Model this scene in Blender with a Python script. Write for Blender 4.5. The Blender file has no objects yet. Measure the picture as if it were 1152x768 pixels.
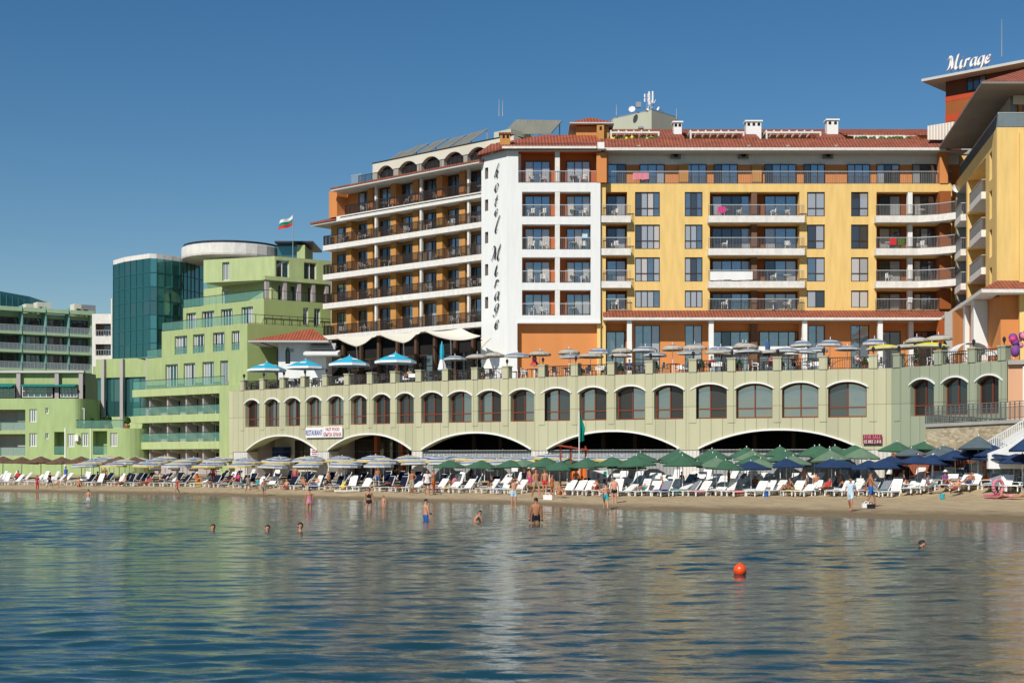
import bpy, math, random
import numpy as np
from mathutils import Vector, Matrix, Euler
random.seed(7)
R = math.radians
F, CX, HY, H = 1600.0, 576.0, 516.0, 2.8      # focal length in photo pixels, principal column, horizon row, eye height
SC = bpy.context.scene
COL = SC.collection
def X(px, Y): return (px - CX) * Y / F
def Z(py, Y): return H + (HY - py) * Y / F

# ---------------------------------------------------------------- materials
M = {}
def newmat(name):
    m = bpy.data.materials.new(name); m.use_nodes = True
    M[name] = m
    nt = m.node_tree
    return m, nt, nt.nodes['Principled BSDF']
def noisecol(nt, b, col, var, scale, coord='Object', detail=4.0, sx=(1, 1, 1)):
    tc = nt.nodes.new('ShaderNodeTexCoord'); mp = nt.nodes.new('ShaderNodeMapping')
    mp.inputs['Scale'].default_value = sx
    n = nt.nodes.new('ShaderNodeTexNoise'); n.inputs['Scale'].default_value = scale; n.inputs['Detail'].default_value = detail
    nt.links.new(tc.outputs[coord], mp.inputs['Vector']); nt.links.new(mp.outputs[0], n.inputs['Vector'])
    r = nt.nodes.new('ShaderNodeValToRGB')
    r.color_ramp.elements[0].position = .3; r.color_ramp.elements[1].position = .7
    r.color_ramp.elements[0].color = [max(0, c * (1 - var)) for c in col] + [1]
    r.color_ramp.elements[1].color = [min(1, c * (1 + var * .6)) for c in col] + [1]
    nt.links.new(n.outputs['Fac'], r.inputs[0])
    if b is not None: nt.links.new(r.outputs[0], b.inputs['Base Color'])
    return tc, n, r
def paint(name, col, rough=.8, var=.08, scale=.6, metal=0., spec=.3, sx=(1, 1, .25)):
    m, nt, b = newmat(name)
    b.inputs['Roughness'].default_value = rough; b.inputs['Metallic'].default_value = metal
    b.inputs['Specular IOR Level'].default_value = spec
    b.inputs['Base Color'].default_value = list(col) + [1]
    if var > 0: noisecol(nt, b, col, var, scale, sx=sx)
    return m
paint('white_wall', (.73, .74, .73), var=.05, scale=1.1, sx=(2.2, 2.2, .3))
paint('white_paint', (.76, .76, .74), rough=.5, var=.03)
paint('slab_white', (.69, .67, .63), var=.12, scale=1.6, sx=(2, 2, 1))
paint('cream_wall', (.60, .57, .48), var=.06)
paint('yellow_wall', (.73, .505, .185), var=.10, scale=1.1, sx=(2.2, 2.2, .35))
paint('orange_wall', (.60, .235, .075), var=.08)
paint('dark_orange_wall', (.52, .13, .03), var=.10)
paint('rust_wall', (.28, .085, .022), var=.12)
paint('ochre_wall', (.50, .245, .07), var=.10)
paint('red_band', (.42, .06, .02), var=.1)
paint('brown_pier', (.17, .085, .05), var=.1)
paint('tower_brown', (.15, .06, .03), var=.12)
paint('grey_wall', (.36, .37, .36), var=.07)
paint('grey_green_wall', (.46, .48, .38), var=.06)
paint('soffit_shaded', (.22, .205, .19), var=.1)  # soffit copy with shade under the wing's overhang painted in, countering bounced light
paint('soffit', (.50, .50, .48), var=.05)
paint('green_wall', (.35, .43, .20), var=.12, scale=1.1, sx=(2, 2, .35))
paint('pale_green_wall', (.40, .48, .235), var=.10, scale=1.1, sx=(2, 2, .35))
paint('green_wall_shaded', (.30, .38, .15), var=.08)  # darker copy of the green wall: shade of the right-hand faces put into colour
paint('mauve_wall', (.40, .36, .36), var=.1)
paint('taupe_wall', (.33, .27, .24), var=.1)
paint('annex_green', (.35, .46, .21), var=.10, scale=1.1, sx=(2, 2, .35))
paint('pink_wall', (.60, .34, .20), var=.08)
paint('teal_steel', (.02, .12, .125), rough=.4, var=.1)
paint('hotel_green', (.36, .50, .33), var=.1)
paint('fin_teal', (.16, .36, .33), var=.1)
paint('frame_brown', (.055, .028, .018), rough=.4, var=0)
paint('frame_rust', (.17, .045, .022), rough=.4, var=0)
paint('frame_white', (.70, .72, .72), rough=.4, var=0)
paint('frame_dark', (.03, .03, .035), rough=.4, var=0)
paint('rail_light', (.55, .57, .58), rough=.35, var=0, metal=.3)
paint('rail_dark', (.035, .026, .022), rough=.5, var=0)
paint('rail_grey', (.16, .165, .17), rough=.4, var=0, metal=.3)
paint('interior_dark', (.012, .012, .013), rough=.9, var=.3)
paint('interior_grey', (.22, .20, .18), rough=.9, var=.3)
paint('plastic_white', (.80, .80, .78), rough=.4, var=.03, spec=.5)
paint('cloth_navy', (.008, .013, .034), rough=.85, var=.15, spec=.1)
paint('cloth_blue', (.03, .12, .40), rough=.85, var=.1, spec=.1)
paint('cloth_grey', (.20, .22, .25), rough=.9, var=.15)
paint('canopy_navy', (.018, .042, .105), rough=.8, var=.22, spec=.2, scale=1.5)
paint('canopy_faded', (.09, .125, .14), rough=.8, var=.2, spec=.2, scale=1.5)
paint('canopy_green', (.05, .125, .075), rough=.8, var=.18, spec=.2, scale=1.5)
paint('canopy_pale', (.125, .20, .13), rough=.8, var=.18, spec=.2, scale=1.5)
paint('canopy_stripe_blue', (.06, .115, .25), rough=.8, var=.2, spec=.1, scale=2)
paint('canopy_stripe_white', (.46, .47, .44), rough=.8, var=.12, spec=.1, scale=2)
paint('canopy_stripe_yellow', (.52, .40, .14), rough=.8, var=.12, spec=.1, scale=2)
paint('canopy_tan', (.40, .35, .27), rough=.85, var=.15, scale=2)
paint('canopy_yellow', (.62, .55, .06), rough=.8, var=.1, spec=.1)
paint('canopy_turquoise', (.03, .38, .55), rough=.7, var=.1, spec=.2)
paint('straw', (.13, .078, .05), rough=.95, var=.45, scale=6)
paint('wood_dark', (.09, .05, .03), rough=.8, var=.2)
paint('wood_red', (.30, .085, .04), rough=.8, var=.2)
paint('metal_red', (.33, .05, .03), rough=.5, var=.1)
paint('cloth_orange', (.72, .17, .03), rough=.8, var=.1)
paint('cloth_pink', (.62, .22, .28), rough=.9, var=.1)
paint('cloth_red', (.50, .035, .04), rough=.9, var=.1)
paint('cloth_white', (.75, .75, .75), rough=.9, var=.05)
paint('cloth_turquoise', (.03, .38, .45), rough=.9, var=.1)
paint('cloth_paleblue', (.48, .62, .72), rough=.9, var=.05)
paint('cloth_tan', (.35, .30, .20), rough=.9, var=.05)
paint('cloth_black', (.015, .014, .018), rough=.9, var=.1)
paint('cloth_purple', (.18, .06, .24), rough=.7, var=.1)
paint('cloth_magenta', (.55, .05, .20), rough=.5, var=.1)
paint('cloth_yellow', (.75, .55, .05), rough=.7, var=.05)
paint('sail_cloth', (.66, .63, .54), rough=.8, var=.05)
paint('flag_green', (.0, .22, .16), rough=.8, var=.05)
paint('flag_red', (.55, .04, .03), rough=.8, var=.05)
paint('buoy_red', (.80, .075, .01), rough=.35, var=.05, spec=.5)
paint('pot_clay', (.30, .11, .05), rough=.9, var=.1)
paint('leaf_dark', (.03, .075, .022), rough=.8, var=.3, scale=5)
paint('leaf_light', (.07, .13, .03), rough=.8, var=.3, scale=5)
paint('sign_blue', (.05, .06, .30), rough=.6, var=0)
paint('sign_red', (.42, .02, .06), rough=.6, var=0)
paint('sign_maroon', (.20, .015, .04), rough=.6, var=0)
paint('metal_galv', (.35, .36, .37), rough=.4, var=.1, metal=.4)
paint('panel_solar', (.20, .20, .16), rough=.45, var=.12, spec=.5)
paint('concrete', (.36, .35, .32), rough=.9, var=.12)
paint('awning_stripe', (.60, .50, .36), rough=.9, var=.1)
paint('awning_teal', (.01, .17, .15), rough=.8, var=.1)
paint('hair_dark', (.02, .013, .01), rough=.6, var=0)
paint('hair_brown', (.07, .04, .02), rough=.6, var=0)
paint('hair_light', (.32, .22, .10), rough=.6, var=0)
for i, c in enumerate([(.44, .20, .115), (.34, .145, .075), (.54, .27, .17), (.27, .11, .055)]):
    paint('skin_%d' % i, c, rough=.55, var=.05, scale=6, sx=(1, 1, 1))

def glassmat(name, base, tint, fac, rough=.04):
    m, nt, b = newmat(name)
    b.inputs['Base Color'].default_value = list(base) + [1]; b.inputs['Roughness'].default_value = .6
    g = nt.nodes.new('ShaderNodeBsdfGlossy'); g.inputs['Color'].default_value = list(tint) + [1]; g.inputs['Roughness'].default_value = rough
    tc = nt.nodes.new('ShaderNodeTexCoord'); n = nt.nodes.new('ShaderNodeTexNoise'); n.inputs['Scale'].default_value = .8
    bp = nt.nodes.new('ShaderNodeBump'); bp.inputs['Strength'].default_value = .12; bp.inputs['Distance'].default_value = .12
    nt.links.new(tc.outputs['Object'], n.inputs['Vector']); nt.links.new(n.outputs['Fac'], bp.inputs['Height']); nt.links.new(bp.outputs[0], g.inputs['Normal'])
    mx = nt.nodes.new('ShaderNodeMixShader'); mx.inputs[0].default_value = fac
    nt.links.new(b.outputs[0], mx.inputs[1]); nt.links.new(g.outputs[0], mx.inputs[2])
    nt.links.new(mx.outputs[0], nt.nodes['Material Output'].inputs['Surface'])
    return m
glassmat('glass_blue', (.04, .05, .06), (.66, .76, .84), .38)
glassmat('glass_dark', (.012, .014, .016), (.5, .6, .68), .16)
glassmat('glass_black', (.010, .009, .009), (.5, .5, .5), .06)
glassmat('glass_curtain', (.34, .35, .36), (.6, .7, .8), .22)
glassmat('glass_drape', (.50, .46, .42), (.6, .7, .8), .15)
glassmat('glass_teal', (.006, .065, .068), (.22, .52, .55), .22)
glassmat('glass_teal_light', (.02, .15, .155), (.35, .62, .62), .28)
glassmat('glass_aqua', (.01, .055, .06), (.4, .65, .65), .22)
def railglass(name, col, opac):
    m, nt, b = newmat(name)
    b.inputs['Base Color'].default_value = list(col) + [1]; b.inputs['Roughness'].default_value = .15
    t = nt.nodes.new('ShaderNodeBsdfTransparent'); mx = nt.nodes.new('ShaderNodeMixShader'); mx.inputs[0].default_value = opac
    nt.links.new(t.outputs[0], mx.inputs[1]); nt.links.new(b.outputs[0], mx.inputs[2])
    nt.links.new(mx.outputs[0], nt.nodes['Material Output'].inputs['Surface'])
railglass('rail_glass', (.14, .34, .28), .34)
railglass('rail_glass_clear', (.30, .38, .42), .35)

def tilemat(name, col, period=.30):
    m, nt, b = newmat(name); b.inputs['Roughness'].default_value = .8
    tc, n, r = noisecol(nt, None, col, .28, 1.6, detail=8)
    w = nt.nodes.new('ShaderNodeTexWave'); w.wave_type = 'BANDS'; w.bands_direction = 'X'
    w.inputs['Scale'].default_value = 1 / period / 3.1; w.inputs['Distortion'].default_value = .3
    nt.links.new(tc.outputs['Object'], w.inputs['Vector'])
    mx = nt.nodes.new('ShaderNodeMixRGB'); mx.blend_type = 'MULTIPLY'; mx.inputs[0].default_value = .5
    nt.links.new(r.outputs[0], mx.inputs[1]); nt.links.new(w.outputs['Color'], mx.inputs[2])
    nt.links.new(mx.outputs[0], b.inputs['Base Color'])
    bp = nt.nodes.new('ShaderNodeBump'); bp.inputs['Strength'].default_value = .6; bp.inputs['Distance'].default_value = .06
    nt.links.new(w.outputs['Fac'], bp.inputs['Height']); nt.links.new(bp.outputs[0], b.inputs['Normal'])
tilemat('roof_tile', (.34, .095, .05))
tilemat('roof_tile_bright', (.42, .10, .045))
tilemat('roof_tile_dull', (.23, .085, .055))

def gridmat(name, col, jcol, bw, bh, mort, var=.06, cs='x', rough=.7, offs=0., bumpd=0.):
    """panel joints: brick texture read in the object's own x/z plane"""
    m, nt, b = newmat(name); b.inputs['Roughness'].default_value = rough
    tc, n, r = noisecol(nt, None, col, var, .5, sx=(1.5, 1.5, .3))
    sp = nt.nodes.new('ShaderNodeSeparateXYZ'); cb = nt.nodes.new('ShaderNodeCombineXYZ')
    nt.links.new(tc.outputs['Object'], sp.inputs[0]); nt.links.new(sp.outputs[0], cb.inputs[0]); nt.links.new(sp.outputs[2], cb.inputs[1])
    br = nt.nodes.new('ShaderNodeTexBrick'); br.offset = offs; br.inputs['Scale'].default_value = 1
    br.inputs['Brick Width'].default_value = bw; br.inputs['Row Height'].default_value = bh; br.inputs['Mortar Size'].default_value = mort
    br.inputs['Color2'].default_value = (.8, .8, .8, 1); br.inputs['Color1'].default_value = (1, 1, 1, 1)
    br.inputs['Mortar'].default_value = list(jcol) + [1]; br.inputs['Mortar Smooth'].default_value = .2
    br.inputs['Bias'].default_value = -.4
    nt.links.new(cb.outputs[0], br.inputs['Vector'])
    mx = nt.nodes.new('ShaderNodeMixRGB'); mx.blend_type = 'MULTIPLY'; mx.inputs[0].default_value = 1
    nt.links.new(r.outputs[0], mx.inputs[1]); nt.links.new(br.outputs['Color'], mx.inputs[2])
    nt.links.new(mx.outputs[0], b.inputs['Base Color'])
    if bumpd:
        bp = nt.nodes.new('ShaderNodeBump'); bp.inputs['Strength'].default_value = .7; bp.inputs['Distance'].default_value = bumpd
        nt.links.new(br.outputs['Fac'], bp.inputs['Height']); bp.invert = True; nt.links.new(bp.outputs[0], b.inputs['Normal'])
gridmat('cladding', (.47, .455, .30), (.45, .45, .40), .82, 3.3, .022, var=.06)
gridmat('cladding_green_shaded', (.315, .35, .25), (.45, .45, .40), .82, 3.3, .022, var=.06)  # greener cladding copy; weaker light on the turned right-hand segment darkened into its colour
m, nt, b = newmat('stone'); b.inputs['Roughness'].default_value = .95
tc = nt.nodes.new('ShaderNodeTexCoord'); mp = nt.nodes.new('ShaderNodeMapping'); mp.inputs['Scale'].default_value = (3.4, 3.4, 6.5); nt.links.new(tc.outputs['Object'], mp.inputs[0])
vo = nt.nodes.new('ShaderNodeTexVoronoi'); vo.inputs['Scale'].default_value = 1; nt.links.new(mp.outputs[0], vo.inputs['Vector'])
rp = nt.nodes.new('ShaderNodeValToRGB'); rp.color_ramp.elements[0].color = (.27, .21, .13, 1); rp.color_ramp.elements[1].color = (.55, .47, .33, 1); nt.links.new(vo.outputs['Color'], rp.inputs[0])
vd = nt.nodes.new('ShaderNodeTexVoronoi'); vd.feature = 'DISTANCE_TO_EDGE'; vd.inputs['Scale'].default_value = 1; nt.links.new(mp.outputs[0], vd.inputs['Vector'])
bp = nt.nodes.new('ShaderNodeBump'); bp.inputs['Strength'].default_value = .8; bp.inputs['Distance'].default_value = .04; nt.links.new(vd.outputs['Distance'], bp.inputs['Height']); nt.links.new(bp.outputs[0], b.inputs['Normal']); nt.links.new(rp.outputs[0], b.inputs['Base Color'])
gridmat('corrugated', (.33, .345, .35), (.66, .67, .7), .28, 9., .05, var=.08, rough=.5)
gridmat('corrugated_white', (.64, .62, .57), (.7, .7, .7), .28, 9., .04, var=.06, rough=.5)

# ---------------------------------------------------------------- mesh builder
class MB:
    def __init__(s): s.v = []; s.f = []; s.m = []; s.names = []
    def mi(s, m):
        if m not in s.names: s.names.append(m)
        return s.names.index(m)
    def poly(s, pts, m):
        i = len(s.v); s.v += [tuple(p) for p in pts]; s.f.append(list(range(i, i + len(pts)))); s.m.append(s.mi(m))
    def box(s, x0, x1, y0, y1, z0, z1, m):
        i = len(s.v); k = s.mi(m)
        s.v += [(x0, y0, z0), (x1, y0, z0), (x1, y1, z0), (x0, y1, z0), (x0, y0, z1), (x1, y0, z1), (x1, y1, z1), (x0, y1, z1)]
        for q in ((0, 3, 2, 1), (4, 5, 6, 7), (0, 1, 5, 4), (1, 2, 6, 5), (2, 3, 7, 6), (3, 0, 4, 7)):
            s.f.append([i + a for a in q]); s.m.append(k)
    def prism(s, poly, z0, z1, m, cap=None):
        n = len(poly); i = len(s.v); k = s.mi(m); kc = s.mi(cap or m)
        zz0 = z0 if hasattr(z0, '__len__') else [z0] * n; zz1 = z1 if hasattr(z1, '__len__') else [z1] * n
        s.v += [(p[0], p[1], zz0[j]) for j, p in enumerate(poly)] + [(p[0], p[1], zz1[j]) for j, p in enumerate(poly)]
        s.f.append([i + j for j in range(n)][::-1]); s.m.append(k)
        s.f.append([i + n + j for j in range(n)]); s.m.append(kc)
        for j in range(n):
            s.f.append([i + j, i + (j + 1) % n, i + n + (j + 1) % n, i + n + j]); s.m.append(k)
    def tube(s, p0, p1, r0, m, r1=None, n=6, cap=True):
        r1 = r0 if r1 is None else r1
        p0 = Vector(p0); p1 = Vector(p1); d = (p1 - p0)
        if d.length < 1e-6: return
        d.normalize(); a = d.orthogonal().normalized(); b = d.cross(a)
        i = len(s.v); k = s.mi(m)
        for j in range(n):
            t = 2 * math.pi * j / n; o = a * math.cos(t) + b * math.sin(t)
            s.v.append(tuple(p0 + o * r0)); s.v.append(tuple(p1 + o * r1))
        for j in range(n):
            q = (j + 1) % n; s.f.append([i + 2 * j, i + 2 * q, i + 2 * q + 1, i + 2 * j + 1]); s.m.append(k)
        if cap:
            s.f.append([i + 2 * j for j in range(n)][::-1]); s.m.append(k)
            s.f.append([i + 2 * j + 1 for j in range(n)]); s.m.append(k)
    def lathe(s, prof, m, n=10, c=(0, 0, 0), rot=0., ms=None):
        """prof: list of (r, z); ms: material per ring"""
        i = len(s.v)
        for r, z in prof:
            for j in range(n):
                t = 2 * math.pi * j / n + rot; s.v.append((c[0] + r * math.cos(t), c[1] + r * math.sin(t), c[2] + z))
        for a in range(len(prof) - 1):
            k = s.mi(ms[a] if ms else m)
            for j in range(n):
                q = (j + 1) % n
                s.f.append([i + a * n + j, i + a * n + q, i + (a + 1) * n + q, i + (a + 1) * n + j]); s.m.append(k)
    def ball(s, c, r, m, n=8, sz=1.):
        pr = [(max(.001, r * math.sin(math.pi * k / 6)), r * sz * math.cos(math.pi * k / 6)) for k in range(7)]
        s.lathe(pr, m, n, c)
    def mesh(s, name):
        me = bpy.data.meshes.new(name); me.from_pydata(s.v, [], s.f)
        for n in s.names: me.materials.append(M[n])
        me.polygons.foreach_set('material_index', s.m); me.update(); me.validate()
        return me
    def build(s, name, parent=None, loc=(0, 0, 0), rz=0., smooth=False):
        me = s.mesh(name)
        if smooth: me.polygons.foreach_set('use_smooth', [True] * len(me.polygons))
        return inst(me, name, parent, loc, rz)
def inst(me, name, parent=None, loc=(0, 0, 0), rz=0., scale=None):
    o = bpy.data.objects.new(name, me); COL.objects.link(o); o.location = loc
    if rz: o.rotation_euler = (0, 0, rz)
    if scale: o.scale = scale
    if parent is not None: o.parent = parent
    return o
def boxes(name, parent, lst, loc=(0, 0, 0), rz=0.):
    """each (x0, x1, y0, y1, z0, z1, material) becomes a part of its own"""
    for q in lst:
        m_ = MB(); x0, y0, z0 = q[0], q[2], q[4]
        m_.box(*q); m_.build(name, parent, loc, rz)
def tag(o, label=None, cat=None, group=None, kind=None):
    if label: o['label'] = label
    if cat: o['category'] = cat
    if group: o['group'] = group
    if kind: o['kind'] = kind
    return o
def thing(name, label, cat, loc=(0, 0, 0), rz=0., group=None):
    o = bpy.data.objects.new(name, None); COL.objects.link(o); o.location = loc; o.rotation_euler = (0, 0, rz)
    return tag(o, label, cat, group)
def dup(root, loc, rz=0., label=None, group=None, scale=None, rot=None):
    r = root.copy(); COL.objects.link(r); r.location = loc
    r.rotation_euler = rot if rot else (0, 0, rz)
    if label: r['label'] = label
    if group: r['group'] = group
    if scale: r.scale = scale
    for ch in list(root.children):
        c = ch.copy(); COL.objects.link(c); c.parent = r
        for g in list(ch.children):
            d = g.copy(); COL.objects.link(d); d.parent = c
    return r
ONES = ['zeroth', 'first', 'second', 'third', 'fourth', 'fifth', 'sixth', 'seventh', 'eighth', 'ninth', 'tenth', 'eleventh', 'twelfth', 'thirteenth',
        'fourteenth', 'fifteenth', 'sixteenth', 'seventeenth', 'eighteenth', 'nineteenth']
TENS = ['', '', 'twenty', 'thirty', 'forty', 'fifty', 'sixty', 'seventy', 'eighty', 'ninety']
TENTH = ['', '', 'twentieth', 'thirtieth', 'fortieth', 'fiftieth', 'sixtieth', 'seventieth', 'eightieth', 'ninetieth']
def nth(n):
    if n < 20: return ONES[n]
    return TENTH[n // 10] if n % 10 == 0 else TENS[n // 10] + '-' + ONES[n % 10]
class Fac:
    """a vertical facade plane: p0 + s*u, y into the building"""
    def __init__(f, p0, th): f.p = p0; f.th = th; f.u = (math.cos(th), math.sin(th)); f.w = (-math.sin(th), math.cos(th))
    def s(f, px, y=0.):
        r = (px - CX) / F; a = f.p[0] + y * f.w[0]; b = f.p[1] + y * f.w[1]
        return (r * b - a) / (f.u[0] - r * f.u[1])
    def pt(f, s, y=0.): return (f.p[0] + s * f.u[0] + y * f.w[0], f.p[1] + s * f.u[1] + y * f.w[1])
    def z(f, px, py, y=0.): return Z(py, f.pt(f.s(px, y), y)[1])
    def loc(f, root): return (f.p[0] - root.location.x, f.p[1] - root.location.y, -root.location.z)
def fac2(a, b):
    return Fac(a, math.atan2(b[1] - a[1], b[0] - a[0])), math.hypot(b[0] - a[0], b[1] - a[1])

def wall(mb, s0, s1, z0, z1, ops, m, y=0., nseg=10):
    """front skin of a wall with rectangular or arched openings, each with reveals and a back"""
    cuts = {round(s0, 4), round(s1, 4)}
    for o in ops:
        n = nseg if o.get('rise', 0) else 1
        for k in range(n + 1): cuts.add(round(o['a'] + (o['b'] - o['a']) * k / n, 4))
    cuts = sorted(c for c in cuts if s0 - 1e-4 <= c <= s1 + 1e-4)
    def top(o, s):
        r = o.get('rise', 0)
        if not r: return o['t']
        t = (s - o['a']) / (o['b'] - o['a']) * 2 - 1
        return o['t'] + r * (1 - abs(t) ** 2.2)
    for a, b in zip(cuts, cuts[1:]):
        if b - a < 1e-4: continue
        cov = sorted([o for o in ops if o['a'] <= a + 2e-4 and o['b'] >= b - 2e-4], key=lambda o: o['z'])
        la = lb = z0
        for o in cov:
            if o['z'] - la > 1e-3 or o['z'] - lb > 1e-3:
                mb.poly([(a, y, la), (b, y, lb), (b, y, o['z']), (a, y, o['z'])], m)
            la, lb = top(o, a), top(o, b)
            d = o.get('d', .3); rv = o.get('rev', m)
            if d > 0:
                mb.poly([(a, y, o['z']), (b, y, o['z']), (b, y + d, o['z']), (a, y + d, o['z'])], rv)
                mb.poly([(a, y, la), (b, y, lb), (b, y + d, lb), (a, y + d, la)], rv)
                if o.get('back'): mb.poly([(a, y + d, o['z']), (b, y + d, o['z']), (b, y + d, lb), (a, y + d, la)], o['back'])
        mb.poly([(a, y, la), (b, y, lb), (b, y, z1), (a, y, z1)], m)
    for o in ops:
        d = o.get('d', .3); rv = o.get('rev', m)
        if d > 0:
            for e in (o['a'], o['b']):
                mb.poly([(e, y, o['z']), (e, y + d, o['z']), (e, y + d, o['t']), (e, y, o['t'])], rv)

WC = {}
def window(parent, x, y, z, w, h, cols=2, frame='frame_brown', glass=('glass_blue', 'glass_blue', 'glass_dark'), transom=None, fr=.07, rise=0., nvar=4, name='window', thick=.06):
    """framed window, leaf by leaf; meshes are shared between windows of one size"""
    key = (round(w, 1), round(h, 1), cols, frame, tuple(glass), transom, rise, fr, random.randrange(nvar))
    if key not in WC:
        mb = MB(); w_, h_ = w, h
        def tp(s): return h_ + rise * (1 - abs(2 * s / w_ - 1) ** 2.2) if rise else h_
        cw = w_ / cols
        for c in range(cols):
            g = random.choice(glass); n = 5 if rise else 1
            for k in range(n):
                a = c * cw + cw * k / n; b = c * cw + cw * (k + 1) / n
                mb.poly([(a, 0, 0), (b, 0, 0), (b, 0, tp(b)), (a, 0, tp(a))], g)
        for c in range(cols + 1):
            xx = min(max(c * cw, fr / 2), w_ - fr / 2)
            mb.box(xx - fr / 2, xx + fr / 2, -thick, -.004, 0, tp(xx) - .01, frame)
        mb.box(0, w_, -thick + .004, -.006, 0, fr, frame)
        if transom: mb.box(0, w_, -thick + .003, -.005, h_ * transom - fr / 2, h_ * transom + fr / 2, frame)
        if rise:
            for k in range(8):
                a, b = w_ * k / 8, w_ * (k + 1) / 8
                mb.prism([(a, -thick), (b, -thick), (b, -.003), (a, -.003)], [tp(a) - fr * 1.6, tp(b) - fr * 1.6] + [tp(b) - fr * 1.6, tp(a) - fr * 1.6], [tp(a), tp(b), tp(b), tp(a)], frame)
        else: mb.box(0, w_, -thick + .002, -.007, h_ - fr, h_, frame)
        WC[key] = mb.mesh(name)
    return inst(WC[key], name, parent, (x, y, z))
RC = {}
def rail_mesh(L, h, bar, top, gap=.14, glass=None, br=.014):
    key = (round(L, 2), h, bar, top, gap, glass, br)
    if key not in RC:
        mb = MB()
        mb.box(0, L, -.03, .03, h - .05, h, top); mb.box(0, L, -.015, .015, .06, .09, bar)
        if glass: mb.box(.02, L - .02, -.006, .006, .09, h - .05, glass)
        n = max(1, int(L / gap))
        for k in range(n + 1):
            xx = min(max(L * k / n, .02), L - .02); r = br if (k % 8 or glass) else br * 1.6
            mb.box(xx - r, xx + r, -r, r, 0, h - .05, bar)
        RC[key] = mb.mesh('railing')
    return RC[key]
def rail(parent, a, b, z, h=1.0, bar='rail_grey', top='rail_light', **k):
    L = math.hypot(b[0] - a[0], b[1] - a[1])
    if L < .1: return
    return inst(rail_mesh(L, h, bar, top, **k), 'railing', parent, (a[0], a[1], z), math.atan2(b[1] - a[1], b[0] - a[0]))
def text_mesh(body, w, h, mat, name='lettering', ext=.01, font_shear=0.):
    cu = bpy.data.curves.new(name, 'FONT'); cu.body = body; cu.align_x = 'CENTER'; cu.align_y = 'CENTER'; cu.extrude = ext; cu.shear = font_shear
    cu.resolution_u = 2
    o = bpy.data.objects.new('tmp', cu); COL.objects.link(o)
    dg = bpy.context.evaluated_depsgraph_get(); me = bpy.data.meshes.new_from_object(o.evaluated_get(dg))
    bpy.data.objects.remove(o); me.name = name
    co = np.array([v.co[:] for v in me.vertices]); mn, mx = co.min(0), co.max(0)
    sx, sy = w / (mx[0] - mn[0]), h / (mx[1] - mn[1]); c = (mn + mx) / 2
    for v in me.vertices:   # stand the text up in the x/z plane
        x, y, z = v.co; v.co = ((x - c[0]) * sx, -z, (y - c[1]) * sy)
    me.materials.clear(); me.materials.append(M[mat]); return me
# ================================================================ the main hotel
ZD = 9.1                                            # terrace deck level
hotel = thing('hotel_building', 'large yellow, white and orange hotel with red tiled roofs above the arched terrace', 'hotel', (8, 130, ZD))
def section(name, fac, mb, root=hotel): return mb.build(name, root, fac.loc(root), fac.th)
chair_spots = []                                    # (world x, y, z, rot, text) for balcony furniture
LV = [9.1, 15.1, 18.05, 21.0, 24.0, 26.95]          # floor levels
FLN = ['ground', 'first', 'second', 'third', 'fourth', 'fifth', 'top']
# ---- yellow wing
yf = Fac((X(678, 128), 128), 0.0)
def ys(px, y=0.): return yf.s(px, y)
def yz(py): return Z(py, 128)
mb = MB()
L = ys(1071)
rows = [(216, 245), (252.6, 281.6), (289.4, 318.2), (326.6, 348)]
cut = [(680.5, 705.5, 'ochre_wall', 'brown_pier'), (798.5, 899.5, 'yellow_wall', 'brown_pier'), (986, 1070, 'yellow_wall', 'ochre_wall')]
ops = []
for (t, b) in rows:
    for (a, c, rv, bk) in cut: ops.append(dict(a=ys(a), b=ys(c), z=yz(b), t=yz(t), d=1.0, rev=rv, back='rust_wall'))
wins = [(714.4, 742.4, 4), (770.4, 790.4, 3), (908, 928, 2), (957.5, 977, 2)]
for i, (t, b) in enumerate(rows):
    bb = b - 1.5 if i < 3 else 346
    for (a, c, n) in wins: ops.append(dict(a=ys(a), b=ys(c), z=yz(bb), t=yz(t), d=.16))
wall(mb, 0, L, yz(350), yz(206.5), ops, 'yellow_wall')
mb.box(0, L, 0, 1.5, yz(206.5) - .02, yz(206.5) + .001, 'concrete')
mb.box(.02, L + 4, 1.52, 13, ZD, 30.5, 'yellow_wall')                # body of the block
mb.box(-.1, .5, -.03, 1.4, yz(206), yz(170), 'orange_wall')
yw = section('yellow_wing', yf, mb)
# top floor back wall and doors
mb = MB()
zt0, zt1 = yz(206.5), yz(163)
mb.poly([(0, 1.2, zt0), (L + 1, 1.2, zt0), (L + 1, 1.2, zt0 + 1.95), (0, 1.2, zt0 + 1.95)], 'orange_wall')
mb.poly([(0, 1.2, zt0 + 1.95), (L + 1, 1.2, zt0 + 1.95), (L + 1, 1.2, zt1 + .3), (0, 1.2, zt1 + .3)], 'white_wall')
mb.box(ys(1057), ys(1066), -.1, .7, zt0, zt1, 'orange_wall')
for px in (717, 840, 884, 938): mb.box(ys(px), ys(px) + .25, -.4, 1.19, zt1 - .35, zt1 - .1, 'grey_wall')
for px in (765, 848): mb.box(ys(px), ys(px + 11), .9, 1.19, zt0, zt0 + 1.9, 'ochre_wall')
tf = mb.build('penthouse_floor', hotel, yf.loc(hotel))
for (a, c, n) in [(683.7, 704.5, 2), (719.6, 748, 3), (769, 795, 3), (803, 830, 3), (860, 896, 4), (904, 928, 3), (953, 979, 3), (986, 1012, 3), (1026, 1053, 3)]:
    window(tf, ys(a, 1.15), 1.15, zt0 + .02, ys(c) - ys(a), 1.95, n, glass=('glass_blue', 'glass_blue', 'glass_curtain', 'glass_dark'), name='balcony_door')
rail(tf, (.5, .06), (L, .06), zt0, 1.12, gap=.16)
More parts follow.
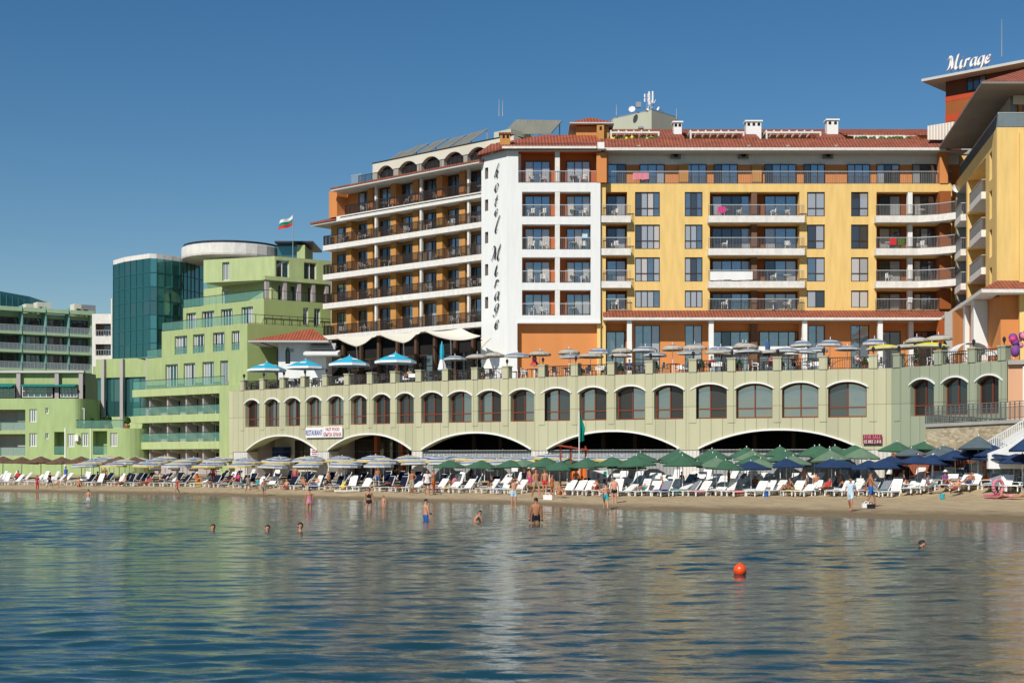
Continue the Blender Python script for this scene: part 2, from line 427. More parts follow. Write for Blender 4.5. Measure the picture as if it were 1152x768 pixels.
# windows and balcony doors of the yellow floors
for i, (t, b) in enumerate(rows):
    bb = b - 1.5 if i < 3 else 346
    for (a, c, n) in wins:
        window(yw, ys(a), .15, yz(bb), ys(c) - ys(a), yz(t) - yz(bb), n, glass=('glass_blue', 'glass_curtain', 'glass_drape', 'glass_curtain', 'glass_dark'), nvar=7, transom=.34 if i < 3 else None)
    for (a, c, n) in [(682.5, 704, 2), (801, 845, 4), (860, 896, 3), (988.6, 1013, 2), (1027.5, 1052, 3)]:
        window(yw, ys(a, .95), .95, yz(b) + .03, ys(c) - ys(a), min(2.15, yz(t) - yz(b) - .2), n, nvar=7, glass=('glass_blue', 'glass_blue', 'glass_dark', 'glass_curtain'), name='balcony_door')
for i, (t, b) in enumerate(rows):
    boxes('balcony_pier', yw, [(ys(845.5), ys(851.7), .05, .99, yz(b), yz(t) - .004, 'brown_pier'), (ys(1021.5), ys(1026.7), .03, .5, yz(b), yz(t) - .004, 'white_wall'), (ys(1055.5), ys(1068), -.5, 1.0, yz(b), yz(t) - .004, 'rust_wall')])
for i in range(3):
    b = rows[i][1]; z0, z1 = yz(b + 6.6), yz(b - .8)
    for j, (a, c) in enumerate([(676, 709), (795.6, 903.4)]):
        mb = MB(); mb.box(ys(a), ys(c), -.75, -.004, z0, z1, 'slab_white'); bal = mb.build('balcony', yw)
        rail(bal, (ys(a) + .03, -.70), (ys(c) - .03, -.70), z1, 1.0, gap=.13)
    mb = MB(); mb.prism([(ys(983), -.004), (ys(983), -.75), (ys(1030), -.75), (ys(1050), -1.35), (ys(1073) - .6, -2.5), (ys(1073) - .6, 1.4), (ys(1050), 1.4), (ys(1050), -.004)], z0, z1, 'slab_white')
    bal = mb.build('balcony', yw)
    for p, q in zip([(ys(983) + .03, -.70), (ys(1030), -.70), (ys(1050), -1.3)], [(ys(1030), -.70), (ys(1050), -1.3), (ys(1073) - .65, -2.44)]): rail(bal, p, q, z1, 1.0, gap=.13)
for (a, c) in [(676, 709), (796, 903), (984, 1060)]:
    rail(yw, (ys(a), -.3), (ys(c), -.3), yz(349.5), 1.05, gap=.13)
for i in range(4):
    b = rows[i][1]
    for q, (px, wh) in enumerate([(692, 'narrow balcony beside the white block'), (815, 'wide middle balcony, far left'), (832, 'wide middle balcony, left of the pier'), (870, 'wide middle balcony, right of the pier'), (886, 'wide middle balcony, far right end'), (1000, 'curved balcony, left half'), (1036, 'curved balcony beside the orange pier')]):
        if random.random() < .75: chair_spots.append((X(px, 128.1), 128.1, yz(b) + .01, random.uniform(-2, 2), '%s yellow wing floor, %s' % (['fifth', 'fourth', 'third', 'second'][i], wh)))
# lower tiled canopy
mb = MB()
zc0, zc1 = 15.12, 16.15
mb.prism([(0, 0), (0, -1.7), (ys(1060) + .2, -1.7), (L + .3, 0)], [zc1 - .35, zc0 + .22, zc0 + .22, zc1 - .35], [zc1, zc0 + .32, zc0 + .32, zc1], 'roof_tile')
mb.box(-.05, ys(1060) + .2, -1.82, -1.6, zc0, zc0 + .22, 'slab_white')
mb.box(0, L + .3, -1.6, 0, zc0 + .02, zc0 + .1, 'soffit')
mb.build('canopy_roof', yw)
# ground floor
mb = MB()
ops = [dict(a=ys(a), b=ys(c), z=ZD + .6, t=yz(365.5), d=.16) for (a, c) in [(714, 742.5), (770.5, 790), (909, 928), (957, 978)]]
ops += [dict(a=ys(a), b=ys(c), z=ZD, t=yz(364), d=.55, rev='orange_wall', back='orange_wall') for (a, c) in [(680, 704), (800, 899), (988, 1062)]]
wall(mb, -.2, L, ZD, zc0 + .03, ops, 'orange_wall', y=-.02)
for px in (704, 795, 899, 983): mb.box(ys(px), ys(px) + .42, -1.5, -1.1, ZD, zc0, 'white_wall')
mb.box(ys(1021.8), ys(1026.7), -.3, .2, ZD, zc0, 'white_wall'); mb.box(ys(845), ys(852), .02, .5, ZD, zc0, 'brown_pier')
mb.box(ys(795), ys(904), -1.52, -1.3, yz(399.5), yz(391), 'white_wall')
gf = mb.build('ground_floor', hotel, yf.loc(hotel))
for (a, c, n, tr) in [(714, 742.5, 3, .4), (770.5, 790, 2, .4), (909, 928, 2, .4), (957, 978, 2, .4)]:
    window(gf, ys(a), .13, ZD + .6, ys(c) - ys(a), yz(365.5) - ZD - .6, n, glass=('glass_blue', 'glass_blue', 'glass_curtain'), transom=tr)
for (a, c, n) in [(682, 703.5, 2), (801, 843, 4), (854, 898, 4), (989, 1013, 2), (1028, 1054, 3)]:
    window(gf, ys(a, .48), .48, ZD, ys(c) - ys(a), 5.2, n, glass=('glass_blue', 'glass_blue', 'glass_dark'), name='glazing')
# ---- roof of the yellow wing
mb = MB()
xe = ys(1062)
mb.box(-.2, xe, -.62, -.45, 30.42, 30.66, 'slab_white')
mb.box(-.2, xe + 2, -.45, 1.6, 30.38, 30.48, 'soffit')
mb.prism([(-.2, -.6), (xe, -.6), (xe + 2, 1.4), (-.2, 1.4)], 30.5, [30.7, 30.7, 31.9, 31.9], 'roof_tile')
mb.box(-.2, xe + 4, 1.4, 6.6, 30.5, 31.3, 'concrete')
mb.prism([(-.2, 4.6), (xe + 2, 4.6), (xe + 2, 8.2), (-.2, 8.2)], 32.95, [33.15, 33.15, 34.35, 34.35], 'roof_tile')
mb.prism([(-.2, 8.2), (xe + 2, 8.2), (xe + 2, 12.8), (-.2, 12.8)], 31.3, [34.35, 34.35, 32.4, 32.4], 'roof_tile')
mb.box(-.2, xe + 2, 4.9, 5.1, 31.3, 33.1, 'orange_wall')
for (a, c) in [(742, 772), (838, 857), (924, 955), (1030, 1040)]:     # solid tiled slopes between the roof terraces
    mb.prism([(ys(a), 1.2), (ys(c), 1.2), (ys(c), 4.7), (ys(a), 4.7)], 31.3, [31.95, 31.95, 33.32, 33.32], 'roof_tile')
rf = mb.build('roof', hotel, yf.loc(hotel))
for (a, c, t, b) in [(758, 767, 137, 149), (839.5, 856.5, 136, 152), (930.5, 943, 134.5, 146)]:
    mb = MB(); z0, z1 = Z(b, 131.4) - .6, Z(t, 131.4); x0, x1 = ys(a, 3.2), ys(c, 3.2)
    mb.box(x0, x1, 3.2, 4.1, z0, z1 - .18, 'white_paint'); mb.box(x0 - .12, x1 + .12, 3.1, 4.2, z1 - .14, z1, 'white_paint')
    n = 3 if c - a > 14 else 2
    for k in range(n):
        xx = x0 + (x1 - x0) * (k + .5) / n; mb.box(xx - .12, xx + .12, 3.17, 3.3, z1 - .5, z1 - .25, 'interior_dark')
    mb.build('chimney', rf)
for (a, c) in [(686, 741), (775, 836), (860, 922), (958, 1028)]:
    mb = MB()                                                     # roof terrace: pergola beams, parapet, striped awning
    x0, x1 = ys(a, 3), ys(c, 3)
    if a < 900:
        n = int((x1 - x0) / .7)
        for k in range(n): mb.box(x0 + k * .7, x0 + k * .7 + .12, 2.3, 4.8, 32.75, 32.9, 'slab_white')
        mb.box(x0, x1, 2.25, 2.4, 32.6, 32.76, 'slab_white'); mb.box(x0, x0 + .15, 2.25, 2.4, 31.3, 32.6, 'slab_white'); mb.box(x1 - .15, x1, 2.25, 2.4, 31.3, 32.6, 'slab_white')
        mb.build('pergola', rf)
    else:
        n = int((x1 - x0) / .2)
        for k in range(n):
            xa = x0 + (x1 - x0) * k / n; xb = x0 + (x1 - x0) * (k + 1) / n; mm = 'awning_stripe' if k % 2 else 'cloth_white'
            mb.prism([(xa, 2.2), (xb, 2.2), (xb, 4.8), (xa, 4.8)], [32.3, 32.3, 32.95, 32.95], [32.36, 32.36, 33.0, 33.0], mm)
            mb.box(xa, xb, 2.15, 2.2, 31.95, 32.36, mm)
        mb.build('awning', rf)
    mb = MB()
    for k in range(60):
        xx = random.uniform(x0, x1); r = random.uniform(.12, .22)
        if a in (686, 958): mb.ball((xx, 1.75 + random.uniform(0, .3), 31.9 + random.uniform(-.1, .2)), r, random.choice(['leaf_dark', 'leaf_light', 'leaf_light', 'cloth_yellow'] if a < 900 else ['leaf_dark', 'leaf_light']), 5)
    if mb.v: mb.build('planting', rf)
mb = MB()
x0, x1 = ys(1040, 1), ys(1070, 1)
for k in range(18):
    xa = x0 + (x1 - x0) * k / 18; xb = x0 + (x1 - x0) * (k + 1) / 18
    mb.prism([(xa, 0), (xb, 0), (xb, .08), (xa, .08)], 31.5, 32.75 + .4 * k / 18, 'awning_stripe' if k % 2 else 'cloth_white')
mb.build('awning', rf)

# ---- white block with the vertical lettering
wf = Fac((X(570, 127.2), 127.2), 0.0)
def ws(px, y=0.): return wf.s(px, y)
def wz(py): return Z(py, 127.2)
mb = MB()
W1 = ws(675.5)
wrows = [(215.8, 243.6), (252.4, 280.6), (289.4, 318), (326.2, 354.6)]
ops = [dict(a=ws(587.3), b=ws(664.6), z=wz(b), t=wz(t), d=1.0, rev='slab_white', back='dark_orange_wall') for t, b in wrows]
ops.append(dict(a=ws(583), b=W1 - .0, z=wz(205.6), t=wz(170.5), d=1.1, rev='dark_orange_wall', back='dark_orange_wall'))
ops.append(dict(a=ws(582), b=W1 - .0, z=ZD, t=wz(363.4), d=.75, rev='white_wall', back='orange_wall'))
wall(mb, 0, W1, ZD, wz(168.5), ops, 'white_wall')
mb.box(.1, W1 - .01, 1.52, 12.5, ZD, 30.4, 'white_wall')
mb.poly([(W1, 0, wz(363.4)), (W1, 1.0, wz(363.4)), (W1, 1.0, wz(205.6)), (W1, 0, wz(205.6))], 'white_wall')
mb.poly([(W1, 0, wz(205.6)), (W1, 1.2, wz(205.6)), (W1, 1.2, wz(170)), (W1, 0, wz(170))], 'orange_wall')
# angled left facet
tl = Fac((X(541.5, 129.6), 129.6), 0.0)
lf, LFL = fac2((X(541.6, 129.9), 129.9), (wf.p[0], wf.p[1]))
wb = section('white_block', wf, mb)
mb = MB()
slits = [(188.8, 201.5), (224.6, 237.5), (261, 273.8), (297.2, 310), (334, 347)]
ops = [dict(a=lf.s(545.6), b=lf.s(549.2), z=lf.z(547, b), t=lf.z(547, t), d=.35, rev='taupe_wall', back='glass_black') for t, b in slits]
wall(mb, 0, LFL, ZD, wz(168.5), ops, 'white_wall')
mb.box(.02, LFL, .4, 4, ZD, 30.4, 'white_wall')
sec_lf = section('white_tower', lf, mb)
boxes('balcony_pier', wb, [(ws(624.4), ws(629.8), .02, .99, wz(b), wz(t) - .004, 'slab_white') for t, b in wrows] + [(ws(624.4), ws(629.8), .1, .45, wz(205.6), wz(170.5), 'slab_white')])
mb = MB(); mb.box(W1 - .28, W1 + .5, .35, 2, ZD, wz(206), 'yellow_wall'); mb.build('corner_strip', wb)
mb = MB()
mb.box(W1 - .35, W1 + .55, -.04, .6, wz(205.3), wz(172), 'orange_wall'); mb.box(W1 - .3, W1 + .3, -.75, -.2, wz(170.5) + .1, wz(162), 'white_paint')
mb.build('balcony_pier', wb)
for i, (t, b) in enumerate([(170.5, 205.6)] + wrows):
    for (a, c) in [(590.4, 619), (637.3, 664)]:
        window(wb, ws(a, .95), .95, wz(b) + .02, ws(c) - ws(a), 2.0 if i else 2.1, 3, glass=('glass_blue', 'glass_curtain', 'glass_drape', 'glass_curtain', 'glass_blue'), transom=None, name='balcony_door')
    x0, x1 = (ws(583) + .03, W1 - .4) if i == 0 else (ws(587.3) + .03, ws(664.6) - .03)
    rail(wb, (x0, .08), (x1, .08), wz(b), 1.08, gap=.15)
    for q, px in enumerate((598, 611, 645, 656)):
        if random.random() < .85: chair_spots.append((X(px, 127.9), 127.9, wz(b) + .01, random.uniform(-2, 2), '%s white block floor, %s' % (['top', 'fifth', 'fourth', 'third', 'second'][i], ['far left end', 'left of the column', 'right of the column', 'far right end'][q])))
mb = MB(); mb.box(ws(582) , W1 + .02, -.1, .7, wz(363.6), wz(361.4), 'white_wall'); mb.build('cornice', wb)
# roof over the white block
mb = MB()
xl = -2.6
mb.box(-.4, W1 - .4, -.6, -.45, 30.42, 30.62, 'slab_white')
mb.prism([(-.4, -.55), (W1 - .3, -.55), (W1 - .3, 1.5), (-1.4, 1.5)], 30.45, [30.66, 30.66, 31.3, 31.3], 'roof_tile')
a, b = lf.pt(0, 0), wf.p
ax, ay = a[0] - wf.p[0], a[1] - wf.p[1]
mb.prism([(ax - .4, ay - .45), (-.4, -.55), (-1.4, 1.5), (ax - .2, ay + .3)], 30.4, [30.5, 30.66, 31.3, 30.9], 'roof_tile')
mb.prism([(.8, 1.5), (W1 - .3, 1.5), (W1 - .3, 2.0), (.8, 2.0)], 31.0, 31.36, 'frame_dark')
mb.prism([(-1.0, 1.9), (W1 + 0, 1.9), (W1 + 0, 5.5), (3.6, 5.5)], 31.2, [31.45, 31.45, 33.0, 33.0], 'roof_tile_bright')
mb.prism([(3.6, 5.5), (W1, 5.5), (W1, 11), (0, 11)], 31.0, [33.0, 33.0, 31.8, 31.8], 'roof_tile')
wr = mb.build('roof', wb)
mb = MB(); x0, x1 = ws(562.5, 1), ws(574, 1); mb.box(x0, x1, .6, 1.5, 30.6, 31.95, 'ochre_wall'); mb.box(x0 - .1, x1 + .1, .5, 1.6, 31.95, 32.1, 'roof_tile')
for k in (.25, .65): mb.box(x0 + (x1 - x0) * k, x0 + (x1 - x0) * k + .2, .57, .7, 31.6, 31.85, 'interior_dark')
mb.build('chimney', wr)
# lantern tower on the roof (small square turret)
def hip(mb, x0, x1, y0, y1, z0, z1, m, th=.12, rdg=None):
    cx, cy = (x0 + x1) / 2, (y0 + y1) / 2
    rdg = rdg or [(cx, cy)]
    a, b = rdg[0], rdg[-1]
    mb.poly([(x0, y0, z0), (x1, y0, z0), (b[0], b[1], z1), (a[0], a[1], z1)] if a != b else [(x0, y0, z0), (x1, y0, z0), (a[0], a[1], z1)], m)
    mb.poly([(x1, y1, z0), (x0, y1, z0), (a[0], a[1], z1), (b[0], b[1], z1)] if a != b else [(x1, y1, z0), (x0, y1, z0), (a[0], a[1], z1)], m)
    mb.poly([(x1, y0, z0), (x1, y1, z0), (b[0], b[1], z1)], m); mb.poly([(x0, y1, z0), (x0, y0, z0), (a[0], a[1], z1)], m)
    mb.box(x0, x1, y0, y1, z0 - th, z0 - .003, 'soffit')
mb = MB(); yy = 5.4; Yq = 127.2 + yy
x0, x1 = ws(648, yy), ws(685, yy)
mb.box(x0, x1, yy, yy + 3.4, 31.5, Z(142, Yq), 'ochre_wall'); hip(mb, ws(641, yy - .7), ws(691, yy - .7), yy - .7, yy + 4.3, Z(139.5, Yq), Z(132.8, Yq + 2), 'roof_tile_bright', .12)
mb.box(ws(671.5, yy - .6), ws(679.5, yy - .6), yy - .6, yy + .02, 31.6, Z(142.5, Yq), 'ochre_wall'); mb.box(ws(674, yy), ws(676.5, yy), yy - .63, yy - .55, Z(148, Yq), Z(144, Yq), 'interior_dark')
mb.build('roof_turret', hotel, wf.loc(hotel))
# grey penthouse box with its two visible faces
Yp = 139.
pc = (X(733, Yp), Yp)
p1, p2 = (X(689.5, Yp + 3.6), Yp + 3.6), (X(762.5, Yp + 3.2), Yp + 3.2)
zp = Z(124.2, Yp)
mb = MB(); ox, oy = hotel.location.x, hotel.location.y
pp = [(p[0] - ox, p[1] - oy) for p in (pc, p2, (p2[0] - 2, p2[1] + 5), (p1[0] - 1, p1[1] + 5), p1)]
mb.prism(pp, 30, zp, 'grey_green_wall'); mb.prism([(q[0], q[1]) for q in pp], zp, zp + .12, 'metal_galv')
mb.box(X(718, Yp) - ox, X(724, Yp) - ox, Yp - oy - .3, Yp - oy + 2, Z(145, Yp), Z(143, Yp), 'metal_galv')
mb.build('penthouse', hotel, (0, 0, -ZD))

# ---- orange wing, turned away to the left
oR, oL = (X(541.5, 130.2), 130.2), (X(363, 145.0), 145.0)
of, OL = fac2(oL, oR)
def osx(px, y=0.): return of.s(px, y)
mb = MB()
bands = [(14.9, 15.35), (18.05, 18.6), (21.0, 21.55), (24.0, 24.5), (26.73, 27.25)]
s1 = osx(372.5, 1.5); s2 = osx(382, 1.5)
mb.box(s1, OL + 1, 1.5, 13, ZD, 27.0, 'ochre_wall'); mb.box(s2, OL + 1, 1.5, 13, 27.0, 29.95, 'orange_wall')
mb.box(s2 - .01, s2 + 1.2, .1, 1.5, 27.25, 29.9, 'orange_wall')
ow = section('orange_wing', of, mb)
for i, (a, b) in enumerate(bands):
    e0 = .02 if i < 4 else osx(378.5)
    mb = MB(); mb.box(e0 + .0, OL + .2, 0, 1.5, a, b, 'slab_white'); bal = mb.build('balcony', ow)
    if i == 4: 
        mb = MB(); mb.box(e0 + .6, OL, -.03, .0, b - .2, b - .12, 'frame_dark'); mb.build('gutter', bal)
    rail(bal, (e0 + (.0 if i < 4 else 1.2), .1), (OL, .1), b, 1.0, 'rail_dark', 'rail_dark', gap=.09)
    if i < 4: rail(bal, (e0 + .03, 1.5), (e0 + .03, .1), b, 1.0, 'rail_dark', 'rail_dark', gap=.09)
piers = [422.8, 473.5, 527.]; PL = []
for i in range(5):
    z0 = bands[i][1]; z1 = bands[i + 1][0] if i < 4 else 29.9
    for px in piers:
        x = osx(px, .3); PL.append((x - .12, x + .12, .25, .5, z0, z1, 'slab_white'))
    for px in (396, 420, 446, 471, 498, 523.5):
        if i < 4 or px > 400:
            x = osx(px, 1.2); PL.append((x - .38, x + .38, .75, 1.49, z0 + .003, z1 - .003, 'ochre_wall' if i < 4 else 'orange_wall'))
boxes('balcony_pier', ow, PL)
doors = [(379.8, 394), (403.8, 417.5), (428, 443.6), (453, 468), (478, 494.4), (504.8, 520.4), (530, 542)]
for i in range(5):
    z0 = bands[i][1]; z1 = bands[i + 1][0] if i < 4 else 29.9
    for j, (a, c) in enumerate(doors):
        if i == 4 and j == 0: continue
        window(ow, osx(a, 1.45), 1.45, z0 + .01, osx(c, 1.45) - osx(a, 1.45), z1 - z0 - .35, 2, glass=('glass_dark', 'glass_dark', 'glass_blue', 'glass_curtain'), name='balcony_door')
        for k in range(2):
            if random.random() < .6:
                p = of.pt(osx((a + c) / 2, .7) + (-.5 if k else .45), .75)
                chair_spots.append((p[0], p[1], z0 + .01, random.uniform(-2, 2), '%s orange wing balcony, %s bay from the left, %s side' % (['lowest', 'second', 'third', 'fourth', 'top'][i], nth(j + 1), ['right', 'left'][k])))
# ground floor of the orange wing: shaded glass behind the awnings
mb = MB()
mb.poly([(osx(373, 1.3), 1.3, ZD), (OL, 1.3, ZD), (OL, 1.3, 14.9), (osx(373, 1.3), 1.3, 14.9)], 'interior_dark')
ga = mb.build('arcade_front', ow)
boxes('column', ga, [(osx(px, .8) - .15, osx(px, .8) + .15, .7, 1.0, ZD, 14.9, 'wood_dark') for px in (386, 406, 426, 447, 468, 489, 512, 532)])
for px in (389, 409, 429, 450, 471, 492, 515): window(ga, osx(px, 1.2), 1.2, ZD + .1, 2.0, 3.6, 2, frame='wood_dark', glass=('glass_dark', 'glass_blue', 'glass_black'), transom=.7)
# eave, small lower eave
mb = MB()
e0 = osx(371.5, -.9)
mb.prism([(e0, -.9), (OL + .6, -.9), (OL + .6, 2.3), (e0 + 1, 2.3)], [29.82] * 4, [29.98, 29.98, 30.3, 30.3], 'roof_tile'); mb.box(e0, OL + .5, -.86, 1.6, 29.66, 29.81, 'soffit')
e1 = osx(348.5, .2)
mb.prism([(e1, .2), (osx(378.5, .2), .2), (s2, 1.5), (s2, 4.5), (e1 + 2, 4.5)], [26.95] * 5, [27.12, 27.12, 27.6, 27.9, 27.9], 'roof_tile'); mb.box(e1 + .1, e0 + 1.2, .3, 4, 26.78, 26.94, 'soffit')
ro = mb.build('roof', ow)
# white arcade storey
ya = 2.4
ops = []
arches = [(424.2, 442.4), (448.3, 469), (473.7, 494.8), (499.2, 521), (525.8, 548), (553, 572)]
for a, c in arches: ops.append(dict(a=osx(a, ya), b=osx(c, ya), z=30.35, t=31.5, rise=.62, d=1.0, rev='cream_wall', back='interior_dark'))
mb = MB(); ca, cb = osx(419.2, ya), osx(578, ya)
wall(mb, ca, cb, 30.0, 32.55, ops, 'cream_wall', y=ya)
mb.poly([(ca, ya, 30), (ca, ya + 9, 30), (ca, ya + 9, 32.55), (ca, ya, 32.55)], 'cream_wall')
mb.poly([(ca, ya, 32.55), (cb, ya, 32.55), (cb, ya + 9, 32.55), (ca, ya + 9, 32.55)], 'concrete')
mb.box(ca - .05, cb, ya - .06, ya + .3, 32.553, 32.63, 'rail_dark')
# curved continuation to the right
q0 = of.pt(cb, ya); q1 = (X(606, q0[1] + 2.5), q0[1] + 2.5)
f2, l2 = fac2(q0, q1)
ac = mb.build('arcade_storey', ow)
for a, c in arches: window(ac, osx(a, ya) + .02, ya + .5, 30.36, osx(c, ya) - osx(a, ya) - .04, 1.14, 4, rise=.6, frame='frame_dark', glass=('glass_dark', 'glass_black', 'glass_black'))
mb = MB(); mb.prism([(0, 0), (l2, 0), (l2, .3), (0, .3)], 30, [32.62, 31.9, 31.9, 32.62], 'cream_wall')
mb.build('curved_parapet', hotel, f2.loc(hotel), f2.th)
rail(ac, (osx(392.5, .6), .9), (ca, .9), 30.2, 1.15, 'rail_glass_clear', 'rail_light', gap=1.2, glass='rail_glass_clear')
rail(ac, (ca, .5), (OL, .5), 30.1, .95, 'rail_dark', 'rail_dark', gap=.12)
# curved parapet piece and roof plant
mb = MB()
bx = osx(560, 6)
mb.box(bx - .5, bx + 1.7, 6, 9, 31, 34.3, 'grey_green_wall'); mb.box(bx - 1.3, bx - .5, 6.3, 8, 31, 33.5, 'grey_green_wall')
mb.build('plant_room', ow)

# ---- right wing, running towards the camera
rc = (36.5, 107.0)
far = (rc[0] + .163 * 21.6, rc[1] + .987 * 21.6)
rl, RL = fac2(far, rc)
rfr = Fac(rc, 0.0)
mb = MB()
def rs(px, y=0.): return rl.s(px, y)
zz = [(LV[1] + .35, LV[2] - .5), (LV[2] + .05, LV[3] - .5), (LV[3] + .05, LV[4] - .5), (LV[4] + .05, LV[5] - .5)]
ops = []
for z0, z1 in zz:
    ops.append(dict(a=RL - 14.6, b=RL - 5.2, z=z0 - .25, t=z1 + .1, d=1.6, rev='yellow_wall', back='yellow_wall'))
    ops.append(dict(a=RL - 3.4, b=RL - 2.3, z=z0 + .25, t=z1 + .0, d=.4, rev='yellow_wall', back='glass_dark'))
    ops.append(dict(a=.6, b=RL - 15.3, z=z0 - .25, t=z1 + .1, d=1.6, rev='grey_wall', back='grey_wall'))
wall(mb, 0, RL, 15.2, 27.7, ops, 'yellow_wall')
mb.box(0, RL - .02, 1.62, 12, ZD, 27.3, 'yellow_wall')
rw = section('right_wing', rl, mb)
for i, (z0, z1) in enumerate(zz):
    for (a, b, pr) in [(RL - 15.6 - 3.6, RL - 15.6, .42), (RL - 11.5, RL - 5.2, .34)]:
        mb = MB(); mb.box(a, b, -pr, 1.5, z0 - .75, z0 - .2, 'slab_white'); bal = mb.build('balcony', rw)
        rail(bal, (a, -pr + .06), (b, -pr + .06), z0 - .2, 1.0); rail(bal, (b - .05, -pr + .06), (b - .05, 0), z0 - .2, 1.0)
    for (a, w) in [(RL - 13.8, 2.2), (RL - 10.2, 2.2), (RL - 7.7, 1.8), (2.2, 2.0)]:
        window(rw, a, 1.55, z0 - .15, w, 2.1, 3, glass=('glass_blue', 'glass_dark', 'glass_curtain'), name='balcony_door')
mb = MB()
mb.box(0, 9.5, .0, .3, 15.2, 27.72, 'yellow_wall'); mb.prism([(1.75, .3), (9.5, .3), (9.5, 15), (4.2, 15)], 15.2, 27.7, 'yellow_wall')
fr = mb.build('right_wing_front', hotel, rfr.loc(hotel))
mb = MB()     # top floor: set back, orange and white
mb.prism([(2.3, 1.9), (9.4, 1.9), (9.4, 21), (5.3, 21)], 27.7, 30.6, 'orange_wall'); mb.prism([(1.75, 2.2), (2.3, 2.2), (5.3, 20.6), (4.75, 20.6)], 27.7, 30.6, 'grey_wall'); mb.box(2.6, 3.9, 1.86, 1.9, 27.7, 29.8, 'glass_dark')
for k in range(3): t = 5 + 5 * k; mb.prism([(1.7 + .163 * (t - 2.2), t), (1.76 + .163 * (t - 2.2), t), (1.76 + .163 * (t - .2), t + 2), (1.7 + .163 * (t - .2), t + 2)], 27.7, 29.7, 'glass_dark')
mb.box(1.85, 9.3, 1.84, 1.89, 29.9, 30.6, 'white_wall')
pt = mb.build('penthouse_floor', hotel, rfr.loc(hotel))
rail(pt, (.08, .1), (9.4, .1), 27.72, 1.15, 'rail_glass_clear', 'rail_light', gap=1.3, glass='rail_glass_clear')
r2 = rail(rw, (2, .1), (RL - .1, .1), 27.7, 1.1)
# eave and hip roof of the right wing
def wedge(mb, off, zlo, zhi, run, th, tile, white, back=9.3, fr0=0., lend=-.5):
    """roof skirt wrapping the corner: left side along the wing and the front face; local frame of the front face"""
    ux, uy = .163, .987; lx, ly = -.987, .163
    A = (lx * off + ux * 20.5, ly * off + uy * 20.5); Bc = (-off * 1.06, -off); Cc = (back, -off)
    a2 = (A[0] + run, A[1]); b2 = (Bc[0] + run * 1.06, Bc[1] + run); c2 = (back, Bc[1] + run)
    mb.poly([(*A, zlo), (*Bc, zlo), (*b2, zhi), (*a2, zhi)], tile); mb.poly([(*Bc, zlo), (*Cc, zlo), (*c2, zhi), (*b2, zhi)], tile)
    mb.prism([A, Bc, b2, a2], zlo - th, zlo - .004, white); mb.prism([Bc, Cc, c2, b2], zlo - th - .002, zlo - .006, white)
mb = MB(); wedge(mb, 1.6, 30.75, 33.2, 5.2, .16, 'roof_tile', 'soffit_shaded'); mb.build('roof', hotel, rfr.loc(hotel))
mb = MB(); wedge(mb, 1.6, 15.38, 16.2, 1.6, .26, 'roof_tile', 'slab_white'); mb.build('canopy_roof', hotel, rfr.loc(hotel))
# ground floor of the right wing
mb = MB()
mb.box(.35, 9.4, .25, 12, ZD, 15.13, 'orange_wall'); mb.box(1.4, 4.0, 3.0, 20, ZD, 15.12, 'dark_orange_wall')
for k, t in enumerate((3.2, 7.6)):
    x = .163 * t; mb.prism([(x - 1.25, t), (x + .4, t), (x + .9, t + 2.2), (x - .75, t + 2.2)], ZD, 15.1, 'white_wall')
mb.prism([(-.3, 12), (1.2, 12), (1.8, 15), (.6, 15)], ZD, 15.1, 'grey_wall')
gr = mb.build('right_wing_base', hotel, rfr.loc(hotel))
# ---- sign tower behind
tf0 = Fac((X(1064, 138), 138), R(-42))
mb = MB()
zt = tf0.z(1064, 90)
mb.box(0, 14, 0, 10, 28, zt, 'tower_brown')
z1_, z2_ = tf0.z(1064, 109), tf0.z(1064, 132)
mb.box(-.02, 14, -.03, .02, z2_ + .2, z1_ - .5, 'rust_wall'); mb.box(-.03, 14, -.05, .02, z1_ - .5, z1_, 'red_band'); mb.box(-.03, 14, -.05, .02, z2_ - .5, z2_ + .2, 'red_band'); mb.box(-.02, 14, -.03, .02, 28, z2_ - .5, 'rust_wall')
tw = mb.build('sign_tower', hotel, tf0.loc(hotel), tf0.th)
window(tw, tf0.s(1088), -.06, tf0.z(1090, 103), 1.9, 1.3, 3, frame='frame_dark', glass=('glass_blue', 'glass_dark'))
mb = MB()
ez = zt - .2
mb.box(-1.7, 16, -1.7, 12, ez, ez + .25, 'soffit')
pk = ez + 1.9
mb.poly([(-1.7, -1.7, ez + .25), (16, -1.7, ez + .25), (12, 5, pk), (5, 5, pk)], 'roof_tile'); mb.poly([(-1.7, 12, ez + .25), (-1.7, -1.7, ez + .25), (5, 5, pk)], 'roof_tile'); mb.poly([(16, 12, ez + .25), (-1.7, 12, ez + .25), (5, 5, pk), (12, 5, pk)], 'roof_tile'); mb.poly([(16, -1.7, ez + .25), (16, 12, ez + .25), (12, 5, pk)], 'roof_tile')
tr = mb.build('roof', tw)
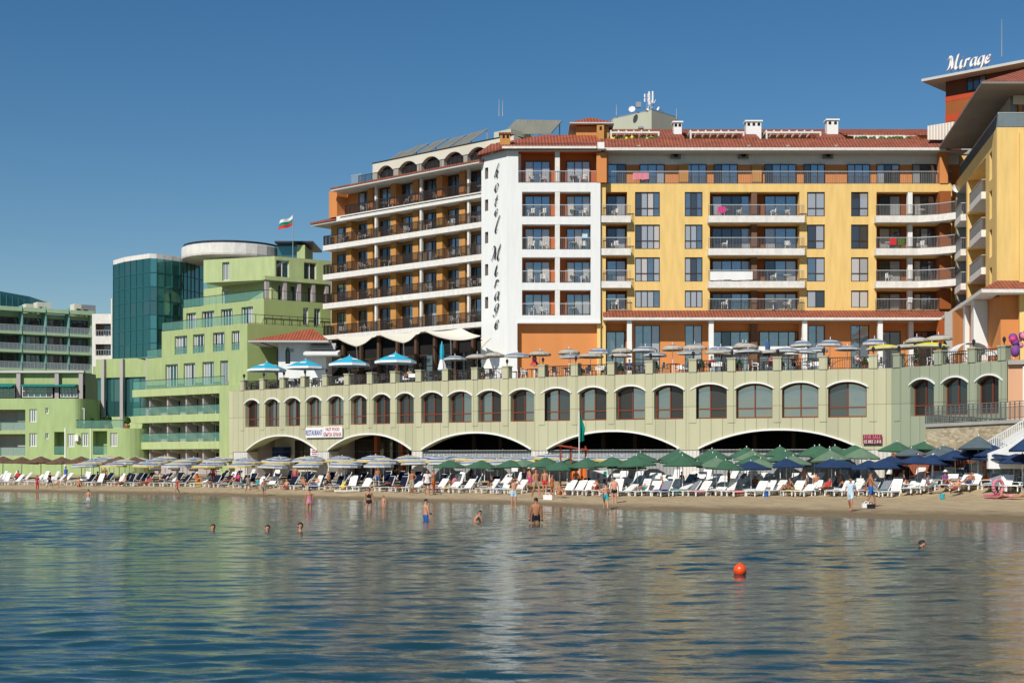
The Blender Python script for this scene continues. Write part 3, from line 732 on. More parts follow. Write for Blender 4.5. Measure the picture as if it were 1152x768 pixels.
# ================================================================ script lettering (flat pen strokes)
GL = {
 'M': (.95, [[(-.05, .72), (.02, .92), (.16, .9), (.2, .6), (.14, .2), (.02, 0)], [(.2, .88), (.32, .45), (.38, .06)], [(.38, .06), (.52, .5), (.72, 1.02)], [(.72, 1.0), (.64, .5), (.62, .12), (.72, .0), (.84, .1)]]),
 'i': (.34, [[(.1, .55), (.05, .3), (.05, .08), (.14, 0), (.26, .12)], [(.14, .74), (.17, .82)]]),
 'r': (.46, [[(.1, .56), (.07, .3), (.03, 0)], [(.07, .3), (.2, .52), (.36, .5)]]),
 'a': (.56, [[(.38, .5), (.22, .55), (.06, .38), (.02, .12), (.12, 0), (.28, .16), (.4, .54)], [(.4, .54), (.36, .12), (.44, 0), (.54, .1)]]),
 'g': (.54, [[(.38, .5), (.22, .55), (.06, .38), (.02, .12), (.12, 0), (.28, .16), (.4, .54)], [(.4, .54), (.36, .0), (.26, -.3), (.08, -.42), (-.08, -.32)]]),
 'e': (.46, [[(.04, .24), (.24, .3), (.34, .44), (.24, .55), (.08, .4), (.03, .14), (.14, 0), (.36, .1)]]),
 'h': (.5, [[(.3, 1.1), (.18, .8), (.08, .35), (.02, 0)], [(.06, .24), (.2, .5), (.32, .48), (.28, .16), (.34, 0), (.42, .06)]]),
 'o': (.5, [[(.24, .54), (.08, .42), (.03, .14), (.14, 0), (.3, .12), (.34, .4), (.24, .54)]]),
 't': (.4, [[(.22, .95), (.12, .45), (.08, .12), (.16, 0), (.28, .08)], [(.0, .56), (.32, .62)]]),
 'l': (.3, [[(.28, 1.1), (.16, .7), (.08, .2), (.12, 0), (.22, .04)]]),
}
def smooth(pts, n=5):
    out = []; P = [pts[0]] + pts + [pts[-1]]
    for i in range(1, len(P) - 2):
        for k in range(n):
            t = k / n; a, b, c, d = P[i - 1:i + 3]
            out.append(tuple(.5 * (2 * b[j] + (c[j] - a[j]) * t + (2 * a[j] - 5 * b[j] + 4 * c[j] - d[j]) * t * t + (3 * b[j] - a[j] - 3 * c[j] + d[j]) * t ** 3) for j in (0, 1)))
    return out + [pts[-1]]
def glyph(mb, ch, ox, oz, s, mat, pen=.13, shear=.12, y0=-.06, y1=.0, tn=.025):
    w, st = GL[ch]
    dx, dz = pen * .62, pen * .55
    for pl in st:
        q = smooth(pl)
        for a, b in zip(q, q[1:]):
            A = (ox + s * (a[0] + shear * a[1]), oz + s * a[1]); B = (ox + s * (b[0] + shear * b[1]), oz + s * b[1])
            e = (s * dx / 2, s * dz / 2)
            t = Vector((B[0] - A[0], B[1] - A[1])); 
            if t.length < 1e-6: continue
            n = Vector((-t.y, t.x)).normalized() * s * tn
            quad = [(A[0] - e[0] - n.x, A[1] - e[1] - n.y), (B[0] - e[0] - n.x, B[1] - e[1] - n.y), (B[0] + e[0] + n.x, B[1] + e[1] + n.y), (A[0] + e[0] + n.x, A[1] + e[1] + n.y)]
            i = len(mb.v); k = mb.mi(mat)
            mb.v += [(x, y0, z) for x, z in quad] + [(x, y1, z) for x, z in quad]
            for f in ((0, 1, 2, 3), (7, 6, 5, 4), (0, 4, 5, 1), (1, 5, 6, 2), (2, 6, 7, 3), (3, 7, 4, 0)): mb.f.append([i + j for j in f]); mb.m.append(k)
# vertical wall lettering
mb = MB()
k = 129 / 1600
vert = [('h', 200.5, 12.5), ('o', 216, 15.5), ('t', 232, 11), ('e', 243, 13), ('l', 262, 15), ('M', 293, 15.5), ('i', 310, 18), ('r', 324, 15), ('a', 337.5, 17), ('g', 350, 18), ('e', 369.5, 17)]
for ch, py, sz in vert:
    s = sz * k * {'M': 1.05, 'a': .9, 'g': .78, 'r': 1., 'e': .95, 'o': 1.}.get(ch, 1.08)
    px = {'M': 553.5, 'h': 557}.get(ch, 557)
    glyph(mb, ch, lf.s(px), Z(py, 128.6), s, 'frame_dark', pen=.14 if ch != 'M' else .11, shear=.28, y0=-.13, y1=-.10, tn=.016)
wsn = thing('wall_lettering', 'tall vertical black script lettering on the white tower of the hotel', 'sign', (lf.p[0], lf.p[1], ZD + 6))
mb.build('lettering', wsn, (0, 0, -ZD - 6), lf.th)
mb = MB()
for ch, py, sz in vert: mb.box(lf.s(560), lf.s(560) + .03, -.14, -.003, Z(py, 128.6) + .2, Z(py, 128.6) + .23, 'frame_dark')
mb.build('bracket', wsn, (0, 0, -ZD - 6), lf.th)
# rooftop sign
so = of_ = Fac(tf0.pt(0, -1.2), tf0.th)
base = tf0.p; zb = ez + .28
a_s, b_s = so.s(1066), so.s(1117)
wid = b_s - a_s; nat = sum(GL[c][0] for c in 'Mirage') + .1
s = wid / nat; x = a_s
rs_ = thing('rooftop_sign', 'white script letters standing on the brown tower roof', 'sign', (so.p[0], so.p[1], zb))
mb = MB(); zl = so.z(1070, 80)
zsl = so.z(1067, 79.5) - so.z(1067, 79.5)
for i, ch in enumerate('Mirage'):
    glyph(mb, ch, x, zl + .1, s * (1.0 if i else 1.0), 'plastic_white', pen=.2, shear=.15, y0=-.12, y1=.05); x += s * GL[ch][0]
mb.build('lettering', rs_, (0, 0, -zb), so.th)
mb = MB(); x = a_s
for i in range(6): mb.tube((a_s + .3 + i * wid / 6.4, 0, zl + .1), (a_s + .3 + i * wid / 6.4, .9, zb - .05), .03, 'metal_galv')
mb.build('support', rs_, (0, 0, -zb), so.th)

# ================================================================ roof equipment
def simple(name, label, cat, mb, loc, rz=0., group=None, smooth=False):
    return tag(mb.build(name, None, loc, rz, smooth), label, cat, group)
def mast(px, d, py0, py1, label, kit=False):
    z0, z1 = Z(py0, d), Z(py1, d); mb = MB(); mb.tube((0, 0, 0), (0, 0, z1 - z0), .05, 'metal_galv', .02)
    if kit:
        for k in range(5): mb.box(-.3, -.18, -.06, .06, (z1 - z0) * (.35 + k * .13), (z1 - z0) * (.35 + k * .13) + .35, 'plastic_white') if k % 2 else mb.box(.12, .26, -.06, .06, (z1 - z0) * (.3 + k * .13), (z1 - z0) * (.3 + k * .13) + .45, 'plastic_white')
        mb.tube((0, 0, 0), (.5, 0, (z1 - z0) * .6), .03, 'metal_galv')
    return simple('antenna_mast', label, 'antenna', mb, (X(px, d), d, z0))
mast(728, 139.5, 124, 105, 'tall antenna mast with white panels on the grey rooftop box', True)
mast(732, 140.5, 124, 104.5, 'second antenna mast close beside the tall one on the grey box', True)
mast(693.5, 142, 130, 118, 'thin short antenna on the left corner of the grey rooftop box')
mast(761, 138, 134, 122, 'thin antenna on the right corner of the grey rooftop box')
mast(561.5, 138, 131, 112, 'thin antenna above the white arcade storey, left of a pair')
mast(565.5, 138, 131, 113, 'thin antenna above the white arcade storey, right of a pair')
mast(1127, 136, 64, 22, 'tall thin white mast behind the rooftop sign')
mast(364, 150, 284, 261, 'short white chimney pipe beside the flag pole on the green building')
def dish(px, d, py, r, rz, label):
    mb = MB(); n = 12; pr = [(r * k / 4, .35 * r * (k / 4) ** 2) for k in range(1, 5)]; mb.lathe([(.001, 0)] + pr, 'plastic_white', n); mb.tube((0, 0, -.6), (0, 0, 0), .04, 'metal_galv')
    o = mb.mesh('satellite_dish'); ob = inst(o, 'satellite_dish', None, (X(px, d), d, Z(py, d))); ob.rotation_euler = (R(70), 0, R(rz)); tag(ob, label, 'satellite dish')
dish(711, 139.8, 123.5, .33, -10, 'largest white satellite dish on the left of the grey rooftop box')
dish(728, 139.3, 123.3, .16, 30, 'small white dish at the foot of the tall antenna mast')
dish(741, 140.5, 122.5, .2, -60, 'white satellite dish on the right slope of the grey rooftop box')
dish(870 + 204, 126.6, 213, .4, 20, 'white satellite dish on the wall in the inner corner of the hotel')
mb = MB(); mb.box(-.25, .25, -.2, .2, 0, .5, 'metal_galv'); simple('equipment_cabinet', 'small grey cabinet on posts between the dish and mast', 'cabinet', mb, (X(718, 139.9), 139.9, Z(121, 139.9)))
# solar collectors on the orange wing roof
for i, (px, t, n) in enumerate([(446, 166.5, 1), (463, 160.5, 1), (485, 155, 1), (505, 151, 1), (527, 145, 1.25)]):
    s_ = of.s(px, 6.0); p = of.pt(s_, 6.0); z1 = Z(t, p[1]); w = .95 * n
    mb = MB()
    for k in range(5): mb.prism([(-w + .02 + k * 2 * w / 5, -1.5), (-w + (k + 1) * 2 * w / 5 - .02, -1.5), (-w + (k + 1) * 2 * w / 5 - .02, 1.4), (-w + .02 + k * 2 * w / 5, 1.4)], [0, 0, 1.9, 1.9], [.1, .1, 2.0, 2.0], 'panel_solar')
    mb.tube((-w, -1.5, 0), (-w, 1.4, 1.95), .07, 'metal_galv'); mb.tube((w, -1.5, 0), (w, 1.4, 1.95), .07, 'metal_galv')
    for xx in (-w, w): mb.tube((xx, 1.4, -.5), (xx, 1.4, 1.9), .05, 'metal_galv')
    simple('solar_collector', '%s tilted solar collector from the left on the arcade roof' % nth(i + 1), 'solar collector', mb, (p[0], p[1], z1 - 2.0), R(-48), 'tilted solar collectors on the roof')
Yb = 137.; mb = MB()
a0 = (X(566, Yb), Z(151, Yb)); a1 = (X(581, Yb), Z(131.5, Yb)); b1 = (X(632, Yb + 2), Z(138, Yb + 2)); b0 = (X(620, Yb), Z(151.5, Yb))
ox = a0[0]
mb.prism([(0, 0), (b0[0] - ox, 0), (b1[0] - ox, 1.6), (a1[0] - ox, 1.6)], [0, 0, b1[1] - a0[1], a1[1] - a0[1]], [.12, .12, b1[1] - a0[1] + .12, a1[1] - a0[1] + .12], 'panel_solar')
for k in range(6):
    t = (k + .5) / 6; mb.tube(((b0[0] - ox) * t, -.05, -.2), (a1[0] - ox + (b1[0] - a1[0]) * t, 1.6, (a1[1] - a0[1]) + (b1[1] - a1[1]) * t + .1), .06, 'metal_galv')
for t in (0.05, .5, .95): mb.tube((a1[0] - ox + (b1[0] - a1[0]) * t, 1.65, -1.2), (a1[0] - ox + (b1[0] - a1[0]) * t, 1.65, 1.3), .06, 'metal_galv')
simple('solar_collector', 'largest tilted grey collector bank with struts beside the red roof', 'solar collector', mb, (ox, Yb, a0[1]), 0, 'tilted solar collectors on the roof')

# ================================================================ terrace building with arches
def dtop(px): 
    ks = [(240, 75), (262, 76.3), (363, 81.8), (468, 86.7), (606, 91.8), (775, 97.4), (1003, 102.2), (1133, 111)]
    for (a, u), (b, v) in zip(ks, ks[1:]):
        if px <= b: return (ZD - H) * F / (u + (v - u) * (px - a) / (b - a))
    return (ZD - H) * F / 111
VP = [262, 363, 468, 606, 775, 1003, 1133]
VT = [(X(p, dtop(p)), dtop(p)) for p in VP]
terr = thing('terrace_building', 'long pale green terrace building with arched windows and wide beach arches', 'building', (VT[3][0], VT[3][1] + 1, 1.1))
GB = 1.0
ZS, ZSP, RI = 5.71, 7.78, .42
wl = [[(283.7, 15.6), (306.4, 15.6), (329.3, 16.5), (353.2, 16.2)], [(378, 17), (403.5, 18), (429.5, 18.7), (455.8, 19.3)], [(485.8, 23.4), (517.8, 25.5), (550.8, 25.8), (587.6, 26.5)],
      [(625.8, 31), (667, 30.5), (709.2, 32.5), (752.3, 33)], [(798.2, 39), (848.5, 41), (900.2, 41), (953.3, 43.5)], [(1037.6, 26), (1074.4, 27.4), (1112.7, 28)]]
arch_px = [(277.7, 356.4, 'shop'), (369.4, 462.6, 'shop'), (474.8, 597, 'dark'), (616, 764, 'dark'), (786.5, 967, 'dark'), None]
tseg = []
def arc_trim(mb, a, b, z, rise, m, y=-.1, th=.11, n=12, ext=.12):
    a -= ext; b += ext
    def f(t): return z + rise * (1 - abs(2 * t - 1) ** 2.2)
    for k in range(n):
        t0, t1 = k / n, (k + 1) / n; x0, x1 = a + (b - a) * t0, a + (b - a) * t1
        mb.prism([(x0, y), (x1, y), (x1, -.004), (x0, -.004)], [f(t0), f(t1), f(t1), f(t0)], [f(t0) + th, f(t1) + th, f(t1) + th, f(t0) + th], m)
for i in range(6):
    fc, Ln = fac2(VT[i], VT[i + 1]); tseg.append((fc, Ln))
    mb = MB(); ops = []; m = 'cladding' if i < 5 else 'cladding_green_shaded'
    for (c, w) in wl[i]: ops.append(dict(a=fc.s(c - w / 2), b=fc.s(c + w / 2), z=ZS, t=ZSP, rise=RI, d=.5))
    A = arch_px[i]
    if A:
        a, b = fc.s(A[0]), fc.s(A[1])
        ops.append(dict(a=a, b=b, z=3.45, t=3.5, rise=4.83 - 3.5, d=1.2 if A[2] == 'shop' else .6, rev='cladding'))
    wall(mb, 0, Ln, 3.45 if i < 5 else 1.0, ZD, ops, m, nseg=14)
    sg = mb.build('arched_wall', terr, fc.loc(terr), fc.th)
    mb = MB()
    edges = [fc.s(c - w / 2) for c, w in wl[i]] + [fc.s(wl[i][-1][0] + wl[i][-1][1] / 2)]
    if i == 0: pil = [.15]
    else: pil = [0.0]
    cs = [fc.s(c) for c, w in wl[i]]; hw = [fc.s(c + w / 2) - fc.s(c - w / 2) for c, w in wl[i]]
    pil = [max(.28, cs[0] - hw[0] / 2 - .42)] + [(cs[k] + hw[k] / 2 + cs[k + 1] - hw[k + 1] / 2) / 2 for k in range(len(cs) - 1)]
    if i == 4: pil.append(cs[-1] + hw[-1] / 2 + .42)
    if i == 5: pil = [.5] + pil[1:] + [Ln - .35]
    boxes('pilaster', sg, [(x - .26, x + .26, -.04, -.003, ZS - .3, ZD, m) for x in pil])
    for x in pil:
        mb = MB(); mb.box(x - .29, x + .29, -.1, .46, ZD + .002, ZD + .9, m); mb.box(x - .33, x + .33, -.14, .5, ZD + .9, ZD + .97, 'cladding')
        p_ = mb.build('parapet_pillar', sg)
        mb = MB(); mb.tube((x, .18, ZD + .97), (x, .18, ZD + 1.15), .03, 'frame_dark'); mb.lathe([(.05, 1.15), (.11, 1.3), (.13, 1.42), (.02, 1.55)], 'frame_dark', 6, (x, .18, ZD)); mb.build('lantern', p_)
    for o in ops[:len(wl[i])]: mb = MB(); arc_trim(mb, o['a'], o['b'], ZSP, RI, 'white_paint'); mb.build('arch_trim', sg)
    if A: mb = MB(); arc_trim(mb, a, b, 3.5, 1.33, 'white_paint', th=.13, n=24, ext=.05); mb.build('arch_trim', sg)
    for o in ops[:len(wl[i])]:
        w = o['b'] - o['a']
        window(sg, o['a'], .45, ZS + .01, w, ZSP - ZS, 2, frame='frame_rust', glass=('glass_blue', 'glass_dark', 'glass_blue', 'glass_black') if i < 5 else ('glass_dark', 'glass_black'), transom=.34, rise=RI, fr=.09, nvar=5)
    pp = [-.0] + pil + [Ln]
    for a_, b_ in zip(pil, pil[1:]):    # ornate dark railing between the pillars
        x0, x1 = a_ + .31, b_ - .31; Lr = round(x1 - x0, 1)
        key = ('orn', Lr)
        if key not in RC:
            mb = MB(); mb.box(0, Lr, -.02, .02, .78, .84, 'rail_dark'); mb.box(0, Lr, -.02, .02, .05, .09, 'rail_dark')
            n = int(Lr / .16)
            for k in range(n + 1): mb.box(Lr * k / n - .013, Lr * k / n + .013, -.012, .012, .05, .8, 'rail_dark')
            for k in range(10):
                t0, t1 = math.pi * k / 10, math.pi * (k + 1) / 10
                mb.tube((Lr / 2 - math.cos(t0) * Lr * .42, 0, .1 + math.sin(t0) * .6), (Lr / 2 - math.cos(t1) * Lr * .42, 0, .1 + math.sin(t1) * .6), .022, 'rail_dark', n=4)
            RC[key] = mb.mesh('railing')
        inst(RC[key], 'railing', sg, (x0, .15, ZD))
    if i < 5:
        boxes('pier', sg, [(x0 + .02, x1, .05, 1.2, .6, 3.44, 'corrugated_white') for x0, x1 in ((0, a), (b, Ln))])
        mb = MB()
        if A[2] == 'shop':
            mb.box(a - .1, b + .1, 3.2, 3.3, .8, 5.2, 'cream_wall' if i == 0 else 'interior_dark'); mb.box(a - .1, a, 1.2, 3.3, .8, 5.2, 'mauve_wall'); mb.box(b, b + .1, 1.2, 3.3, .8, 5.2, 'mauve_wall'); mb.box(a, b, .61, 3.3, 4.9, 5.0, 'soffit')
            rc_ = mb.build('recess', sg)
            if i == 0:
                window(rc_, a + 3.1, 3.15, 1.9, 2.3, 2.6, 2, frame='wood_dark', glass=('glass_dark', 'glass_black', 'glass_curtain'), transom=.5)
                boxes('post', rc_, [(b - 2.3, b - 1.9, 2.6, 3.1, 1, 4.9, 'wood_red')]); boxes('awning', rc_, [(a + .9, a + 2.6, 2.2, 3.0, 2.9, 3.9, 'canopy_navy')])
            else:
                for k in range(4): window(rc_, a + .3 + k * (b - a) / 4, 3.1, 1.4, (b - a) / 4 - .4, 3.1, 2, frame='wood_dark', glass=('glass_dark', 'glass_black'), transom=.75)
                boxes('post', rc_, [(a + (b - a) * k, a + (b - a) * k + .38, 2.3, 2.7, 1, 4.9, 'wood_red') for k in (0.33, .64)])
        else:
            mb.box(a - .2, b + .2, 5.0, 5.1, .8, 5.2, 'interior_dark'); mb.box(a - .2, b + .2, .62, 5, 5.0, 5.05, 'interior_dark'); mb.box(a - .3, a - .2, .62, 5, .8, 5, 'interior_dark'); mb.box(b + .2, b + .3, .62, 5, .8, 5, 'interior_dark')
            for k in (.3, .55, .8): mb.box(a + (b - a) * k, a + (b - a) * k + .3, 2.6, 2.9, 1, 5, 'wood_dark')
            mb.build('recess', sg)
            mb = MB(); mb.box(a - .02, b + .02, .25, .32, .6, 3.5, 'corrugated')
            fo = thing('corrugated_fence', 'grey corrugated sheet fence closing the %s' % {2: 'dark arch left of the green flag', 3: 'dark arch behind the orange lifeguard chair', 4: 'widest dark arch near the maroon sign'}[i], 'fence', (*fc.pt((a + b) / 2, .3), .9), 0, 'corrugated fences in the dark arches')
            mb.build('sheet', fo, (fc.p[0] - fo.location.x, fc.p[1] - fo.location.y, -.9), fc.th)
            boxes('post', fo, [(a + .2 + (b - a - .4) * k / 4 - .03, a + .2 + (b - a - .4) * k / 4 + .03, .2, .25, .6, 3.55, 'metal_galv') for k in range(5)], (fc.p[0] - fo.location.x, fc.p[1] - fo.location.y, -.9), fc.th)
# deck slab and end wall
mb = MB(); ox, oy = terr.location.x, terr.location.y
inner = [tseg[k][0].pt(0, .55) for k in range(6)] + [tseg[5][0].pt(tseg[5][1], .55)]
pl = [(p[0] - ox, p[1] - oy) for p in inner]; back = [(52 - ox, 108 - oy), (52 - ox, 152 - oy), (-24 - ox, 152 - oy)]
mb.prism(pl + back, ZD - .4, ZD - .002, 'concrete'); mb.build('terrace_deck', terr, (0, 0, -1.1))
mb = MB()
for k in range(6):
    a_, b_ = VT[k], VT[k + 1]; c_, d_ = inner[k], inner[k + 1]
    mb.prism([(p[0] - ox, p[1] - oy) for p in (a_, b_, d_, c_)], ZD - .02, ZD + .001, 'concrete')
mb.build('coping', terr, (0, 0, -1.1))
mb = MB(); a_ = VT[0]
mb.prism([(a_[0] - ox, a_[1] - oy), (a_[0] + .3 - ox, a_[1] + 12 - oy), (a_[0] - .1 - ox, a_[1] + 12 - oy), (a_[0] - .4 - ox, a_[1] - oy + .2)], 1.0, ZD - .01, 'cladding'); mb.build('end_wall', terr, (0, 0, -1.1))
# pinkish wall and white doorway at the far right end
e_ = VT[6]; er = Fac((e_[0] + .03, e_[1] - .05), R(-20))
mb = MB(); mb.box(0, .9, 0, 3, 1.0, ZD - .05, 'pink_wall'); mb.box(.9, 1.3, -.15, 3, 1.0, ZD - .4, 'white_wall'); mb.box(1.3, 6, .3, 3, 1.0, ZD - .3, 'pink_wall'); mb.box(.0, 6, -.3, 3, ZD - .3, ZD - .02, 'concrete')
er_ = mb.build('entrance_wall', terr, er.loc(terr), er.th)
window(er_, 1.5, .25, ZS - .1, 1.6, 2.4, 1, glass=('glass_black',), name='doorway')
# ---- banners and signs
def sign(name, label, fac, px0, px1, py0, py1, col, texts, y=-.2, grp=None):
    a, b = fac.s(px0, y), fac.s(px1, y); zt_, zb_ = fac.z(px0, py0, y), fac.z(px0, py1, y)
    p = fac.pt((a + b) / 2, y); o = MB(); w, h = b - a, zt_ - zb_
    o.box(-w / 2, w / 2, 0, .04, 0, h, col)
    ob = o.build(name, None, (p[0], p[1], zb_), fac.th); tag(ob, label, 'sign', grp)
    for (t, fx, fz, fw, fh, m) in texts: inst(text_mesh(t, w * fw, h * fh, m), 'lettering', ob, (w * (fx - .5), -.014, h * fz))
f1 = tseg[0][0]; f1b = tseg[1][0]
sign('banner', 'white banner reading RESTAURANT in blue under the arched windows', f1, 343.8, 363.2, 480.8, 492.2, 'cloth_white', [('RESTAURANT', .5, .48, .94, .52, 'sign_blue')])
sign('banner', 'white banner with red FAST FOOD lettering beside the blue lettered one', f1b, 363.6, 385, 479.8, 491.8, 'cloth_white', [('FAST FOOD', .5, .75, .72, .3, 'sign_red'), ('БЪРЗА ХРАНА', .5, .28, .92, .38, 'sign_red')])
sign('sign_board', 'small red and white lettered board hanging in the first arch', f1, 349.2, 358.5, 504, 512.2, 'cloth_white', [], y=.05)
sgb = [o for o in bpy.data.objects if o.name.startswith('sign_board')][0]
for k in range(4): boxes('stripe', sgb, [(-.33, .33, -.012, -.002, .1 + .16 * k, .18 + .16 * k, 'sign_red')])
sign('sign_board', 'maroon and white sign reading FOR SALE above the umbrellas', tseg[4][0], 970.8, 992.2, 488.6, 499, 'sign_maroon', [('FOR SALE', .5, .74, .86, .42, 'cloth_pink'), ('02 882 2 8 8', .5, .24, .9, .34, 'cloth_white')])

# ---- stone retaining wall, walkway and stairs at the right
p0, p1 = (X(1041.5, 95.5), 95.5), (X(1175, 87), 87)
sf, sl = fac2(p0, p1)
zw0, zw1 = Z(480.5, 95.5), Z(474.6, 88)
sw = thing('stone_wall', 'beige rubble stone retaining wall below the walkway railing', 'wall', (p0[0], p0[1], 1.0))
mb = MB(); mb.prism([(0, 0), (sl, 0), (sl, .6), (0, .6)], .4, [zw0, zw1, zw1, zw0], 'stone'); mb.build('masonry', sw, sf.loc(sw), sf.th)
mb = MB(); mb.prism([(0, -.12), (sl, -.12), (sl, 2.6), (0, 3.2)], [zw0 + .003, zw1, zw1, zw0 + .003], [zw0 + .22, zw1 + .22, zw1 + .22, zw0 + .22], 'concrete'); mb.build('walkway', sw, sf.loc(sw), sf.th)
mb = MB(); mb.box(0, .3, .02, 3, .4, zw0, 'stone'); mb.build('return_wall', sw, sf.loc(sw), sf.th)
wr_ = thing('walkway_railing', 'dark grey metal railing along the walkway above the stone wall', 'railing', (p0[0], p0[1], zw0 + .22))
mb = MB(); n = 26
for k in range(n + 1):
    x = sl * k / n; zz_ = (zw1 - zw0) * k / n; mb.box(x - .025, x + .025, -.05, 0, zz_, zz_ + 1.15, 'rail_grey')
    if k < n:
        for q in range(1, 4): mb.box(x + sl / n * q / 4 - .01, x + sl / n * q / 4 + .01, -.035, -.015, zz_ + .1, zz_ + .8, 'rail_grey')
for hh in (.1, .8, .95, 1.12): mb.prism([(0, -.045), (sl, -.045), (sl, -.005), (0, -.005)], [hh, zw1 - zw0 + hh, zw1 - zw0 + hh, hh], [hh + .04, zw1 - zw0 + hh + .04, zw1 - zw0 + hh + .04, hh + .04], 'rail_grey')
mb.build('bars', wr_, (0, 0, 0), sf.th)
# stairs: climb to the right in front of the stone wall
st0, st1 = (X(1090, 88.5), 88.5), (X(1152, 85.5), 85.5)
ft, fl = fac2(st0, st1); zs0, zs1 = Z(514, 88.5), Z(478, 85.5)
stt = thing('staircase', 'white concrete staircase with white railing climbing to the walkway', 'staircase', (st0[0], st0[1], 1.0))
mb = MB(); n = 14
for k in range(n + 8): zt0_ = zs0 - .7 + (zs1 - zs0) * (k + 1) / n; mb.box(fl * k / n, fl * (k + 1) / n, 0, 1.4, zt0_ - .45, zt0_, 'white_wall')
mb.build('steps', stt, (0, 0, -1.0), ft.th)
for y in (0.05, 1.55):
    mb = MB()
    for k in range(46):
        x = fl * 1.5 * k / 45; z_ = zs0 - .6 + (zs1 - zs0) * x / fl; mb.box(x - .02, x + .02, y - .02, y + .02, z_ - .05, z_ + .95, 'plastic_white')
    for hh in (.05, .9): mb.prism([(0, y - .03), (fl * 1.5, y - .03), (fl * 1.5, y + .03), (0, y + .03)], [zs0 - .6 + hh, zs0 - .6 + (zs1 - zs0) * 1.5 + hh] + [zs0 - .6 + (zs1 - zs0) * 1.5 + hh, zs0 - .6 + hh], [zs0 - .54 + hh, zs0 - .54 + (zs1 - zs0) * 1.5 + hh] + [zs0 - .54 + (zs1 - zs0) * 1.5 + hh, zs0 - .54 + hh], 'plastic_white')
    mb.build('handrail', stt, (0, 0, -1.0), ft.th)

# ================================================================ green terraced hotel on the left
gh = thing('green_hotel', 'light green stepped hotel with glass railings left of the orange wing', 'hotel', (-28, 150, 1.2))
C0 = (X(272, 141), 141.)
thL, thR = R(-40.5), R(34.5)
gl = Fac(C0, thL); gr_ = Fac(C0, thR)     # s negative along gl = to the left; s positive along gr_ = to the right
def gblock(name, lpx, z0, z1, inset, rpx=372, mat='green_wall', backd=14, insetR=0., wins=(), winsR=(), railg=True, corner=None, tl=None, wh=2.0, cols=4, frame='frame_white', cx=0., pil=True):
    """one storey: left face inset behind the storey below, right face flush"""
    # corner after insets: moving inset into the building from left face, insetR from right face
    uL, wL, uR, wR = gl.u, gl.w, gr_.u, gr_.w
    c = (C0[0] + cx * uR[0] + inset * wL[0] + insetR * wR[0], C0[1] + cx * uR[1] + inset * wL[1] + insetR * wR[1])
    if corner: c = (X(*corner), corner[1])
    thL_ = R(tl) if tl is not None else thL
    fl_ = Fac(c, thL_); fr_ = Fac(c, thR)
    sL = fl_.s(lpx); sR = fr_.s(rpx)
    A = fl_.pt(sL); Rr = fr_.pt(sR)
    ox, oy = gh.location.x, gh.location.y
    mb = MB(); opsL = []
    for (p, w) in wins: opsL.append(dict(a=fl_.s(p - w / 2) - sL, b=fl_.s(p + w / 2) - sL, z=z0 + .15, t=z0 + .15 + wh, d=.35))
    wall(mb, 0, -sL, z0, z1, opsL, mat)
    mb.box(.01, -sL, .36, 8, z0, z1 - .01, mat)
    mb.box(0, -sL, .0, 8, z1 - .008, z1, 'concrete')
    part = mb.build(name, gh, (A[0] - ox, A[1] - oy, -1.2), thL_)
    for o in opsL:
        window(part, o['a'], .3, o['z'], o['b'] - o['a'], wh, cols, frame=frame, glass=('glass_aqua', 'glass_aqua', 'glass_dark', 'glass_curtain'), transom=None, fr=.08)
    mb = MB(); ops = [dict(a=fr_.s(p - w / 2), b=fr_.s(p + w / 2), z=z0 + .15, t=z0 + .15 + wh, d=.3) for p, w in winsR]
    wall(mb, 0, sR, z0, z1, ops, 'green_wall_shaded' if mat == 'green_wall' else mat); mb.box(.01, sR, .31, 8, z0, z1 - .01, mat); mb.box(0, sR, 0, 8, z1 - .009, z1 + .001, 'concrete')
    pr = mb.build(name, gh, (c[0] - ox, c[1] - oy, -1.2), thR)
    for o in ops: window(pr, o['a'], .25, o['z'], o['b'] - o['a'], wh, 2, frame=frame, glass=('glass_aqua', 'glass_dark'), fr=.08)
    if railg:
        mb_ = rail(part, (0, .06), (-sL, .06), z1, .95, 'rail_glass', 'rail_dark', gap=1.1, glass='rail_glass'); rail(pr, (0, .06), (sR, .06), z1, .95, 'rail_dark', 'rail_dark', gap=.9, br=.02)
    if 0:
        mb = MB()
        for k in range(len(wins)):
            p = wins[k][0] + wins[k][1] * .75; x = fl_.s(p) - sL; mb.box(x - .2, x + .2, -.35, -.004, z0, z1 - .9, mat)
        if mb.v: mb.build('buttress', part)
    return fl_, sL, part, pr
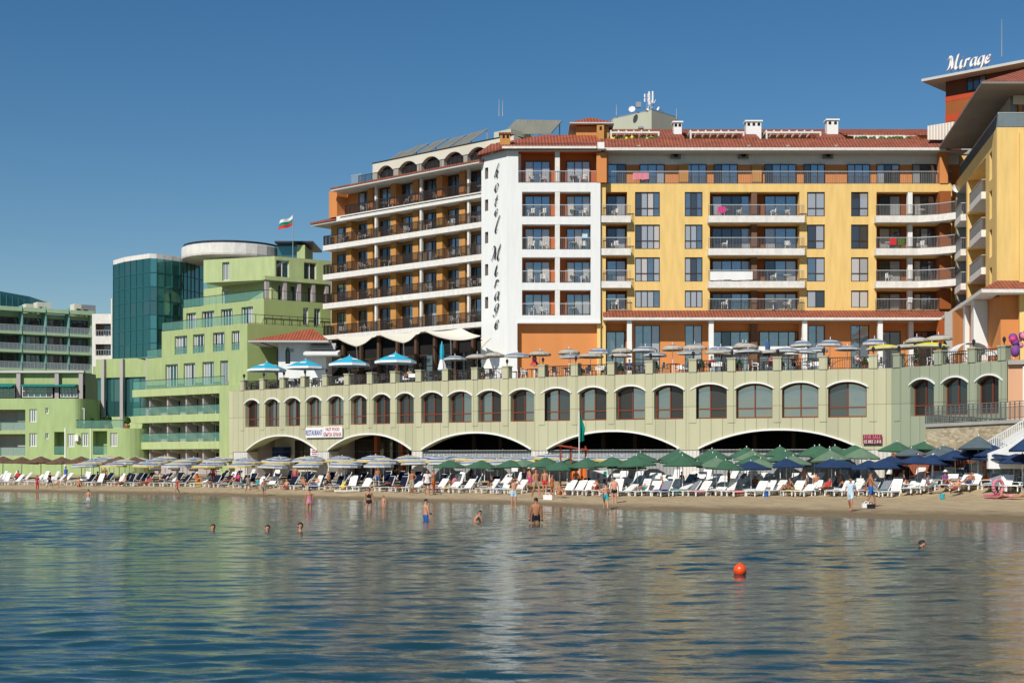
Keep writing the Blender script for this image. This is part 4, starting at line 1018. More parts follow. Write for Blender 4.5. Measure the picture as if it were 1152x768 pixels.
# bottom block with cantilever balconies
Zb = [1.2, 4.6, 7.4, 10.2]
fb, sLb, pb, _ = gblock('lower_storeys', 160, 1.2, 10.2, 1.9, rpx=300, railg=False, mat='mauve_wall', pil=False)
uL = gl.u
ox, oy = gh.location.x, gh.location.y
s149, s248 = gl.s(149), gl.s(262)
for k, (z, py) in enumerate([(Zb[1], 0), (Zb[2], 0), (Zb[3], 0)]):
    mb = MB(); sa, sb = gl.s(148.8), gl.s(249 if k < 2 else 252)
    mb.box(sa, sb, 0, 2.0, z - .78, z, 'pale_green_wall')
    bal = mb.build('balcony', gh, gl.loc(gh), gl.th)
    rail(bal, (sa + .05, .08), (sb, .08), z, .95, 'rail_glass', 'rail_dark', gap=1.15, glass='rail_glass')
    mb = MB()
    for px in (168, 188, 214, 235): x = gl.s(px); mb.prism([(x - .12, .4), (x + .12, .4), (x + .12, 1.9), (x - .12, 1.9)], [z - 1.0, z - 1.0, z - 1.3, z - 1.3], z - .785, 'soffit')
    mb.build('bracket', bal)
    if k < 3:
        boxes('balcony_divider', bal, [(gl.s(px) - .1, gl.s(px) + .1, .5, 1.89, z - 2.9, z - .79, 'mauve_wall') for px in (164, 184, 205, 224)])
        for px in (172, 193, 213, 238): window(pb, fb.s(px) - sLb, -.03, z - 3.0, 1.5, 2.1, 2, frame='frame_white' if px > 230 else 'frame_dark', glass=('glass_aqua', 'glass_dark'), fr=.07, name='balcony_door')
mb = MB(); mb.box(gl.s(247), 0.02, -.02, 2.4, 1.2, 10.18, 'green_wall'); mb.build('corner_pier', gh, gl.loc(gh), gl.th)
gblock('second_terrace_storey', 165, 10.2, 13.55, .7, wins=[(193, 14), (213, 13), (234, 13), (252, 9)], wh=2.4, cols=4, winsR=[])
gblock('third_terrace_storey', 182, 13.55, 16.3, .7, wins=[(203.5, 14), (223.5, 13), (246, 13), (265, 9)], wh=1.95, cols=4, cx=0)
gblock('fourth_terrace_storey', 206, 16.3, 18.85, 0, corner=(297, 142.8), wins=[(215, 11), (234, 14), (255, 13), (278, 13)], winsR=[(344, 6), (357, 7)], wh=1.8, cols=4)
gblock('fifth_storey', 229, 18.85, 21.2, 0, corner=(305, 147), wins=[(253, 7)], winsR=[(317, 9), (333, 12), (350, 7)], wh=1.9, cx=4.2, insetR=1.6, mat='pale_green_wall', pil=False)
gblock('sixth_storey', 229, 21.2, 23.6, 0, corner=(309, 146), tl=-20, wins=[(254, 8)], winsR=[(318, 15), (349, 14)], wh=1.9, cx=5.5, insetR=3.0, railg=False, mat='pale_green_wall', pil=False)
# posts of the open fifth-floor terrace
mb = MB()
for px in (300, 320, 336, 352, 367):
    fq = gr_; s_ = fq.s(px, 1.8); mb.box(s_ - .18, s_ + .18, 1.6, 2.0, 18.8, 21.0, 'mauve_wall')
mb.box(gr_.s(298, 1.5), gr_.s(370, 1.5), 1.5, 2.2, 20.95, 21.35, 'pale_green_wall')
mb.build('terrace_posts', gh, gr_.loc(gh), thR)
# roof disc
Yd = 156.; cx_ = X(262, Yd); rx = (X(320, Yd) - X(207, Yd)) / 2
mb = MB(); zc = Z(287, Yd - rx); zd = Z(272, Yd - rx)
n = 28; prof = [(.01, zc), (rx * .9, zc), (rx * .99, zc + .12), (rx, zc + .3), (rx, zd - .1), (rx * .95, zd), (.01, zd + .15)]
mb.lathe([(r, z) for r, z in prof], 'slab_white', n, (cx_ - ox, Yd - oy, 0)); mb.lathe([(rx * .5, 20), (rx * .5, zc)], 'pale_green_wall', n, (cx_ - ox, Yd - oy, 0))
mb.lathe([(rx * .97, zd + .0), (rx * .97, zd + .22)], 'frame_dark', n, (cx_ - ox, Yd - oy, 0))
mb.build('roof_disc', gh, (0, 0, -1.2))
mb = MB(); mb.box(X(312, 153) - ox, X(334, 153) - ox, 3, 8, 24, Z(275, 153), 'glass_teal'); mb.box(X(334, 152) - ox, X(343, 152) - ox, 2, 8, 24, Z(275.5, 152), 'pale_green_wall'); mb.box(X(311, 153) - ox, X(354, 153) - ox, 1.8, 9, Z(275, 153), Z(273, 153), 'frame_dark'); mb.build('roof_lounge', gh, (0, 0, -1.2))
# glass tower, curved plan
Yt = 157.
plan = [(127.5, 158.5), (140, 156), (153, 154.6), (168, 153.2), (176, 153.4), (184, 154), (193, 154.8), (202, 155.8), (210.5, 157), (219, 158.4), (229, 160.2)]
pts = [(X(p, d), d) for p, d in plan]
zt_, zb_ = Z(293, 155), Z(402.5, 155)
gt = None
mb = MB(); mb.prism([(p[0] - ox, p[1] - oy) for p in pts] + [(pts[-1][0] - ox, 168 - oy), (pts[0][0] - ox, 168 - oy)], zt_, zt_ + .5, 'slab_white')
gtower = mb.build('glass_tower', gh, (0, 0, -1.2))
for i, (a, b) in enumerate(zip(pts, pts[1:])):
    ff, ll = fac2(a, b); mb = MB(); nr = 7; nc = 2 if ll > 1.25 else 1
    for r in range(nr):
        for c in range(nc):
            z0 = zb_ + (zt_ - zb_) * r / nr; z1 = zb_ + (zt_ - zb_) * (r + 1) / nr; x0 = ll * c / nc; x1 = ll * (c + 1) / nc
            mb.poly([(x0, 0, z0), (x1, 0, z0), (x1, 0, z1), (x0, 0, z1)], ('glass_teal' if i < 3 else 'glass_teal_light') if random.random() < .85 else 'glass_aqua')
        mb.box(0, ll, -.05, -.004, z0 - .035, z0 + .035, 'teal_steel')
    for c in range(nc): mb.box(ll * c / nc, ll * c / nc + .06, -.06, -.006, zb_, zt_, 'teal_steel')
    if i == 6:
        for r in (3, 5): z0 = zb_ + (zt_ - zb_) * r / nr; [mb.box(x - .06, x + .06, -.1, -.05, z0, z0 + 1.5, 'teal_steel') for x in (0.1, ll - .1)]; mb.box(0, ll, -.1, -.05, z0 + 1.4, z0 + 1.52, 'teal_steel'); mb.box(0, ll, -.1, -.05, z0, z0 + .1, 'teal_steel')
    mb.build('curtain_wall', gtower, (a[0] - ox, a[1] - oy, 0), ff.th)
# base of the glass tower: green wall, grey columns, tall glass
fz = Fac((X(108, 156.5), 156.5), R(-22)); bl = fz.s(178)
mb = MB(); mb.box(0, bl, 0, 8, 11.7, zb_ - .05, 'green_wall'); mb.box(0, bl, .3, 8, 1.2, 11.7, 'glass_teal'); mb.box(0, bl, .05, .4, 1.2, 7.4, 'pale_green_wall')
for px, w in ((116, 2.4), (137, 4.0), (166, 3.2)): mb.box(fz.s(px), fz.s(px) + .4, -.35, 0, 5, zb_ - .1, 'mauve_wall')
bs = mb.build('tower_base', gh, fz.loc(gh), fz.th)
for px, w in ((119.5, 14), (140, 24), (168, 10)): window(bs, fz.s(px), .25, 7.4, fz.s(px + w) - fz.s(px), 4.2, 2 if w < 20 else 3, frame='teal_steel', glass=('glass_aqua', 'glass_teal', 'glass_teal_light'), fr=.06)
# flag pole with tricolour flag
fpz = Z(275, 150); fp = thing('flagpole', 'flag pole with white, green and red flag on the green building', 'flagpole', (X(329.5, 150), 150, fpz - 2))
mb = MB(); mb.tube((0, 0, 0), (0, 0, Z(240.5, 150) - fpz + 2), .05, 'metal_galv', .03); mb.build('pole', fp)
mb = MB(); zt_f = Z(241.5, 150) - fpz + 2; n = 10
for st, mm in enumerate(('cloth_white', 'flag_green', 'flag_red')):
    for k in range(n):
        def fpnt(u, v): return (-1.35 * u - .25 * v * u, .2 * math.sin(u * 6 + v), zt_f - v * 1.0 - u * .75 - .12 * math.sin(u * 5))
        u0, u1, v0, v1 = k / n, (k + 1) / n, st / 3, (st + 1) / 3
        mb.poly([fpnt(u0, v0), fpnt(u1, v0), fpnt(u1, v1), fpnt(u0, v1)], mm)
mb.build('flag', fp)

# ---- low green annex in front at the far left
an = thing('green_annex', 'low bright green beach building with small balconies and curved end', 'building', (-36, 150, 1.2))
Ya = 151.; af = Fac((X(-14, Ya), Ya), 0.0)
def ax_(px, y=0.): return af.s(px, y)
def az_(py): return Z(py, Ya)
mb = MB()
ops = []
for (a, c, t, b) in [(-12, 28.5, 460.5, 484), (-12, 28.5, 488, 512.5), (61, 72.5, 485.5, 511), (104.5, 120.5, 484.5, 511)]:
    ops.append(dict(a=ax_(a), b=ax_(c), z=az_(b), t=az_(t), d=1.4, rev='annex_green', back='annex_green' if a > 0 else 'mauve_wall'))
smallw = [(33, 41.5, 460, 474.5), (33, 41.5, 487, 502), (51, 54.5, 458.5, 465), (51, 54.5, 487, 493.5), (76, 84, 487.5, 502.5), (91.5, 99.5, 487, 502), (124, 132, 486.5, 502)]
for (a, c, t, b) in smallw: ops.append(dict(a=ax_(a), b=ax_(c), z=az_(b), t=az_(t), d=.2))
zlow = az_(481.5)
wall(mb, 0, ax_(60), 1.0, az_(448), [o for o in ops if o['b'] < ax_(60)], 'annex_green'); mb.box(0, ax_(60), 1.42, 9, 1.0, az_(448) - .02, 'annex_green')
wall(mb, ax_(60), ax_(136), 1.0, zlow, [o for o in ops if o['a'] > ax_(60)], 'annex_green'); mb.box(ax_(60), ax_(136), 1.42, 9, 1.0, zlow - .01, 'annex_green')
ab = mb.build('wall', an, af.loc(an))
for (a, c, t, b) in smallw: window(ab, ax_(a), .17, az_(b), ax_(c) - ax_(a), az_(t) - az_(b), 4 if c - a > 6 else 1, frame='frame_white', glass=('glass_aqua', 'glass_curtain', 'glass_aqua'), fr=.09)
mb = MB(); n = 10; cpt = (ax_(136), 4.0); pl = [(cpt[0] + 3.0 * math.sin(t), cpt[1] - 4.0 * math.cos(t)) for t in [math.pi / 2 * k / n for k in range(n + 1)]] + [(cpt[0], 4)]
mb.prism(pl, 1.0, zlow - .004, 'annex_green'); mb.build('curved_end', ab)
mb = MB(); n = 10; cpt = (ax_(82), 3.2); pl = [(ax_(60), .0)] + [(cpt[0] + 1.5 * math.sin(t), cpt[1] - 3.2 * math.cos(t)) for t in [math.pi / 2 * k / n for k in range(n + 1)]] + [(cpt[0] + 1.5, 8), (ax_(60), 8)]
mb.prism(pl, zlow, az_(448), 'annex_green'); up = mb.build('upper_wall', ab)
window(up, ax_(83.7), .6, zlow + .05, .9, 2.1, 2, frame='frame_white', glass=('glass_dark', 'glass_aqua'), name='door')
for (a, c, b) in [(-12, 28, 484), (-12, 28, 512.5), (61, 72.3, 511), (104.7, 120.3, 511)]:
    rail(ab, (ax_(a), .05), (ax_(c), .05), az_(b), .95, 'rail_glass', 'rail_dark', gap=1.1, glass='rail_glass')
rail(ab, (ax_(61), .1), (ax_(138), .1), zlow, .9, 'rail_glass', 'rail_dark', gap=1.1, glass='rail_glass')
mb = MB(); mb.box(ax_(72.6), ax_(74), -.06, .0, 1.2, zlow, 'white_paint'); mb.box(ax_(101.5), ax_(102.3), -.06, .0, 1.2, zlow, 'white_paint'); mb.box(ax_(85), ax_(89), -.4, -.0, az_(496), az_(489), 'plastic_white'); mb.build('downpipe', ab)
for a, c in ((15.5, 28),):
    for t, b in ((461, 484), (488.5, 512.5)):
        mb = MB(); mb.box(ax_(a), ax_(c), 1.2, 1.38, az_(b), az_(t), 'grey_wall'); mb.build('balcony_divider', ab)
# ---- far left hotel with a grid of balconies
lh = thing('balcony_hotel', 'distant green hotel with a grid of identical balconies at the far left', 'hotel', (-70, 205, 1.2))
hfc = Fac((X(-28, 197), 197.), R(35)); 
hL = hfc.s(103); x0_ = [hfc.s(p) for p in (-28, -2, 24.5, 51, 77, 103)]
def hz(py): return Z(py, hfc.pt(hfc.s(50))[1])
mb = MB(); mb.box(0, hL, 1.6, 14, 1.2, hz(352), 'hotel_green'); lhb = mb.build('wall', lh, hfc.loc(lh), hfc.th)
lev = [hz(357), hz(378), hz(399), hz(420)]
zr = hz(345)
for j in range(5):
    a, b = x0_[j], x0_[j + 1]; off = -.5 * (j % 2) * 0
    mb = MB(); mb.box(a, a + .18, -.0, 1.6, hz(421), zr, 'fin_teal'); mb.build('fin', lhb)
    for k, z in enumerate([hz(350)] + lev):
        if k == 0: mb = MB(); mb.box(a + .2, b - .02, -.25, 1.6, hz(351.5), hz(347), 'hotel_green'); mb.build('parapet', lhb); continue
    for k, py in enumerate((373, 393.5, 414)):
        z = hz(py); mb = MB(); mb.box(a + .2, b - .02, -.2, 1.6, z - .5, z - .1, 'hotel_green'); bal = mb.build('balcony', lhb)
        rail(bal, (a + .2, -.12), (b - .05, -.12), z - .1, .9, 'rail_light', 'rail_light', gap=.5, glass='rail_glass_clear')
        window(lhb, a + .25, 1.5, z - .05, b - a - .35, 2.0, 4, frame='frame_dark', glass=('glass_dark', 'glass_black', 'glass_aqua', 'glass_dark'), name='balcony_door')
mb = MB(); mb.box(hL - .02, hL + .6, .5, 10, 1.2, hz(346), 'hotel_green'); mb.build('end_wall', lhb)
for j, (px, w, t) in enumerate([(35, 9, 341.5), (48, 15, 339.5), (90, 9, 341.5), (98, 16, 342.5)]):
    mb = MB(); s_ = hfc.s(px); mb.box(0, hfc.s(px + w) - s_, 0, 2, 0, 2.2, 'cream_wall' if j != 3 else 'metal_galv'); mb.box(.3, .9, -.05, 0, .5, 1.5, 'frame_dark')
    p = hfc.pt(s_, 2.5); simple('rooftop_unit', ['small white box at the left of the balcony hotel roof', 'large white box with a dark fan on the balcony hotel roof', 'pale box beside the vent on the balcony hotel roof', 'long grey vent unit at the right of the balcony hotel roof'][j], 'rooftop unit', mb, (p[0], p[1], Z(t, p[1]) - 2.2), hfc.th)
# restaurant level under it
rfc = Fac((X(-20, 168), 168.), 0.0)
mb = MB(); mb.box(0, rfc.s(96), 0, 12, 1.2, Z(419, 168), 'green_wall'); mb.box(0, rfc.s(96), -.6, 0, Z(419.5, 168), Z(417, 168), 'soffit')
for px in (20, 63, 90): mb.box(rfc.s(px), rfc.s(px + 4.5), -.5, -.0, 1.2, Z(419.6, 168), 'mauve_wall')
mb.box(0, rfc.s(96), -.2, -.004, Z(450, 168), Z(433, 168), 'interior_dark')
rb = mb.build('restaurant_level', lh, rfc.loc(lh))
for px, w in ((-18, 36), (26, 34), (69, 19)): window(rb, rfc.s(px), -.28, Z(447, 168), rfc.s(px + w) - rfc.s(px), 1.5, 5, frame='frame_white', glass=('glass_aqua', 'glass_dark'), transom=.5)
mb = MB(); mb.prism([(0, -1.8), (rfc.s(19), -1.8), (rfc.s(19), -.2), (0, -.2)], [Z(436, 168)] * 2 + [Z(432, 168)] * 2, [Z(435.5, 168)] * 2 + [Z(431.5, 168)] * 2, 'awning_teal'); mb.prism([(rfc.s(26), -1.2), (rfc.s(88), -1.2), (rfc.s(88), -.2), (rfc.s(26), -.2)], [Z(435.5, 168)] * 2 + [Z(433, 168)] * 2, [Z(434.6, 168)] * 2 + [Z(432, 168)] * 2, 'awning_teal'); mb.build('awning', rb)
# white narrow building between
wn = thing('white_building', 'narrow white building with two recessed balconies beside the glass tower', 'building', (X(115, 190), 190, 1.2))
wfc = Fac((X(103.5, 190), 190.), 0.0); wl_ = wfc.s(128)
mb = MB(); ops = [dict(a=wfc.s(107.5), b=wfc.s(125), z=Z(b, 190), t=Z(t, 190), d=1.5, rev='taupe_wall', back='taupe_wall') for t, b in ((364, 378), (387, 400))]
wall(mb, 0, wl_, 1.2, Z(353, 190), ops, 'slab_white'); mb.box(0, wl_, 1.52, 10, 1.2, Z(353.2, 190), 'slab_white'); mb.box(wfc.s(104.5), wl_, -.01, 1.0, 1.2, Z(412, 190), 'green_wall')
mb.box(wfc.s(125.5), wfc.s(127), -.3, .0, 10, Z(336, 190), 'slab_white')
wp = mb.build('wall', wn, wfc.loc(wn))
for t, b in ((364, 378), (387, 400)):
    window(wp, wfc.s(114), 1.45, Z(b, 190) + .02, 1.3, 1.5, 2, frame='frame_white', glass=('glass_aqua', 'glass_dark'), name='balcony_door')
    rail(wp, (wfc.s(107.7), .05), (wfc.s(124.8), .05), Z(b, 190), .8, 'rail_light', 'rail_light', gap=.3)
# dark glass building far behind
dk = thing('dark_glass_building', 'dark teal glass building behind the balcony hotel roof', 'building', (X(10, 235), 235, 1.2))
mb = MB(); xa, xb = X(-40, 235) - dk.location.x, X(33.5, 241) - dk.location.x
mb.prism([(xa, -3), (xb, 6), (xb, 16), (xa, 16)], 0, [Z(319, 232) - 1.2, Z(333.5, 241) - 1.2, Z(333.5, 241) - 1.2, Z(319, 232) - 1.2], 'glass_teal'); mb.build('wall', dk)
mb = MB()
for k in range(12): t = k / 12; mb.box(xa + (xb - xa) * t, xa + (xb - xa) * t + .15, -3 + 9 * t - .2, -3 + 9 * t, 20, Z(319 + 14.5 * t, 235) - 1.3, 'teal_steel')
mb.build('mullion', dk)
# ---- white pavilion with a red roof on the terrace
pv = thing('pavilion', 'small white pavilion with a red tiled hip roof behind turquoise parasols', 'pavilion', (X(340, 138), 138, ZD))
def vx(px): return X(px, 138) - pv.location.x
def vz(py): return Z(py, 138) - ZD
mb = MB(); wall(mb, vx(313), vx(367), 0, vz(384), [dict(a=vx(321), b=vx(326.5), z=vz(409), t=vz(394.5), rise=.4, d=.25, back='glass_dark')], 'white_wall'); mb.box(vx(313), vx(367), .26, 4, 0, vz(384), 'white_wall'); mb.box(vx(326), vx(330.5), -.03, .0, vz(396), vz(392), 'grey_wall'); pw = mb.build('wall', pv)
window(pw, vx(321) + .03, .2, vz(408.5), .4, 1.1, 2, frame='frame_dark', glass=('glass_dark',), rise=.3)
mb = MB(); hip(mb, vx(283), vx(372), -1.8, 5.2, vz(384.5), vz(368.5), 'roof_tile_bright', .15, rdg=[(vx(346), 1.5), (vx(350), 1.5)]); mb.build('roof', pv)
mb = MB(); mb.tube((vx(292), -1.5, vz(385)), (vx(311), 0, vz(391)), .05, 'frame_dark'); mb.tube((vx(312), -.05, vz(391)), (vx(312), -.05, 0), .07, 'frame_dark'); mb.build('downpipe', pv)
mb = MB(); mb.prism([(vx(345), -2.2), (vx(383), -2.2), (vx(383), 0), (vx(345), 0)], vz(401), [vz(398.5)] * 2 + [vz(394)] * 2, 'white_wall'); mb.prism([(vx(350), -1.0), (vx(378), -1.0), (vx(378), 0), (vx(350), 0)], vz(394), [vz(394) + .02] * 2 + [vz(386)] * 2, 'grey_wall'); mb.build('lean_to', pv)
# ---- sail awnings in front of the arcade
def sail(px, d, cor, sag, label):
    
    P_ = [Vector((X(a, c), c, Z(b, c))) for a, b, c in cor]; o = P_[0].copy(); n = 8; mb = MB()
    def g(u, v): 
        p = P_[0] * (1 - u) * (1 - v) + P_[1] * u * (1 - v) + P_[2] * u * v + P_[3] * (1 - u) * v
        return p - o - Vector((0, 0, sag * (math.sin(math.pi * u) * .6 + math.sin(math.pi * v) * .4)))
    for dz, fl_ in ((0, 0), (-.05, 1)):
        for i in range(n):
            for j in range(n):
                q = [g(i / n, j / n), g((i + 1) / n, j / n), g((i + 1) / n, (j + 1) / n), g(i / n, (j + 1) / n)]
                mb.poly([(p.x, p.y, p.z + dz) for p in q], 'sail_cloth')
    mb.tube(P_[3] - o, P_[3] - o + Vector((0, .8, -1.3)), .05, 'metal_galv')
    simple('sail_awning', label, 'awning', mb, o, group='cream sail awnings on the terrace')
sail(0, 0, [(376, 378, 140), (424, 376.5, 137.5), (419, 379, 135.5), (401, 389.5, 134)], .25, 'leftmost cream sail awning, beside the red roofed pavilion')
sail(0, 0, [(424, 374.5, 137), (474, 372.5, 134), (468, 376, 131.5), (454, 385.5, 130.5)], .25, 'middle cream sail awning stretched above the turquoise parasols')
sail(0, 0, [(477, 371.5, 134), (519, 369, 130.5), (541, 377.5, 127.6), (507, 382, 127)], .3, 'largest cream sail awning, touching the white tower')
sail(0, 0, [(541, 380, 128.6), (553, 379.5, 126.5), (548, 384, 126), (541.5, 391, 126.5)], .05, 'small grey looking sail tip against the white tower')
# ================================================================ ground, sea, sky
def plin(ks, x):
    if x <= ks[0][0]: (a, u), (b, v) = ks[0], ks[1]
    elif x >= ks[-1][0]: (a, u), (b, v) = ks[-2], ks[-1]
    else:
        for (a, u), (b, v) in zip(ks, ks[1:]):
            if a <= x <= b: break
    return u + (v - u) * (x - a) / (b - a)
SH = sorted((X(p, H * F / (y - HY)), H * F / (y - HY)) for p, y in [(0, 553), (197, 556.5), (400, 562), (576, 567.5), (700, 573.5), (978, 583), (1152, 588.5)])
FR = sorted((X(p, (H - .4) * F / (y - HY)), (H - .4) * F / (y - HY)) for p, y in [(0, 545.5), (197, 547.5), (400, 552.5), (576, 556), (700, 558.5), (978, 558.5), (1152, 562.5)])
WA = sorted([(-60, 150), (VT[0][0] - 8, 142)] + VT[:6] + [(33, 90)])
def shoreY(x): return plin(SH, x)
def frontY(x): return plin(FR, x)
def wallY(x): return plin(WA, x)
def gz(x, y):
    s, f, w = shoreY(x), frontY(x), wallY(x)
    if x > 60: s, f, w = shoreY(60), frontY(60), wallY(60)
    if y < s: z = -(s - y) * .07
    elif y < f: t = (y - s) / max(.5, f - s); z = .4 * (t ** .8)
    elif y < w: z = .4 + .75 * (y - f) / max(1, w - f)
    else: z = 1.15
    if x > 24 and y > 78: z += min(1.1, max(0, (x - 24) / 5)) * min(1, max(0, (y - 80) / 9))
    return max(-5, z)
def ground_at(px, py, zoff=0.):
    y = 20.
    while y < 150:
        x = X(px, y)
        if HY + (H - gz(x, y) - zoff) * F / y <= py: return x, y, gz(x, y)
        y += .1
    return X(px, 120), 120, gz(X(px, 120), 120)
xs = np.concatenate([[-2500, -900, -300, -120], np.arange(-75, 61, 1.0), [110, 300, 900, 2500]])
ys_ = np.concatenate([[40, 50, 55], np.arange(58, 156, .7), [175, 260, 600, 2000, 4000]])
V, Fq = [], []
for j, y in enumerate(ys_):
    for i, x in enumerate(xs):
        xc = min(max(x, -90), 60); V.append((x, y, gz(xc, y) + (.02 * math.sin(x * 1.7 + y * .9) + .015 * math.sin(x * 3.1 - y * 2.3) if 58 < y < 150 and -75 < x < 60 else 0)))
nx = len(xs)
for j in range(len(ys_) - 1):
    for i in range(nx - 1): a = j * nx + i; Fq.append((a, a + 1, a + nx + 1, a + nx))
me = bpy.data.meshes.new('beach_sand'); me.from_pydata(V, [], Fq); me.update(); me.polygons.foreach_set('use_smooth', [True] * len(me.polygons))
m, nt, b = newmat('sand'); b.inputs['Roughness'].default_value = .95; b.inputs['Specular IOR Level'].default_value = .2
tc, n1, r1 = noisecol(nt, None, (.42, .325, .20), .16, .9, detail=8)
geo = nt.nodes.new('ShaderNodeNewGeometry'); sp = nt.nodes.new('ShaderNodeSeparateXYZ'); nt.links.new(geo.outputs['Position'], sp.inputs[0])
n2 = nt.nodes.new('ShaderNodeTexNoise'); n2.inputs['Scale'].default_value = .35; nt.links.new(tc.outputs['Object'], n2.inputs['Vector'])
ad = nt.nodes.new('ShaderNodeMath'); ad.operation = 'MULTIPLY_ADD'; ad.inputs[1].default_value = -.10; nt.links.new(n2.outputs['Fac'], ad.inputs[0]); nt.links.new(sp.outputs[2], ad.inputs[2])
mr = nt.nodes.new('ShaderNodeMapRange'); mr.inputs['From Min'].default_value = .06; mr.inputs['From Max'].default_value = .17; nt.links.new(ad.outputs[0], mr.inputs['Value'])
mx = nt.nodes.new('ShaderNodeMixRGB'); mx.inputs[1].default_value = (.19, .145, .085, 1); nt.links.new(mr.outputs[0], mx.inputs[0]); nt.links.new(r1.outputs[0], mx.inputs[2]); nt.links.new(mx.outputs[0], b.inputs['Base Color'])
n3 = nt.nodes.new('ShaderNodeTexNoise'); n3.inputs['Scale'].default_value = 1.6; n3.inputs['Detail'].default_value = 6; nt.links.new(tc.outputs['Object'], n3.inputs['Vector'])
bp = nt.nodes.new('ShaderNodeBump'); bp.inputs['Strength'].default_value = 1; bp.inputs['Distance'].default_value = .28; nt.links.new(n3.outputs['Fac'], bp.inputs['Height']); nt.links.new(bp.outputs[0], b.inputs['Normal'])
me.materials.append(M['sand']); tag(inst(me, 'ground'), kind='structure')
# sea
gx0, gx1, gy0, gy1, dx = -60., 60., 9., 128., .125
gxs = np.arange(gx0, gx1 + dx / 2, dx); gys = [gy0]
while gys[-1] < gy1: gys.append(gys[-1] + .045 * (gys[-1] / 12) ** .6)
gys = np.array(gys); nxs, nys = len(gxs), len(gys); GX, GY = [g.astype(np.float32) for g in np.meshgrid(gxs, gys)]
DYL = .045 * (GY / 12) ** .6
rng = np.random.RandomState(3); hgt = np.zeros_like(GX)
WAVES = 64
wx = GX + .35 * np.sin(GY * .31 + GX * .11) + .6 * np.sin(GX * .07 + 1.0); wy = GY + .35 * np.sin(GX * .23 + GY * .05) + .10 * np.sin(GX * .61 + 2.)
amp_mod = .95 + .55 * np.sin(GX * .13 + GY * .07 + 1) * np.sin(GY * .11 - GX * .05)
for k in range(WAVES):
    lam = .26 * (1.8 / .26) ** ((k + rng.rand()) / WAVES); th = rng.normal(R(92), R(25)); kk = 2 * math.pi / lam
    ph = rng.rand() * 6.28; sl = .0140
    hgt += (sl / kk) * np.sin(kk * (wx * math.cos(th) + wy * math.sin(th)) + ph) * np.clip(1.6 - 4 * DYL / lam, 0, 1)
hgt *= amp_mod
fade = np.clip(np.minimum(np.minimum(GX - gx0, gx1 - GX), np.minimum(GY - gy0, gy1 - GY)) / 2., 0, 1)
shy = np.array([shoreY(x) for x in gxs])[None, :]
calm = np.clip((shy - GY) / 30, .45, 1)
hgt = hgt * fade * calm
co = np.stack([GX, GY, hgt], -1).reshape(-1, 3).astype(np.float32)
me = bpy.data.meshes.new('sea_water'); me.vertices.add(len(co)); me.vertices.foreach_set('co', co.ravel())
ii = np.arange(nys - 1)[:, None] * nxs + np.arange(nxs - 1)[None, :]
q = np.stack([ii, ii + 1, ii + nxs + 1, ii + nxs], -1).reshape(-1, 4).astype(np.int32)
me.loops.add(q.size); me.polygons.add(len(q)); me.loops.foreach_set('vertex_index', q.ravel())
me.polygons.foreach_set('loop_start', np.arange(len(q), dtype=np.int32) * 4); me.polygons.foreach_set('use_smooth', np.ones(len(q), dtype=bool)); me.update()
m, nt, b = newmat('water')
b.inputs['Roughness'].default_value = .035; b.inputs['IOR'].default_value = 1.333; b.inputs['Specular IOR Level'].default_value = .5
tc = nt.nodes.new('ShaderNodeTexCoord'); sp = nt.nodes.new('ShaderNodeSeparateXYZ'); nt.links.new(tc.outputs['Object'], sp.inputs[0])
# shallow water over sand is paler: depth follows distance to the shoreline (y + .86 x)
ma = nt.nodes.new('ShaderNodeMath'); ma.operation = 'MULTIPLY_ADD'; ma.inputs[1].default_value = .88; nt.links.new(sp.outputs[0], ma.inputs[0]); nt.links.new(sp.outputs[1], ma.inputs[2])
mr = nt.nodes.new('ShaderNodeMapRange'); mr.inputs['From Min'].default_value = 35; mr.inputs['From Max'].default_value = 88; nt.links.new(ma.outputs[0], mr.inputs['Value'])
rp = nt.nodes.new('ShaderNodeValToRGB'); rp.color_ramp.elements[0].color = (.010, .045, .054, 1); rp.color_ramp.elements[1].color = (.085, .105, .065, 1)
e = rp.color_ramp.elements.new(.55); e.color = (.012, .052, .058, 1)
nt.links.new(mr.outputs[0], rp.inputs[0]); nt.links.new(rp.outputs[0], b.inputs['Base Color'])
mp = nt.nodes.new('ShaderNodeMapping'); mp.inputs['Scale'].default_value = (.6, 1.7, 1); nt.links.new(tc.outputs['Object'], mp.inputs[0])
nn = nt.nodes.new('ShaderNodeTexNoise'); nn.inputs['Scale'].default_value = 6; nn.inputs['Detail'].default_value = 3; nn.inputs['Roughness'].default_value = .55; nt.links.new(mp.outputs[0], nn.inputs['Vector'])
bp = nt.nodes.new('ShaderNodeBump'); bp.inputs['Strength'].default_value = 1; bp.inputs['Distance'].default_value = .008; nt.links.new(nn.outputs['Fac'], bp.inputs['Height']); nt.links.new(bp.outputs[0], b.inputs['Normal'])
me.materials.append(M['water']); tag(inst(me, 'water'), kind='structure')
mb = MB(); BIG = 4000
for x0, x1, y0, y1 in [(-BIG, gx0, -BIG, 130), (gx1, BIG, -BIG, 130), (gx0, gx1, -BIG, gy0)]:
    mb.poly([(x0, y0, 0), (x1, y0, 0), (x1, y1, 0), (x0, y1, 0)], 'water')
tag(mb.build('sea', None), kind='structure')
